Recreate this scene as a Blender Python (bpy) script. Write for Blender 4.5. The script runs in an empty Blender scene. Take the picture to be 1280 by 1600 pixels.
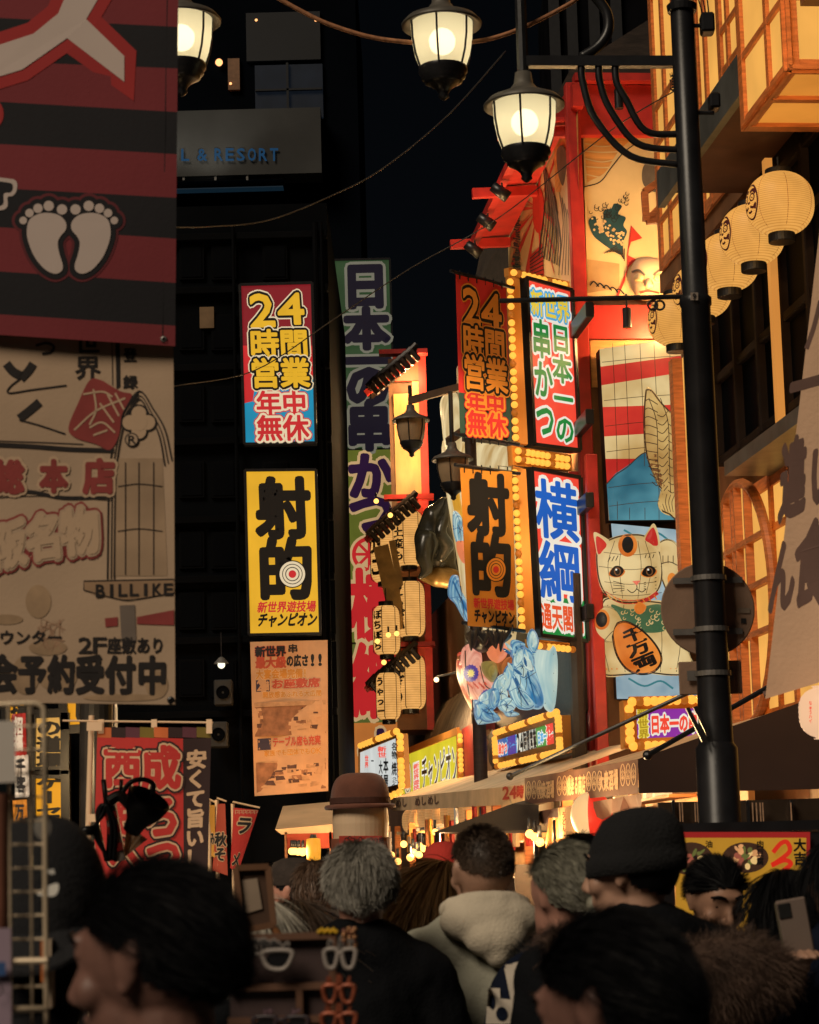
import bpy, math, random
import numpy as np
from mathutils import Vector, Matrix
from mathutils.geometry import interpolate_bezier
random.seed(7); rng = np.random.default_rng(7)
scene = bpy.context.scene
COL = scene.collection

# ------------------------------------------------------------------ camera
FPX = 3600.0                       # focal length in photograph pixels (1280 x 1600)
PITCH, ROLL = math.atan(555 / FPX), 0.027
CAM = Vector((0, 0, 1.6))
_f = Vector((0, math.cos(PITCH), math.sin(PITCH)))
_r0 = Vector((1, 0, 0)); _u0 = Vector((0, -math.sin(PITCH), math.cos(PITCH)))
_r = _r0 * math.cos(ROLL) - _u0 * math.sin(ROLL)
_u = _u0 * math.cos(ROLL) + _r0 * math.sin(ROLL)
cd = bpy.data.cameras.new('camera'); cam = bpy.data.objects.new('camera', cd); COL.objects.link(cam)
m = Matrix.Identity(4)
for i in range(3):
    m[i][0] = _r[i]; m[i][1] = _u[i]; m[i][2] = -_f[i]; m[i][3] = CAM[i]
cam.matrix_world = m
cd.sensor_fit = 'VERTICAL'; cd.sensor_height = 36; cd.lens = FPX / 1600 * 36
cd.clip_start = 0.1; cd.clip_end = 2000
cd.dof.use_dof = True; cd.dof.focus_distance = 26.0; cd.dof.aperture_fstop = 11.0
scene.camera = cam

# ------------------------------------------------------------------ world, moonless night; the town's own glow
w = bpy.data.worlds.new('World'); scene.world = w; w.use_nodes = True
bg = w.node_tree.nodes['Background']
sky = w.node_tree.nodes.new('ShaderNodeTexSky'); sky.sky_type = 'NISHITA'; sky.sun_disc = False
sky.sun_elevation = math.radians(34); sky.sun_rotation = math.radians(200)
hs = w.node_tree.nodes.new('ShaderNodeHueSaturation'); hs.inputs['Saturation'].default_value = 0.75
w.node_tree.links.new(sky.outputs[0], hs.inputs['Color']); w.node_tree.links.new(hs.outputs[0], bg.inputs[0])
bg.inputs[1].default_value = 0.00052
sd = bpy.data.lights.new('sun', 'SUN'); sd.energy = 1.95; sd.angle = math.radians(25); sd.color = (1.0, 0.84, 0.64)
so = bpy.data.objects.new('sun', sd); COL.objects.link(so)
so.rotation_euler = Vector((0.47, 0.58, -0.66)).to_track_quat('-Z', 'Y').to_euler()
scene.view_settings.view_transform = 'Standard'; scene.view_settings.look = 'None'
scene.view_settings.exposure = 0.0; scene.view_settings.gamma = 1.0
scene.render.engine = 'CYCLES'
cy = scene.cycles
cy.use_denoising = True; cy.sample_clamp_indirect = 3.0; cy.max_bounces = 6
cy.diffuse_bounces = 2; cy.glossy_bounces = 2; cy.transmission_bounces = 3; cy.transparent_max_bounces = 8
cy.caustics_reflective = False; cy.caustics_refractive = False

# ------------------------------------------------------------------ colours and materials
def lin(h):
    if isinstance(h, str):
        h = h.lstrip('#'); c = [int(h[i:i + 2], 16) / 255 for i in (0, 2, 4)]
        return tuple(((x + 0.055) / 1.055) ** 2.4 if x > 0.04045 else x / 12.92 for x in c)
    return tuple(h)
MATS = {}
def _noise(nt, scale, detail=4, coord='Object', stretch=None):
    tc = nt.nodes.new('ShaderNodeTexCoord'); n = nt.nodes.new('ShaderNodeTexNoise')
    n.inputs['Scale'].default_value = scale; n.inputs['Detail'].default_value = detail
    src = tc.outputs[coord]
    if stretch:
        mp = nt.nodes.new('ShaderNodeMapping'); mp.inputs['Scale'].default_value = stretch
        nt.links.new(src, mp.inputs[0]); src = mp.outputs[0]
    nt.links.new(src, n.inputs['Vector'])
    return n.outputs['Fac']
def _vary(nt, fac, c, lo, hi):
    rp = nt.nodes.new('ShaderNodeValToRGB')
    rp.color_ramp.elements[0].position = 0.3; rp.color_ramp.elements[1].position = 0.7
    rp.color_ramp.elements[0].color = (*[min(1, x * lo) for x in c], 1)
    rp.color_ramp.elements[1].color = (*[min(1, x * hi) for x in c], 1)
    nt.links.new(fac, rp.inputs[0]); return rp.outputs[0]
def diff(name, c, rough=0.6, metal=0.0, var=0.18, scale=6.0, bump=0.0, bscale=40.0, stretch=None, spec=0.4, emit=0.0, sheen=0.0, back=None):
    if name in MATS: return MATS[name]
    c = lin(c); mt = bpy.data.materials.new(name); mt.use_nodes = True; nt = mt.node_tree
    b = nt.nodes['Principled BSDF']
    b.inputs['Roughness'].default_value = rough; b.inputs['Metallic'].default_value = metal
    b.inputs['Specular IOR Level'].default_value = spec
    if sheen: b.inputs['Sheen Weight'].default_value = sheen
    b.inputs['Base Color'].default_value = (*c, 1)
    if var: 
        o = _vary(nt, _noise(nt, scale, 5, stretch=stretch), c, 1 - var, 1 + var)
        nt.links.new(o, b.inputs['Base Color'])
    if bump:
        bp = nt.nodes.new('ShaderNodeBump'); bp.inputs['Strength'].default_value = bump; bp.inputs['Distance'].default_value = 0.01
        nt.links.new(_noise(nt, bscale, 3, stretch=stretch), bp.inputs['Height']); nt.links.new(bp.outputs[0], b.inputs['Normal'])
    MATS[name] = mt; return mt
def emi(name, c, k=1.0, var=0.10, scale=1.2, base=0.25):
    """a backlit face or paper: emits, and has a little reflectance of its own"""
    if name in MATS: return MATS[name]
    c = lin(c); mt = bpy.data.materials.new(name); mt.use_nodes = True; nt = mt.node_tree
    b = nt.nodes['Principled BSDF']; b.inputs['Roughness'].default_value = 0.5
    b.inputs['Specular IOR Level'].default_value = 0.25
    b.inputs['Base Color'].default_value = (*[x * base for x in c], 1)
    b.inputs['Emission Color'].default_value = (*c, 1); b.inputs['Emission Strength'].default_value = k
    if var:
        o = _vary(nt, _noise(nt, scale, 3), c, 1 - var, 1 + var); nt.links.new(o, b.inputs['Emission Color'])
    MATS[name] = mt; return mt

def hooped(name, c, k, scale, base=.08):
    """lantern paper with the dark bands of its bamboo hoops"""
    if name in MATS: return MATS[name]
    mt = emi(name, c, k, 0, 1, base); nt = mt.node_tree; b = nt.nodes['Principled BSDF']; tc = nt.nodes.new('ShaderNodeTexCoord'); wv = nt.nodes.new('ShaderNodeTexWave')
    wv.wave_type = 'BANDS'; wv.bands_direction = 'Z'; wv.inputs['Scale'].default_value = scale; nt.links.new(tc.outputs['Object'], wv.inputs['Vector'])
    rp = nt.nodes.new('ShaderNodeValToRGB'); c = lin(c); rp.color_ramp.elements[0].color = (*[x * y for x, y in zip(c, (.74, .62, .5))], 1); rp.color_ramp.elements[1].color = (*c, 1); rp.color_ramp.elements[1].position = .45
    mx = nt.nodes.new('ShaderNodeMix'); mx.data_type = 'RGBA'; mx.blend_type = 'MULTIPLY'; mx.inputs['Factor'].default_value = 1
    nt.links.new(wv.outputs['Fac'], rp.inputs[0]); nt.links.new(rp.outputs[0], mx.inputs['A']); nt.links.new(_vary(nt, _noise(nt, 4, 3), (.9, .88, .84), .82, 1.12), mx.inputs['B']); nt.links.new(mx.outputs['Result'], b.inputs['Emission Color']); return mt
def emi2(name, c1, c2, k=1.0, scale=2.0, lo=.35, hi=.65, base=.07):
    """lit paper in two blended tones: dye, and on the creams a painted uneven glow"""
    if name in MATS: return MATS[name]
    mt = emi(name, c1, k, 0, 1, base); nt = mt.node_tree; b = nt.nodes['Principled BSDF']; rp = nt.nodes.new('ShaderNodeValToRGB')
    rp.color_ramp.elements[0].position = lo; rp.color_ramp.elements[1].position = hi
    rp.color_ramp.elements[0].color = (*lin(c1), 1); rp.color_ramp.elements[1].color = (*lin(c2), 1)
    nt.links.new(_noise(nt, scale, 3), rp.inputs[0]); nt.links.new(rp.outputs[0], b.inputs['Emission Color']); return mt
# ------------------------------------------------------------------ photograph pixel -> place
def ray(px, py): return _f + _r * ((px - 640) / FPX) + _u * ((800 - py) / FPX)
def P(px, py, Y):
    d = ray(px, py); return CAM + d * (Y / d.y)
SA = math.radians(5.87)
U = Vector((-math.sin(SA), math.cos(SA), 0)); N = Vector((math.cos(SA), math.sin(SA), 0)); Z = Vector((0, 0, 1))
def S(t, d, z): return U * t + N * d + Z * z          # street frame: along, to the right, up

class Face:
    ls = 1.0
    def __init__(s, o, n): s.o = Vector(o); s.n = Vector(n).normalized()
    def pt(s, px, py, lift=0.0):
        d = ray(px, py); o = s.o + s.n * lift
        return CAM + d * ((o - CAM).dot(s.n) / d.dot(s.n))
    def pts(s, X, Y, lift):
        X = np.asarray(X, float); Y = np.asarray(Y, float)
        d = np.array(_f)[None] + np.outer((X - 640) / FPX, np.array(_r)) + np.outer((800 - Y) / FPX, np.array(_u))
        n = np.array(s.n); k = (np.array(s.o - CAM) @ n + np.asarray(lift) * s.ls) / (d @ n)
        return np.array(CAM)[None] + d * k[:, None]
def facing(px, py, Y, yaw=0.0):
    """plane through a place at distance Y, turned yaw degrees: + turns its right end away"""
    a = math.radians(yaw); return Face(P(px, py, Y), (math.sin(a), -math.cos(a), 0))
def streetplane(d): return Face(N * d, -N)
def crossplane(t): return Face(U * t, -U)

class Relief:
    curved = True
    """a puffed paper-lantern form standing out of a face; star-shaped outline in photo pixels"""
    def __init__(s, face, poly, bulge, lift=0.02, c=None, n=56, power=0.5):
        s.f, s.b, s.l, s.pw = face, bulge, lift, power
        p = smooth_closed(poly, n); s.poly = np.array(p)
        s.c = np.array(c if c else s.poly.mean(0)); v = s.poly - s.c
        a = np.arctan2(v[:, 1], v[:, 0]); r = np.hypot(v[:, 0], v[:, 1]); i = np.argsort(a)
        s.a = np.concatenate([a[i] - 2 * np.pi, a[i], a[i] + 2 * np.pi]); s.r = np.tile(r[i], 3)
    def h(s, X, Y):
        dx, dy = np.asarray(X, float) - s.c[0], np.asarray(Y, float) - s.c[1]
        q = np.hypot(dx, dy) / np.interp(np.arctan2(dy, dx), s.a, s.r)
        return s.l + s.b * np.clip(1 - np.clip(q, 0, 1) ** 2, 0, 1) ** s.pw
    def pts(s, X, Y, lift): return s.f.pts(X, Y, s.h(X, Y) + lift)
    def pt(s, px, py, lift=0.0): return Vector(s.pts([px], [py], np.array([lift]))[0])
    def mesh(s, mb, mat, rings=9, back=0.25):
        n = len(s.poly); q = np.sin(np.linspace(0, 1, rings) * np.pi / 2)[::-1]
        base = len(mb.v); B = s.f.pts(s.poly[:, 0], s.poly[:, 1], s.l - back); mb.v += [tuple(x) for x in B]
        for k in q[:-1]:
            p = s.c + (s.poly - s.c) * k
            hh = s.l + s.b * max(0, 1 - k * k) ** s.pw
            mb.v += [tuple(x) for x in s.f.pts(p[:, 0], p[:, 1], hh)]
        mb.v.append(tuple(s.pts([s.c[0]], [s.c[1]], 0)[0])); last = len(mb.v) - 1
        mi = mb.mi(mat)
        for j in range(rings - 1):
            for i in range(n):
                a, b2 = base + j * n + i, base + j * n + (i + 1) % n
                mb.f.append((a, a + n, b2 + n, b2)); mb.m.append(mi)
        for i in range(n):
            mb.f.append((base + (rings - 1) * n + i, last, base + (rings - 1) * n + (i + 1) % n)); mb.m.append(mi)
        mb.f.append(tuple(base + i for i in range(n))); mb.m.append(mi)
        mb.smooth = True

def smooth_closed(poly, n):
    p = [Vector((x, y)) for x, y in poly]; k = len(p); out = []
    per = max(1, n // k)
    for i in range(k):
        a, b, c, d = p[i - 1], p[i], p[(i + 1) % k], p[(i + 2) % k]
        for j in range(per):
            t = j / per
            out.append(0.5 * ((2 * b) + (c - a) * t + (2 * a - 5 * b + 4 * c - d) * t * t + (3 * b - a - 3 * c + d) * t ** 3))
    return [tuple(x) for x in out]
def smooth_open(pts, per=6):
    p = [Vector(x) for x in pts]; p = [p[0] * 2 - p[1]] + p + [p[-1] * 2 - p[-2]]; out = []
    for i in range(1, len(p) - 2):
        a, b, c, d = p[i - 1], p[i], p[i + 1], p[i + 2]
        for j in range(per):
            t = j / per
            out.append(0.5 * ((2 * b) + (c - a) * t + (2 * a - 5 * b + 4 * c - d) * t * t + (3 * b - a - 3 * c + d) * t ** 3))
    out.append(p[-2]); return out

# ------------------------------------------------------------------ glyphs of the built-in face, as polygons
_tc = bpy.data.curves.new('lettering', 'FONT'); _tc.resolution_u = 2
_to = bpy.data.objects.new('lettering', _tc); COL.objects.link(_to)
_G = {}
def glyph(ch):
    if ch in _G: return _G[ch]
    _tc.body = ch; dg = bpy.context.evaluated_depsgraph_get(); dg.update()
    e = _to.evaluated_get(dg); me = e.to_mesh()
    v = np.array([x.co[:2] for x in me.vertices]); fs = [tuple(p.vertices) for p in me.polygons]
    cnt = {}
    for f in fs:
        for a, b in zip(f, f[1:] + f[:1]): cnt[frozenset((a, b))] = cnt.get(frozenset((a, b)), 0) + 1
    ed = [tuple(k) for k, n in cnt.items() if n == 1]
    e.to_mesh_clear()
    if ord(ch) < 0x2000:                         # Latin: fill its cell by its own extent
        lo, hi = v.min(0), v.max(0); q = (hi - lo) / np.array([max(hi[0] - lo[0], .30), hi[1] - lo[1]]); v = (v - lo) / np.maximum(hi - lo, 1e-3) * .9 * q + .5 - .45 * q
    else: v = v + np.array([0, 0.12])
    _G[ch] = (v, fs, ed); return _G[ch]

# ------------------------------------------------------------------ mesh builder
class MB:
    def __init__(s): s.v = []; s.f = []; s.m = []; s.mats = []; s.smooth = False; s.k = 0
    def mi(s, mat):
        if mat not in s.mats: s.mats.append(mat)
        return s.mats.index(mat)
    def add(s, vs, fs, mat):
        b = len(s.v); s.v += [tuple(x) for x in vs]; i = s.mi(mat)
        for f in fs: s.f.append(tuple(b + j for j in f)); s.m.append(i)
    def box(s, c, size, mat, ax=None, bevel=0.0):
        c = Vector(c); X, Y, Zz = ax if ax else (Vector((1, 0, 0)), Vector((0, 1, 0)), Z)
        hx, hy, hz = [q / 2 for q in size]
        if bevel <= 0:
            vs = [c + X * (i * hx) + Y * (j * hy) + Zz * (k * hz) for i in (-1, 1) for j in (-1, 1) for k in (-1, 1)]
            s.add(vs, [(0, 1, 3, 2), (4, 6, 7, 5), (0, 4, 5, 1), (2, 3, 7, 6), (0, 2, 6, 4), (1, 5, 7, 3)], mat); return
        bv = min(bevel, hx * .9, hy * .9, hz * .9); vs = []; idx = {}
        for i in (-1, 1):
            for j in (-1, 1):
                for k in (-1, 1):
                    for a in range(3):
                        h = [hx - bv, hy - bv, hz - bv]; h[a] += bv
                        idx[(i, j, k, a)] = len(vs); vs.append(c + X * (i * h[0]) + Y * (j * h[1]) + Zz * (k * h[2]))
        fs = []
        for a in range(3):
            for sg in (-1, 1):
                q = []
                for (p1, p2) in ((-1, -1), (1, -1), (1, 1), (-1, 1)):
                    t = [p1, p2]; t.insert(a, sg); q.append(idx[(*t, a)])
                fs.append(tuple(q))
        for a in range(3):
            b, d = [x for x in range(3) if x != a]
            for s1 in (-1, 1):
                for s2 in (-1, 1):
                    q = []
                    for e, ax_ in ((-1, b), (1, b), (1, d), (-1, d)):
                        t = [0, 0, 0]; t[a] = e; t[b] = s1; t[d] = s2; q.append(idx[(*t, ax_)])
                    fs.append(tuple(q))
        for i in (-1, 1):
            for j in (-1, 1):
                for k in (-1, 1): fs.append(tuple(idx[(i, j, k, a)] for a in range(3)))
        s.add(vs, fs, mat)
    def sbox(s, t0, t1, d0, d1, z0, z1, mat, bevel=0.0):     # a box in the street frame
        s.box(S((t0 + t1) / 2, (d0 + d1) / 2, (z0 + z1) / 2), (abs(d1 - d0), abs(t1 - t0), abs(z1 - z0)), mat, (N, U, Z), bevel)
    def bar(s, a, b, wd, th, mat, up=None):
        a, b = Vector(a), Vector(b); d = (b - a); L = d.length
        if L < 1e-6: return
        d /= L; up = Vector(up) if up else (Z if abs(d.z) < 0.95 else Vector((0, 1, 0)))
        x = d.cross(up).normalized(); y = x.cross(d).normalized()
        s.box((a + b) / 2, (wd, L, th), mat, (x, d, y))
    def tube(s, path, r, mat, seg=8, cap=True):
        path = [Vector(p) for p in path]; n = len(path); base = len(s.v); i0 = s.mi(mat)
        rr = r if hasattr(r, '__len__') else [r] * n
        t0 = (path[1] - path[0]).normalized(); ref = Z if abs(t0.z) < 0.9 else Vector((1, 0, 0))
        x = t0.cross(ref).normalized()
        for i in range(n):
            t = (path[min(i + 1, n - 1)] - path[max(i - 1, 0)]).normalized()
            x = (x - t * x.dot(t)).normalized(); y = t.cross(x)
            for k in range(seg):
                a = 2 * math.pi * k / seg; s.v.append(tuple(path[i] + (x * math.cos(a) + y * math.sin(a)) * rr[i]))
        for i in range(n - 1):
            for k in range(seg):
                a, b = base + i * seg + k, base + i * seg + (k + 1) % seg
                s.f.append((a, b, b + seg, a + seg)); s.m.append(i0)
        if cap:
            s.f.append(tuple(base + k for k in range(seg))[::-1]); s.m.append(i0)
            s.f.append(tuple(base + (n - 1) * seg + k for k in range(seg))); s.m.append(i0)
    def lathe(s, prof, mat, c=(0, 0, 0), seg=24, ax=None, a0=0.0, a1=2 * math.pi):
        c = Vector(c); X, Y, Zz = ax if ax else (Vector((1, 0, 0)), Vector((0, 1, 0)), Z)
        base = len(s.v); n = len(prof); full = abs(a1 - a0 - 2 * math.pi) < 1e-6; sg = seg if full else seg + 1; i0 = s.mi(mat)
        for r, z in prof:
            for k in range(sg):
                a = a0 + (a1 - a0) * k / seg; s.v.append(tuple(c + (X * math.cos(a) + Y * math.sin(a)) * r + Zz * z))
        for i in range(n - 1):
            for k in range(seg if full else seg):
                a, b = base + i * sg + k, base + i * sg + (k + 1) % sg
                s.f.append((a, b, b + sg, a + sg)); s.m.append(i0)
    def ball(s, c, r, mat, seg=16, rings=10, ax=None):
        rr = r if hasattr(r, '__len__') else (r, r, r); c = Vector(c)
        X, Y, Zz = ax if ax else (Vector((1, 0, 0)), Vector((0, 1, 0)), Z)
        s.lathe([(max(1e-4, math.sin(math.pi * i / rings)), -math.cos(math.pi * i / rings)) for i in range(rings + 1)], mat, c, seg, (X * rr[0], Y * rr[1], Zz * rr[2]))
    # ---- drawing on a face, in photograph pixels
    def poly(s, fc, pts, mat, lift):
        a = np.array(pts, float); n = len(a)
        if not getattr(fc, 'curved', False): s.add(fc.pts(a[:, 0], a[:, 1], np.full(n, lift)), [tuple(range(n))], mat); return
        c = a.mean(0); R_ = [c + (a - c) * k for k in (1, .8, .6, .4, .2)]; A = np.concatenate(R_ + [c[None]])
        fs = [(j * n + i, j * n + (i + 1) % n, (j + 1) * n + (i + 1) % n, (j + 1) * n + i) for j in range(4) for i in range(n)] + [(4 * n + i, 4 * n + (i + 1) % n, 5 * n) for i in range(n)]
        s.add(fc.pts(A[:, 0], A[:, 1], np.full(len(A), lift)), fs, mat)
    def disc(s, fc, cx, cy, rx, ry, mat, lift, n=28, rot=0.0):
        t = np.linspace(0, 2 * np.pi, n, endpoint=False); x, y = np.cos(t) * rx, np.sin(t) * ry
        c, q = math.cos(rot), math.sin(rot)
        s.poly(fc, np.stack([cx + x * c - y * q, cy + x * q + y * c], 1), mat, lift)
    def stroke(s, fc, pts, wd, mat, lift, closed=False, sm=True):
        p = [Vector((x, y)) for x, y in pts]
        if sm and len(p) > 2: p = [Vector(x) for x in smooth_closed(pts, len(pts) * 5)] if closed else [Vector((x.x, x.y)) for x in smooth_open([(a.x, a.y, 0) for a in p], 5)]
        n = len(p); X = []; Y = []
        for i in range(n):
            a = p[i - 1] if (closed or i) else p[i]; b = p[(i + 1) % n] if (closed or i < n - 1) else p[i]
            d = (b - a); d = d.normalized() if d.length > 1e-6 else Vector((1, 0)); q = Vector((-d.y, d.x)) * (wd / 2)
            if isinstance(wd, (list, tuple)): pass
            X += [p[i].x + q.x, p[i].x - q.x]; Y += [p[i].y + q.y, p[i].y - q.y]
        v = fc.pts(X, Y, np.full(len(X), lift)); m_ = n if closed else n - 1
        s.add(v, [(2 * i, 2 * i + 1, (2 * i + 3) % (2 * n), (2 * i + 2) % (2 * n)) for i in range(m_)], mat)
    def text(s, fc, st, q, layers, lift=0.006, vert=False, gap=0.0, step=0.004, rot=0.0):
        """q: four pixel corners TL TR BR BL or a box; layers: (stroke in em, material), back to front"""
        if len(q) == 4 and not hasattr(q[0], '__len__'):
            x0, y0, x1, y1 = q; q = [(x0, y0), (x1, y0), (x1, y1), (x0, y1)]
        q = np.array(q, float); n = len(st)
        for L, (wd, mat) in enumerate(layers):
            for i, ch in enumerate(st):
                if ch in ' 　': continue
                v, fs, ed = glyph(ch)
                if vert and ch in 'ー～': v = np.stack([1 - v[:, 1], 1 - v[:, 0]], 1)
                vs = [v]; ff = list(fs); base = len(v); lf = [np.zeros(len(v))]; kk = 0
                if wd > 0:
                    h = np.array([[math.cos(t), math.sin(t)] for t in np.arange(6) * math.pi / 3 + 0.26]) * wd
                    for a, b in ed:
                        d = v[b] - v[a]; ln = np.hypot(*d)
                        if ln < 1e-6: continue
                        o = np.array([-d[1], d[0]]) / ln * wd
                        vs.append(np.stack([v[a] + o, v[b] + o, v[b] - o, v[a] - o])); ff.append((base, base + 1, base + 2, base + 3)); base += 4
                        lf.append(np.full(4, ((kk % 37) + 1) * 2.5e-5)); kk += 1
                    for a in set(x for e in ed for x in e):
                        vs.append(v[a] + h); ff.append(tuple(base + j for j in range(6))); base += 6
                        lf.append(np.full(6, ((kk % 37) + 1) * 2.5e-5)); kk += 1
                V = np.concatenate(vs); Lf = np.concatenate(lf) + lift + L * step
                if vert: a_, b_ = V[:, 0], (i + gap / 2 + (1 - gap) * (1 - V[:, 1])) / n
                else: a_, b_ = (i + gap / 2 + (1 - gap) * V[:, 0]) / n, 1 - V[:, 1]
                a_ = a_[:, None]; b_ = b_[:, None]
                pp = (q[0] * (1 - a_) + q[1] * a_) * (1 - b_) + (q[3] * (1 - a_) + q[2] * a_) * b_
                s.add(fc.pts(pp[:, 0], pp[:, 1], Lf), ff, mat)
    def build(s, name, parent=None, smooth=None, loc=None):
        if not s.f: return None
        me = bpy.data.meshes.new(name); o0 = Vector((0, 0, 0))
        if parent is not None: o0 = wloc(parent)
        if loc is not None: o0 = Vector(loc)
        me.from_pydata([(a - o0.x, b - o0.y, c - o0.z) for a, b, c in s.v], [], s.f)
        for mt in s.mats: me.materials.append(mt)
        me.polygons.foreach_set('material_index', s.m)
        if s.smooth if smooth is None else smooth: me.polygons.foreach_set('use_smooth', [True] * len(s.f))
        me.update()
        o = bpy.data.objects.new(name, me); COL.objects.link(o)
        if parent is not None: o.parent = parent
        elif loc is not None: o.location = o0
        return o
    def single(s, name, label, cat, group=None, kind=None, smooth=None):
        a = np.array(s.v); lo, hi = a.min(0), a.max(0)
        o = s.build(name, loc=((lo[0] + hi[0]) / 2, (lo[1] + hi[1]) / 2, lo[2]), smooth=smooth)
        return tag(o, label, cat, group, kind)
def wloc(o):
    p = Vector((0, 0, 0))
    while o is not None: p = p + o.location; o = o.parent
    return p
def tag(o, label=None, cat=None, group=None, kind=None):
    if label: o['label'] = label
    if cat: o['category'] = cat
    if group: o['group'] = group
    if kind: o['kind'] = kind
    return o
def thing(name, label, cat, loc, group=None, rz=0.0):
    o = bpy.data.objects.new(name, None); COL.objects.link(o); o.location = loc; o.rotation_euler = (0, 0, rz)
    o.empty_display_size = 0.1
    return tag(o, label, cat, group)
def dup(o, loc=None, rz=None, label=None, parent=None):
    c = o.copy(); COL.objects.link(c)
    if parent is not None: c.parent = parent
    if loc is not None: c.location = loc
    if rz is not None: c.rotation_euler = (0, 0, rz)
    if label: c['label'] = label
    for ch in list(o.children): dup(ch, parent=c)
    return c
LM = 8.0
def lamp(loc, e, col, r=0.05, kind='POINT', aim=None, cone=60, blend=0.6):
    ld = bpy.data.lights.new('lamp_light', kind); ld.energy = e * LM; ld.color = col; ld.shadow_soft_size = r
    if kind == 'SPOT': ld.spot_size = math.radians(cone); ld.spot_blend = blend
    o = bpy.data.objects.new('lamp_light', ld); COL.objects.link(o); o.location = loc
    if aim is not None: o.rotation_euler = (Vector(aim) - Vector(loc)).to_track_quat('-Z', 'Y').to_euler()
    return o

# shared materials
BLACK = diff('black_metal', (0.012, 0.012, 0.014), 0.35, 0.0, 0.3, 8, 0.05)
STEEL = diff('grey_steel', (0.2, 0.19, 0.18), 0.45, 0.6, 0.2, 10)
DARKW = diff('dark_timber', (0.028, 0.014, 0.009), 0.6, 0, 0.3, 5, 0.2, 30, (1, 1, 6))
WOOD = diff('cedar_timber', (0.30, 0.12, 0.045), 0.55, 0, 0.3, 5, 0.2, 30, (1, 1, 6))
REDP = diff('red_painted_timber', (0.42, 0.025, 0.02), 0.5, 0, 0.2, 5, 0.1, 30)
INK = diff('black_ink', (0.012, 0.011, 0.012), 0.6, 0, 0)
WHITE = diff('white_paint', (0.75, 0.72, 0.66), 0.5, 0, 0.08)
BULB = emi('lit_bulb', '#f7ad42', 1.25, 0)
BULBDIM = emi('dim_bulb', '#b5651d', 0.7, 0)

# ================================================================== SETTING
def SP(px, py, d):
    p = streetplane(d).pt(px, py); return p.dot(U), p.z
mb = MB(); ASPH = diff('asphalt', (0.035, 0.034, 0.034), 0.75, 0, 0.35, 3, 0.25, 60)
mb.add([(-300, -40, 0), (300, -40, 0), (300, 600, 0), (-300, 600, 0)], [(0, 1, 2, 3)], ASPH)
mb.single('ground', None, None, kind='structure')
mb = MB(); PAVE = diff('paving_stone', (0.09, 0.08, 0.072), 0.7, 0, 0.3, 2.5, 0.2, 30)
for side, d0, d1 in ((1, 2.35, 5.2), (-1, -5.2, -2.6)):
    for k in range(62):
        mb.sbox(k * 1.0, k * 1.0 + 0.992, d0, d1, -0.05, 0.12 if k % 1 == 0 else 0, PAVE, 0.008)
mb.single('pavement', None, None, kind='structure')

def art(name, root): return MB()

# ---- hotel far behind on the left
CONC = diff('hotel_concrete', (0.036, 0.036, 0.035), 0.8, 0, 0.25, 0.5, 0.2, 8)
HDARK = diff('hotel_dark_glass', (0.004, 0.005, 0.008), 0.6, 0, 0.3, 0.3)
YH = 95.0
hp = facing(640, 800, YH)
def hx(px, py): p = hp.pt(px, py); return p.x, p.z
x0, _ = hx(60, 200); x1, _ = hx(560, 200); _, zt = hx(400, -90)
hotel = thing('hotel', 'dark tall hotel far behind on the left with faintly lit blue sign letters', 'hotel', (((x0 + x1) / 2), YH, 0))
mb = MB(); mb.box(((x0 + x1) / 2, YH + 8, zt / 2), (x1 - x0, 16, zt), diff('hotel_wall', (0.003, 0.004, 0.006), 0.9, 0, 0.25, 0.2, spec=0)); mb.build('wall', hotel)
mb = MB(); xa, za = hx(505, 285); xb, zb = hx(60, 196)
mb.box(((xa + xb) / 2, YH - 0.7, (za + zb) / 2), (xa - xb, 1.4, zb - za), CONC); mb.build('sign_band', hotel)
fb = Face((0, YH - 1.45, 0), (0, -1, 0))
mb = MB(); mb.text(fb, 'HOTEL', (90, 231, 262, 253), [(0.03, emi('blue_letter', '#0b3350', 1.0, 0))], 0.05)
mb.text(fb, 'L', (283, 232, 296, 252), [(0.03, MATS['blue_letter'])], 0.05); mb.text(fb, '&', (308, 232, 324, 252), [(0.03, MATS['blue_letter'])], 0.05)
mb.text(fb, 'RESORT', (333, 231, 437, 252), [(0.03, MATS['blue_letter'])], 0.05, gap=0.22); mb.build('lettering', hotel)
mb = MB()
for (a, b, c, e) in ((400, 102, 504, 188), (386, 20, 500, 98)):
    p, q = hx(a, e), hx(c, b); mb.box(((p[0] + q[0]) / 2, YH - 0.05, (p[1] + q[1]) / 2), (q[0] - p[0], 0.3, q[1] - p[1]), emi('hotel_pane', '#0e1218', 1.0, 0.2) if b > 50 else HDARK)
p, q = hx(451, 188), hx(453, 102); mb.box((p[0], YH - 0.25, (p[1] + q[1]) / 2), (0.1, 0.2, q[1] - p[1]), HDARK)
p, q = hx(400, 145), hx(504, 145); mb.box(((p[0] + q[0]) / 2, YH - 0.25, p[1]), (q[0] - p[0], 0.2, 0.08), HDARK); mb.build('window', hotel)
mb = MB()
for (a, b, c, e) in ((278, 287, 445, 297), (278, 303, 445, 309)):
    p, q = hx(a, e), hx(c, b); mb.box(((p[0] + q[0]) / 2, YH - 0.9, (p[1] + q[1]) / 2), (q[0] - p[0], 0.6, q[1] - p[1]), HDARK if b < 300 else emi('teal_strip', '#0d1c26', 1, 0))
for a in (292, 341, 390): p, q = hx(a, 296), hx(a, 288); mb.box((p[0], YH - 1.3, (p[1] + q[1]) / 2), (0.09, 0.1, q[1] - p[1]), STEEL)
mb.build('railing', hotel)
mb = MB()
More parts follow.
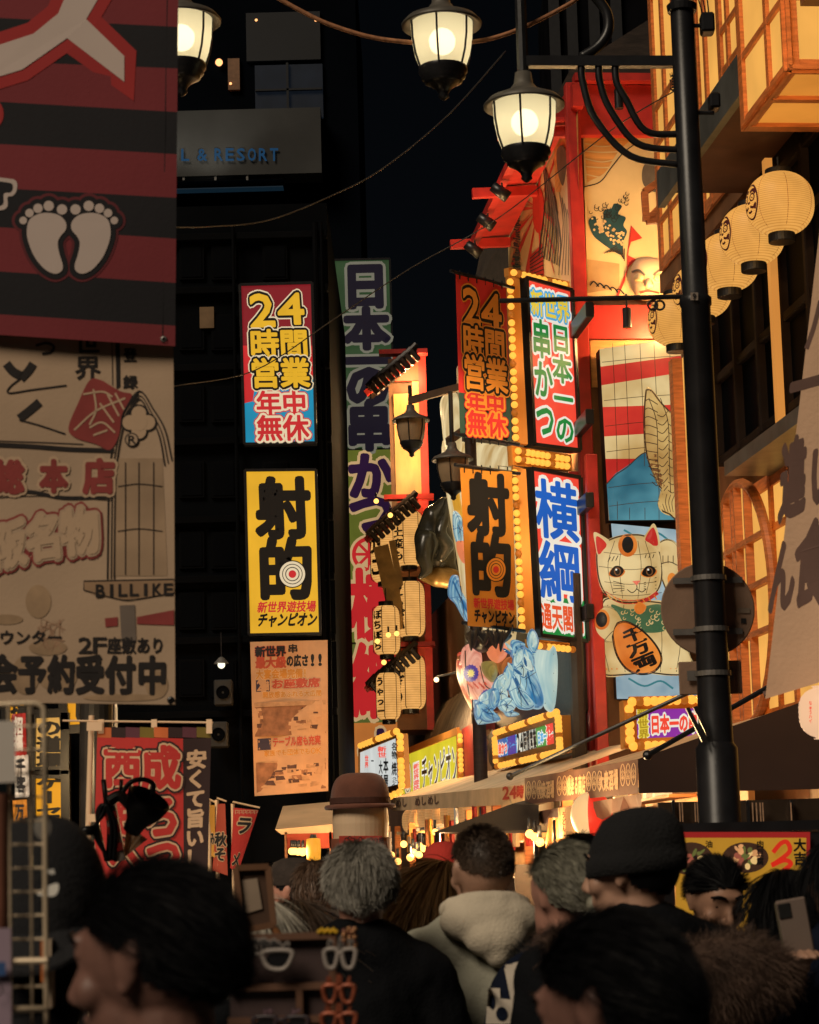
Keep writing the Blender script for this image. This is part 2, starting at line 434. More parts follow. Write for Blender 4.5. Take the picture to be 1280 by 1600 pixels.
for a, b, r in ((343, 100, 0.16), (366, 182, 0.16), (352, 180, 0.08), (333, 177, 0.06), (401, 34, 0.06), (494, 34, 0.07), (361, 133, 0.06)):
    p = hx(a, b); mb.ball((p[0], YH - 0.2, p[1]), r, emi('far_orange_light', '#ffb070', 2.0, 0), 10, 6)
mb.smooth = True; mb.build('ceiling_light', hotel)
p = hx(366, 118); mb = MB(); mb.box((p[0], YH - 0.1, p[1]), (0.5, 0.2, 1.4), diff('hotel_pillar', (0.2, 0.1, 0.05))); mb.build('pillar', hotel)
p = hx(350, 292); lamp((p[0], YH - 3.2, p[1]), 15, (0.95, 0.9, 0.75), 0.4, 'SPOT', (p[0] - 1, YH - 1, p[1] + 4), 120)
p = hx(280, 292); lamp((p[0] - 1, YH - 3.2, p[1]), 15, (0.95, 0.9, 0.75), 0.4, 'SPOT', (p[0] - 1, YH - 1, p[1] + 4), 120)

# ---- the dark block facing the camera behind the left signs
YB = 38.0; bp = facing(640, 800, YB)
def bx_(px, py): p = bp.pt(px, py); return p.x, p.z
x0, _ = bx_(150, 800); x1, _ = bx_(521, 800); _, zt = bx_(400, 320)
block = thing('dark_building', 'unlit dark building on the left carrying the yellow and red lit signs', 'building', ((x0 + x1) / 2, YB, 0))
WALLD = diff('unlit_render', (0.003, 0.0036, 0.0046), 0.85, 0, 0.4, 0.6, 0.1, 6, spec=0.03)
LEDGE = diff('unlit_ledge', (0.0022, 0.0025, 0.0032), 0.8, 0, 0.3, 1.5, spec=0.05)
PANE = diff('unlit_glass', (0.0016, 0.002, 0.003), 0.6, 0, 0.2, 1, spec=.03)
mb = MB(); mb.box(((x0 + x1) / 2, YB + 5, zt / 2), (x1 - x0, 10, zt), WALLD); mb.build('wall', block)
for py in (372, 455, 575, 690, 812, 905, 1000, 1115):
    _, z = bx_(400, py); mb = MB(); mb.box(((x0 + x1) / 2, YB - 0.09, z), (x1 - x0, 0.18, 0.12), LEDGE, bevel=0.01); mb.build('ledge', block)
for py in (410, 520, 632, 750, 860, 955, 1060):
    for px in (300, 350, 430):
        a, z = bx_(px, py); mb = MB(); mb.box((a, YB - 0.02, z), (0.42, 0.08, 0.62), LEDGE)
        wnd = mb.build('window', block); mb = MB(); mb.box((a, YB - 0.065, z), (0.34, 0.02, 0.54), PANE); mb.build('pane', wnd)
a, z = bx_(324, 498); mb = MB(); mb.box((a, YB - 0.09, z), (0.24, 0.03, 0.36), emi('dim_window', '#4a3520', 1.0, 0.25, 4)); mb.build('lit_window', block)
for px, py, wd in ((500, 700, 0.1), (374, 900, 0.06), (512, 800, 0.05)):
    a, z = bx_(px, py); mb = MB(); mb.tube([(a, YB - 0.2, 0.3), (a, YB - 0.2, zt - 0.4)], wd / 2, LEDGE); mb.build('downpipe', block)
for px, py in ((352, 1085), (345, 1150)):
    a, z = bx_(px, py)
    u_ = thing('air_conditioner', 'grey air conditioner box low on the dark wall beside the hanging poster' if py < 1100 else 'lower grey air conditioner box on the dark wall beside the hanging poster', 'air conditioner', (a, YB - 0.2, z - 0.2))
    mb = MB(); mb.box((a, YB - 0.3, z), (0.30, 0.28, 0.42), diff('aircon_case', (0.03, 0.03, 0.03), 0.5), bevel=0.02); mb.build('case', u_)
    mb = MB(); mb.lathe([(0.02, 0), (0.11, 0), (0.11, 0.02), (0.1, 0.02)], PANE, (a, YB - 0.45, z), 20, (Vector((1, 0, 0)), Vector((0, 0, 1)), Vector((0, -1, 0)))); mb.build('fan_grille', u_)

# ---- low left street front behind the foreground stall
mb = MB(); mb.sbox(11, 36, -9, -4.6, 0, 7.6, WALLD)
lf = thing('left_shop_row', 'dark row of shop fronts along the left side of the street', 'building', S(24, -6, 0)); mb.build('wall', lf)
for t in range(13, 36, 4):
    mb = MB(); mb.sbox(t, t + 3.2, -4.6, -4.52, 0.2, 2.4, PANE); mb.build('shutter', lf)
    mb = MB(); mb.sbox(t - 0.2, t + 3.4, -4.6, -3.7, 2.5, 2.62, diff('dark_awning', (0.03, 0.02, 0.018), 0.8)); mb.build('canopy', lf)

# ================================================================== RIGHT: LATTICE BUILDING
PAPER = emi('lit_shoji_paper', '#e8a850', 0.95, 0.16, 1.3, .1)
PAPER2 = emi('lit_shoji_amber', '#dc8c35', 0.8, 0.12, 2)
CED = diff('lit_cedar', (0.50, 0.155, 0.045), 0.5, 0, 0.3, 6, 0.2, 40, (1, 1, 7))
lat = thing('lattice_building', 'glowing timber lattice building with paper panes above the lantern row', 'building', S(19, 6, 0))
PB = MB(); LB = MB()
def lattice(o, a, b, us, vs, pm=PAPER, wd=0.07, dp=0.03, skip=()):
    """a pane of paper from corner o along vectors a and b with bars at fractions us (along a) and vs (along b)"""
    o, a, b = Vector(o), Vector(a), Vector(b); n = a.cross(b).normalized()
    mid = o + a / 2 + b / 2
    if n.dot(CAM - mid) < 0: n = -n
    PB.add([o, o + a, o + a + b, o + b], [(0, 1, 2, 3)], pm)
    la, lb = a.normalized(), b.normalized()
    for k, u_ in enumerate(us):
        w_ = wd * (1.6 if u_ in (0, 1) else 1.0); p = o + a * u_
        LB.box(p + b / 2 + n * (dp / 2 + 0.002 * (k % 3)), (w_, b.length + wd, dp), CED, (la, lb, n))
    for k, item in enumerate(vs):
        v_, u0, u1 = item if hasattr(item, '__len__') else (item, 0, 1)
        w_ = wd * (1.4 if v_ in (0, 1) else 0.75); p = o + b * v_ + a * ((u0 + u1) / 2)
        LB.box(p + n * (dp * 0.42 + 0.003 * (k % 2)), (a.length * (u1 - u0), w_, dp * 0.8), CED, (la, lb, n))
def lbox(t0, t1, d0, d1, z0, z1, us, vs, fu=(0, 0.5, 1), end=True, under=True):
    lattice(S(t0, d0, z0), U * (t1 - t0), Z * (z1 - z0), us, vs)
    if end: lattice(S(t0, d0, z0), N * (d1 - d0), Z * (z1 - z0), (0, 1), vs)
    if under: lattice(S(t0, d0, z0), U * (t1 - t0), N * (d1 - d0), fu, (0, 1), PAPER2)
ZE = 7.62
T27 = SP(1027, 200, 5)[0]; T98 = SP(1098, 200, 5)[0]; T40 = SP(1140, 200, 4.75)[0]; T95 = SP(1195, 170, 4.6)[0]
lattice(S(T27, 5, ZE), -U * (T27 - T98), Z * 7.5, (0, 0.25, 0.52, 0.6, 1), [0, .06, .17, .22, .38, .46, .6, .65, .8, .9, 1], wd=0.085)
lattice(S(T98, 4.99, ZE), -U * (T98 - T40), Z * 7.5, (0, 0.18, 0.66, 1), [0, .12, (.34, 0, .66), (.37, .1, 1), .58, .63, .78, .9], wd=0.085)
lattice(S(T40, 5, ZE), -U * (T40 - 13.5), Z * 1.8, (0, .12, .22, .4, .55, .7, .85, 1), [0, .45, 1], wd=0.10)
zb1 = SP(1140, 222, 4.75)[1]
lbox(T95, T40, 4.72, 5.0, zb1, zb1 + 5, (0, .22, .5, .84, 1), [0, .055, .12, .19, .28, .33, .37, .5, .6, .72, .9, 1])
T25 = SP(1232, 120, 4.45)[0]; zb2 = SP(1195, 140, 4.5)[1]
lbox(T25, T95, 4.48, 5.0, zb2, zb2 + 5, (0, .3, .36, .62, .68, 1), [0, .08, .3, .6, 1])
zb3 = SP(1240, 105, 4.2)[1]; T3 = SP(1240, 105, 4.2)[0]
lbox(T3, T25 + .2, 4.18, 5.0, zb3, zb3 + 5, (0, .4, 1), [0, .1, .45, 1])
PB.build('paper_panes', lat); LB.build('lattice_frame', lat); PB = MB(); LB = MB()
mb = MB(); PL = diff('cedar_wall', (0.16, 0.07, 0.03), 0.6, 0, 0.3, 3, 0.2, 20)
mb.sbox(12.5, T27 - .1, 5.12, 9.5, 4.6, 15.5, PL); mb.sbox(12.5, T27 - .1, 5.35, 9.5, 0, 4.6, PL)
mb.sbox(12.5, T27 + .2, 5.0, 5.11, ZE - .24, ZE - .05, PL); mb.build('wall', lat)
# ink writing on the panes
fw = streetplane(4.64); mb = MB(); B1 = [(0.02, INK)]
mb.text(fw, '遠近', (1153, -22, 1166, 16), B1, 0.02, True); mb.text(fw, 'そば', (1110, 180, 1119, 216), B1, 0.02, True)
mb.text(fw, '道', (1046, 112, 1055, 144), B1, 0.02, True); mb.build('calligraphy', lat)
# eave: flashing, soffit, fascia
mb = MB(); FLASH = diff('zinc_flashing', (0.16, 0.17, 0.17), 0.4, 0.6, 0.3, 3, 0.2, 12)
te = SP(1050, 410, 4.3)[0]
mb.sbox(15.9, te, 4.2, 4.26, ZE - .42, ZE - .1, FLASH); mb.sbox(15.9, te, 4.262, 5.0, ZE - .16, ZE - .1, FLASH); mb.build('flashing', lat)
mb = MB(); mb.sbox(13, te - .05, 4.27, 5.12, ZE - .30, ZE - .2, diff('soffit_board', (0.10, 0.04, 0.022), 0.6, 0, .2, 5)); mb.build('soffit', lat)
mb = MB(); mb.sbox(13, te - .6, 4.95, 5.1, 4.95, ZE - .3, diff('dark_timber_wall', (0.010, 0.006, 0.005), 0.7, spec=.1)); mb.build('dark_wall', lat)
# dark window bay under the eave
WBAY = diff('blackened_timber', (0.010, 0.006, 0.005), 0.7, 0, 0.3, 5, 0.1, 30, spec=.1)
mb = MB(); tw0, tw1 = 14.5, SP(1122, 600, 4.9)[0]
for t in np.linspace(tw0, tw1, 8): mb.sbox(t, t + .08, 4.86, 4.95, 5.1, ZE - .45, WBAY, 0.01)
for z in (5.1, 5.85, 6.5, 7.05): mb.sbox(tw0, tw1 + .08, 4.875, 4.945, z, z + .08, WBAY, 0.01)
wn = mb.build('window', lat); mb = MB(); mb.sbox(tw0, tw1, 4.93, 4.945, 5.1, 7.1, PANE); mb.build('pane', wn)
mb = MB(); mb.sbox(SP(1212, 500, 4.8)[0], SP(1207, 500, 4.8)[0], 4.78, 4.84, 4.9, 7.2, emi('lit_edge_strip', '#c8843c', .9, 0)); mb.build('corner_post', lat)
mb = MB(); mb.sbox(13, te - .3, 4.6, 5.06, 4.78, 4.9, FLASH); mb.build('ledge', lat)
# lower glowing lattice with the round window
t5a, t5b = 13.0, SP(1104, 900, 5)[0]
lattice(S(t5b, 5.02, 2.5), -U * (t5b - t5a), Z * 2.25, (0, .05, .1, .18, .24, .3, .36, .5, .56, .8, 1), [0, .14, .3, .36, .5, .66, .82, 1], wd=0.08)
PB.build('lower_panes', lat); LB.build('lower_frame', lat); PB = MB(); LB = MB()
fl = streetplane(4.86); mb = MB(); rm = MB()
c0 = fl.pt(1160, 945); cr = 1.05
ring = [c0 + U * (math.cos(a) * cr) + Z * (math.sin(a) * cr) for a in np.linspace(0, 2 * math.pi, 40)]
mb.add([c0 + U * (math.cos(a) * cr) + Z * (math.sin(a) * cr) + N * .03 for a in np.linspace(0, 2 * math.pi, 40, endpoint=False)], [tuple(range(40))], PAPER)
mb.tube(ring, 0.045, CED, 8)
for k in (-.35, 0, .12, .4):
    h = math.sqrt(cr * cr - k * k); mb.bar(c0 + U * k + Z * h, c0 + U * k - Z * h, .07, .05, CED)
for k in (-.3, .1, .5):
    h = math.sqrt(cr * cr - k * k); mb.bar(c0 + U * h + Z * k - N * .01, c0 - U * h + Z * k - N * .01, .05, .05, CED)
mb.build('round_window', lat)
mb = MB(); tl = SP(1084, 700, 4.98)[0]
zeb = SP(1075, 950, 5)[1]
for (a, b) in ((1063, 1069), (1090, 1097)):
    mb.sbox(SP(b, 700, 4.98)[0], SP(a, 700, 4.98)[0], 4.9, 5.08, zeb, 6.5, CED)
mb.sbox(SP(1096, 700, 4.98)[0], SP(1064, 700, 4.98)[0], 5.0, 5.05, zeb, 6.5, PAPER); mb.build('end_bay', lat)
# little projecting timber bracket by the pole
mb = MB(); q = crossplane(SP(1035, 320, 5)[0] + .2)
for (a, b) in (((1007, 300), (1062, 262)), ((1010, 345), (1062, 340)), ((1007, 300), (1010, 345)), ((1012, 343), (1058, 300))): mb.bar(q.pt(*a), q.pt(*b), .07, .07, CED)
mb.build('bracket', lat)

# ================================================================== RIGHT: RED FRAMED CORNER BUILDING WITH PAINTED WALLS
TC = SP(905, 400, 5)[0]
corner = thing('red_corner_building', 'red framed corner building with painted cream walls lit from below', 'building', S(TC + 4, 7, 0))
CREAM = diff('painted_cream', (0.62, 0.44, 0.22), 0.7, 0, 0.14, 1.5)
OCH = diff('painted_ochre', (0.6, 0.27, 0.07), 0.7, 0, 0.25, 2, stretch=(1, 1, 8))
REDA = diff('painted_red', (0.5, 0.03, 0.02), 0.6, 0, 0.12, 3)
TEAL = diff('painted_teal', (0.012, 0.05, 0.065), 0.6, 0, 0.3, 5)
GRY = diff('painted_grey', (0.12, 0.09, 0.07), 0.7, 0, 0.3, 4)
SKIN0 = diff('painted_blush', (0.66, 0.42, 0.26), 0.7, 0, 0.1, 2)
mb = MB(); t34 = SP(795, 400, 5)[0]
mb.sbox(TC + .1, t34, 5.06, 10, 0, 10.9, PL); mb.build('wall', corner)
# painted street face
fs = streetplane(5.02); fb_ = crossplane(TC + .06)
mb = MB()
mb.poly(fs, [(793, 322), (903, 172), (905, 455), (795, 432)], CREAM, 0)
mb.poly(fs, [(866, 232), (903, 176), (905, 300), (868, 300)], OCH, .004)
for k in range(15):                                   # rays about a red rising disc
    a = math.radians(-160 + k * 24); c_, s_ = math.cos(a), math.sin(a); a2 = a + .10
    cl = lambda x, y: (min(max(x, 797), 866), min(max(y, 232 if x > 850 else 300 - (x - 797)*.9), 430))
    mb.poly(fs, [(840, 325), cl(840 + 60 * c_, 325 + 120 * s_), cl(840 + 60 * math.cos(a2), 325 + 120 * math.sin(a2))], REDA, .006 + k * .0002)
mb.disc(fs, 841, 328, 9, 36, REDA, .010)
for i in range(34):
    y = 300 + i * 3.6; mb.stroke(fs, [(802 + rng.uniform(-2, 4), y), (808 + rng.uniform(-2, 4), y + 2), (812 + rng.uniform(-3, 2), y + 1)], 2.2 + rng.uniform(0, 1.5), TEAL if i % 3 else GRY, .008 + i * 1e-4)
for i in range(9):
    mb.stroke(fs, [(848 + i * 2.2, 250 + i * 7), (852 + i * 3, 310 + i * 8), (842 + i * 4, 400 + i * 2)], 2.0, GRY if i % 2 else INK, .012 + i * 1e-4)
mb.poly(fs, [(826, 402), (848, 380), (850, 436), (828, 432)], REDA, .007)
for i in range(7): mb.stroke(fs, [(828, 404 + i * 5), (849, 386 + i * 7)], 1.6, INK, .013, sm=False)
mb.poly(fs, smooth_closed([(870, 236), (880, 228), (886, 250), (880, 290), (872, 270)], 30), GRY, .012)
mb.poly(fs, smooth_closed([(876, 300), (896, 240), (904, 300), (902, 430), (880, 440), (872, 380)], 30), SKIN0, .010)
for i in range(6): mb.stroke(fs, [(874 + i * 4, 300 + i * 9), (880 + i * 3, 350), (873 + i * 5, 430)], 1.1, GRY, .014 + i * 1e-4)
mb.stroke(fs, [(892, 255), (886, 275), (896, 285), (890, 300)], 1.2, INK, .016)
mb.build('painted_side', corner)
# painted front
mb = MB()
mb.poly(fb_, [(911, 196), (1075, 215), (1075, 470), (918, 462)], CREAM, 0)
mb.poly(fb_, [(911, 196), (1075, 212), (1040, 250), (960, 262), (918, 288)], OCH, .004)
mb.poly(fb_, smooth_closed([(915, 290), (945, 270), (968, 235), (1000, 212), (1045, 212), (1072, 260), (1074, 300), (1000, 330), (925, 330)], 60), CREAM, .006)
mb.stroke(fb_, [(913, 292), (938, 284), (955, 262), (975, 238), (1000, 220)], 1.6, INK, .009)
for i in range(6):
    y = 212 + i * 12; mb.stroke(fb_, [(914, y), (940, y + 2 + (i % 2) * 3), (975 - i * 4, y + 1)], 2.0, CREAM, .008)
# crest of a plain painted breaker: tiles of teal with pale foam spots and curls
wv = [(920, 345), (930, 338), (934, 352), (942, 358), (944, 330), (955, 326), (960, 318), (972, 322), (966, 334), (978, 340), (974, 352), (980, 362), (974, 378), (972, 398), (955, 390), (938, 378), (926, 366)]
mb.poly(fb_, smooth_closed(wv, 68), TEAL, .008)
for i in range(60):
    t = rng.uniform(0, 1); x = 930 + 44 * t + rng.uniform(-6, 6); y = 350 + 30 * t + rng.uniform(-16, 10)
    mb.disc(fb_, x, y, 1.5 + rng.uniform(0, .8), 1.5 + rng.uniform(0, .8), CREAM, .012, 8)
for i in range(30):
    x, y = rng.uniform(918, 990), rng.uniform(312, 345); r = rng.uniform(2, 4)
    if x > 975: y -= 20
    mb.stroke(fb_, [(x + r * math.cos(q), y + r * math.sin(q)) for q in np.linspace(0, 4.2, 6)], 1.0, INK, .013 + i * 1e-5)
for i in range(9): mb.stroke(fb_, [(944 + i * 4, 396 - i), (964 + i * 1.5, 384 + i * 3)], 1.2, DARKW, .013, sm=False)
mb.poly(fb_, [(918, 405), (968, 412), (968, 450), (918, 458)], diff('painted_tan', (.42, .26, .12), .7, 0, .2, 3), .004)
# red flame scallops around the carved mask
mb.poly(fb_, [(980, 420), (986, 352), (1004, 372), (986, 378), (980, 398), (994, 405), (982, 418), (976, 440), (967, 462), (963, 462)], REDA, .010)
mb.poly(fb_, [(1030, 365), (1042, 362), (1042, 376)], REDA, .010); mb.poly(fb_, [(1030, 408), (1042, 400), (1044, 424)], REDA, .010)
for i in range(5): mb.stroke(fb_, [(922 + i * 10, 446 + i * 2), (928 + i * 10, 440 + i * 3), (936 + i * 10, 448 + i * 3)], 2, INK, .012)
mb.poly(fb_, smooth_closed([(1003, 272), (1010, 255), (1035, 258), (1042, 280), (1030, 300), (1008, 292)], 40), GRY, .011)
mb.build('painted_front', corner)
# carved mask bulging from the wall
mk = Relief(fb_, [(986, 425), (992, 408), (1010, 402), (1032, 406), (1044, 424), (1042, 450), (1028, 466), (1000, 468), (988, 450)], .25, .02)
mb = MB(); mk.mesh(mb, SKIN0)
for cx in (998, 1030):
    r_ = Relief(mk, [(cx - 8, 432), (cx, 427), (cx + 8, 431), (cx + 6, 439), (cx - 6, 439)], .05, .0); r_.mesh(mb, CREAM, 5, .02)
r_ = Relief(mk, [(1010, 436), (1018, 436), (1022, 448), (1014, 452), (1007, 447)], .09, 0); r_.mesh(mb, SKIN0, 5, .02)
mb.smooth = True
mb.stroke(mk, [(987, 425), (998, 422), (1008, 430)], 3.2, GRY, .02); mb.stroke(mk, [(1021, 430), (1031, 422), (1042, 425)], 3.2, GRY, .02)
mb.stroke(mk, [(1000, 458), (1014, 455), (1030, 458)], 2.4, REDA, .02); mb.build('carved_mask', corner)
# red posts, beams, roof over the paintings
mb = MB(); mb.sbox(TC - .08, TC + .09, 4.9, 5.07, 0.3, SP(905, 150, 5)[1] + .3, REDP, .01); mb.build('corner_post', corner)
mb = MB()
mb.sbox(TC - .06, TC + .06, 5.07, 7.6, SP(920, 462, 5)[1] - .42, SP(920, 462, 5)[1], REDP); mb.build('beam', corner)
mb = MB(); zt = SP(905, 160, 5)[1]; mb.sbox(TC - .06, TC + .08, 5.07, 8.2, zt - .3, zt + .35, REDP); mb.build('beam', corner)
mb = MB(); mb.sbox(TC - .2, TC + .02, 5.0, 8.2, zt + .36, zt + .46, REDP); mb.build('beam', corner)
mb = MB()
pa, pb = fs.pt(905, 165), fs.pt(795, 318)
mb.bar(pa + Z * .15, pb + Z * .15, .14, .3, REDP); mb.build('eave_beam', corner)
mb = MB(); out = -N
z8 = SP(905, 165, 5)[1] + .1
# red canopy carrying the spotlights
t_a, t_b = TC + .3, t34 - .1
ds = .55
mb.add([S(t_a, 5, z8 - .05), S(t_b, 5, z8 - .05), S(t_b, 5 - ds, z8 - .1), S(t_a, 5 - ds, z8 - .1), S(t_a, 5, z8), S(t_b, 5, z8), S(t_b, 5 - ds, z8 - .05), S(t_a, 5 - ds, z8 - .05)],
       [(0, 1, 2, 3), (4, 5, 6, 7), (0, 1, 5, 4), (1, 2, 6, 5), (2, 3, 7, 6), (3, 0, 4, 7)], REDP)
mb.build('canopy', corner)
for t in (t_a + .15, (t_a + t_b) / 2, t_b - .1):
    mb = MB(); mb.bar(S(t, 5, z8 - .16), S(t, 5 - ds - .35, z8 - .2), .10, .13, REDP); mb.build('rafter', corner)
mb = MB(); mb.bar(S(t_a - .1, 5 - ds, z8 - .18), S(t_b + .1, 5 - ds, z8 - .18), .1, .12, REDP); mb.build('purlin', corner)
for k in range(4):
    t = t_a + .5 + k * (t_b - t_a - .8) / 3.2; p = S(t, 5 - ds - .05, z8 - .42)
    sl = thing('spotlight', 'black spotlight %s under the red canopy of the painted corner' % ('nearest the camera', 'second from the near end', 'third from the near end', 'farthest from the camera')[k], 'spotlight', p, 'spotlights under the red canopy')
    mb = MB(); ax = (Vector((0, 1, 0)).cross(Vector((.3, 0, -1))).normalized(), Vector((0, 1, 0)), (N * .8 - Z * .6).normalized())
    ax = (U, ax[2].cross(U), ax[2]); mb.lathe([(0, -.16), (.07, -.16), (.085, .1), (.075, .1), (.06, .02), (0, .02)], BLACK, p, 14, ax); mb.smooth = True; mb.build('housing', sl)
    mb = MB(); mb.tube([p, p + Z * .14], .015, BLACK); mb.build('bracket', sl)
lamp(S(TC + 1.2, 4.35, 6.3), 85, (1, .62, .25), .12, 'SPOT', S(TC + 2, 5.2, 9.5), 110)
lamp(S(TC + 4.2, 4.35, 6.4), 85, (1, .62, .25), .12, 'SPOT', S(TC + 3.6, 5.2, 9), 110)
lamp(S(TC - .9, 6.1, 8.55), 17, (1, .6, .24), .12, 'SPOT', S(TC + .1, 6.1, 10.4), 150)
lamp(S(TC + 2.5, 4.0, z8 - .9), 3, (1, .5, .25), .1, 'POINT')
# amber soffit recess beneath the painted front
mb = MB(); z0, z1 = SP(930, 530, 5)[1], SP(930, 488, 5)[1]
mb.sbox(TC + .02, TC + .06, 5.1, 7.8, z0 - .4, z1, diff('amber_board', (.6, .3, .1), .6, 0, .25, 3, stretch=(1, 1, 6))); mb.build('board', corner)
lamp(S(TC - .5, 5.9, z1 - .1), 14, (1, .55, .2), .1)
for k, (px, py) in enumerate(((980, 497), (967, 155))):
    p = crossplane(TC - .5).pt(px, py)
    sl = thing('spotlight', ('black cylinder spotlight hanging under the red beam above the striped lantern', 'black cylinder spotlight near the top red beam above the painted front')[k], 'spotlight', p - Z * .12)
    mb = MB(); mb.lathe([(0, -.12), (.055, -.12), (.055, .12), (0, .12)], BLACK, p, 14); mb.build('housing', sl); mb = MB(); mb.tube([p + Z * .12, p + Z * .3], .012, BLACK); mb.build('bracket', sl)
# vertical red posts and pipe behind the signs
for px in (897, 925):
    mb = MB(); t = SP(px, 700, 4.95)[0]; mb.sbox(t - .07, t + .07, 4.86, 5.0, 2.6, 6.4, REDP, .01); mb.build('post', corner)
for py in (505, 668, 795, 965):
    mb = MB(); t = SP(915, py, 4.9)[0]; z = SP(915, py, 4.9)[1]; mb.sbox(t - .7, t + .9, 4.78, 4.88, z - .09, z + .09, BLACK, .01); mb.build('cross_rail', corner)
mb = MB(); p = SP(903, 1100, 4.7); mb.tube([S(p[0], 4.7, 2.6), S(p[0], 4.7, 5.0)], .09, diff('drain_pipe', (.05, .04, .035), .5)); mb.build('pipe', corner)
# dark gable behind the corner, and the row beyond
gab = thing('dark_gable', 'dark brick gable rising behind the red corner building', 'building', S(42, 8, 0))
BRK = diff('dark_brick', (.035, .024, .018), .85, 0, .4, 4, .3, 12, (1, 1, 5)); mb = MB()
tg = SP(735, 400, 5.3)[0]; zg = SP(740, 330, 5.3)[1]
pr = [(5.3, 0), (5.3, zg - 1.4), (5.5, zg - .5), (6.1, zg + .6), (7.5, zg + 1.5), (12, zg + 2), (12, 0)]
mb.add([S(t34 + .3, d, z) for d, z in pr] + [S(tg, d, z) for d, z in pr], [tuple(range(7)), tuple(range(7, 14))] + [(i, (i + 1) % 7, (i + 1) % 7 + 7, i + 7) for i in range(7)], BRK); mb.build('wall', gab)
mb = MB(); mb.sbox(tg - .2, tg + .0, 5.2, 5.3, 2.5, zg - 1.2, diff('grey_downpipe', (.12, .115, .11), .6)); mb.sbox(tg + .6, tg + .9, 5.1, 5.25, 2.5, zg - 2.5, MATS['grey_downpipe']); mb.build('downpipe', gab)
twr = thing('tower_building', 'dark narrow tower block behind the top of the street pole', 'building', P(970, 100, 75))
a, b = P(868, 300, 75), P(1060, -60, 75); mb = MB(); mb.box(((a.x + b.x) / 2, 78, b.z / 2), (b.x - a.x, 6, b.z), diff('tower_cladding', (.005, .005, .006), .9, 0, .5, .6, spec=0)); mb.build('wall', twr)
mb = MB()
for px in (872, 900, 935, 970): 
    a, b = P(px, 190, 74.9), P(px, -50, 74.9); mb.bar(a, (a.x, a.y, b.z), .35, .2, diff('tower_fin', (.012, .012, .014), .8))
mb.build('fins', twr)
row = thing('far_shop_row', 'shop row beyond the corner with timber front behind the lanterns', 'building', S(46, 7, 0))
mb = MB(); mb.sbox(tg + 1.0, 60, 5.3, 10, 0, 6.8, diff('far_wall', (.10, .05, .03), .7, 0, .3, 1)); mb.build('wall', row)
mb = MB(); mb.sbox(60, 61, -3, 10, 0, 5.5, WALLD); mb.build('end_wall', row)

# ================================================================== SIGNS
class Wavy:
    ls = 1.0
    def __init__(s, f, amp, kx, ky, ph=0.0): s.f, s.a, s.kx, s.ky, s.ph = f, amp, kx, ky, ph
    def w(s, X, Y): return s.a * (np.sin(np.asarray(X) * s.kx + np.asarray(Y) * s.ky * .4 + s.ph) + .6 * np.sin(np.asarray(Y) * s.ky + np.asarray(X) * s.kx * .3 + s.ph * 2))
    def pts(s, X, Y, lift): return s.f.pts(X, Y, s.w(X, Y) + np.asarray(lift) * s.ls)
    def pt(s, px, py, lift=0.0): return Vector(s.pts([px], [py], np.array([lift]))[0])
def bil(q, u, v): return ((q[0][0] * (1 - u) + q[1][0] * u) * (1 - v) + (q[3][0] * (1 - u) + q[2][0] * u) * v, (q[0][1] * (1 - u) + q[1][1] * u) * (1 - v) + (q[3][1] * (1 - u) + q[2][1] * u) * v)
def grid(mb, fc, q, nu, nv, mat, lift=0.0):
    pts = [bil(q, i / nu, j / nv) for j in range(nv + 1) for i in range(nu + 1)]
    a = np.array(pts); v = fc.pts(a[:, 0], a[:, 1], np.full(len(a), lift))
    mf = mat if callable(mat) else (lambda u, v_: mat)
    for j in range(nv):
        for i in range(nu): pass
    b = len(mb.v); mb.v += [tuple(x) for x in v]
    for j in range(nv):
        for i in range(nu):
            mb.f.append((b + j * (nu + 1) + i, b + j * (nu + 1) + i + 1, b + (j + 1) * (nu + 1) + i + 1, b + (j + 1) * (nu + 1) + i)); mb.m.append(mb.mi(mf((i + .5) / nu, (j + .5) / nv)))
def centre(fc, q):
    p = [fc.pt(*c) for c in q]; b = (p[2] + p[3]) / 2; return b
def signbox(name, label, cat, fc, q, draw, frame=BLACK, th=0.18, rim=0.045, group=None):
    root = thing(name, label, cat, centre(fc, q), group); n = fc.n
    p = [fc.pt(*c) for c in q]; c = sum(p, Vector()) / 4
    e = [x + (x - c).normalized() * rim for x in p]
    mb = MB(); A = [x - n * .012 for x in e]; B = [x - n * th for x in e]
    mb.add(A + B, [(0, 1, 2, 3), (7, 6, 5, 4)] + [(i, i + 4, (i + 1) % 4 + 4, (i + 1) % 4) for i in range(4)], frame); mb.build('case', root)
    mb = MB()
    for i in range(4): mb.bar((e[i] + p[i]) / 2 + n * .005 * (1 + i % 2), (e[(i + 1) % 4] + p[(i + 1) % 4]) / 2 + n * .005 * (1 + i % 2), rim, .05, frame, n)
    mb.build('frame', root)
    mb = MB(); draw(mb, fc); mb.build('face', root); return root
_bulb = {}
def bulbs(root, fc, a, b, n, r, lift=.05, mat=None, skip=None):
    key = (round(r, 3), mat); mat = mat or BULB
    for i in range(n):
        t = (i + .5) / n; p = fc.pt(a[0] + (b[0] - a[0]) * t, a[1] + (b[1] - a[1]) * t, lift)
        dim = (i * 7 + n) % 6 == 0
        k2 = (round(r, 3), dim)
        if k2 not in _bulb:
            mb = MB(); mb.ball((0, 0, 0), r, BULBDIM if dim else BULB, 10, 6); mb.smooth = True
            o = mb.build('bulb', loc=(0, 0, 0)); _bulb[k2] = o.data; bpy.data.objects.remove(o)
        o = bpy.data.objects.new('bulb', _bulb[k2]); COL.objects.link(o); o.parent = root; o.location = p - wloc(root)
def E_(name, h, k=1.0, var=.12, sc=1.1): return emi(name, h, k, var, sc, .08)
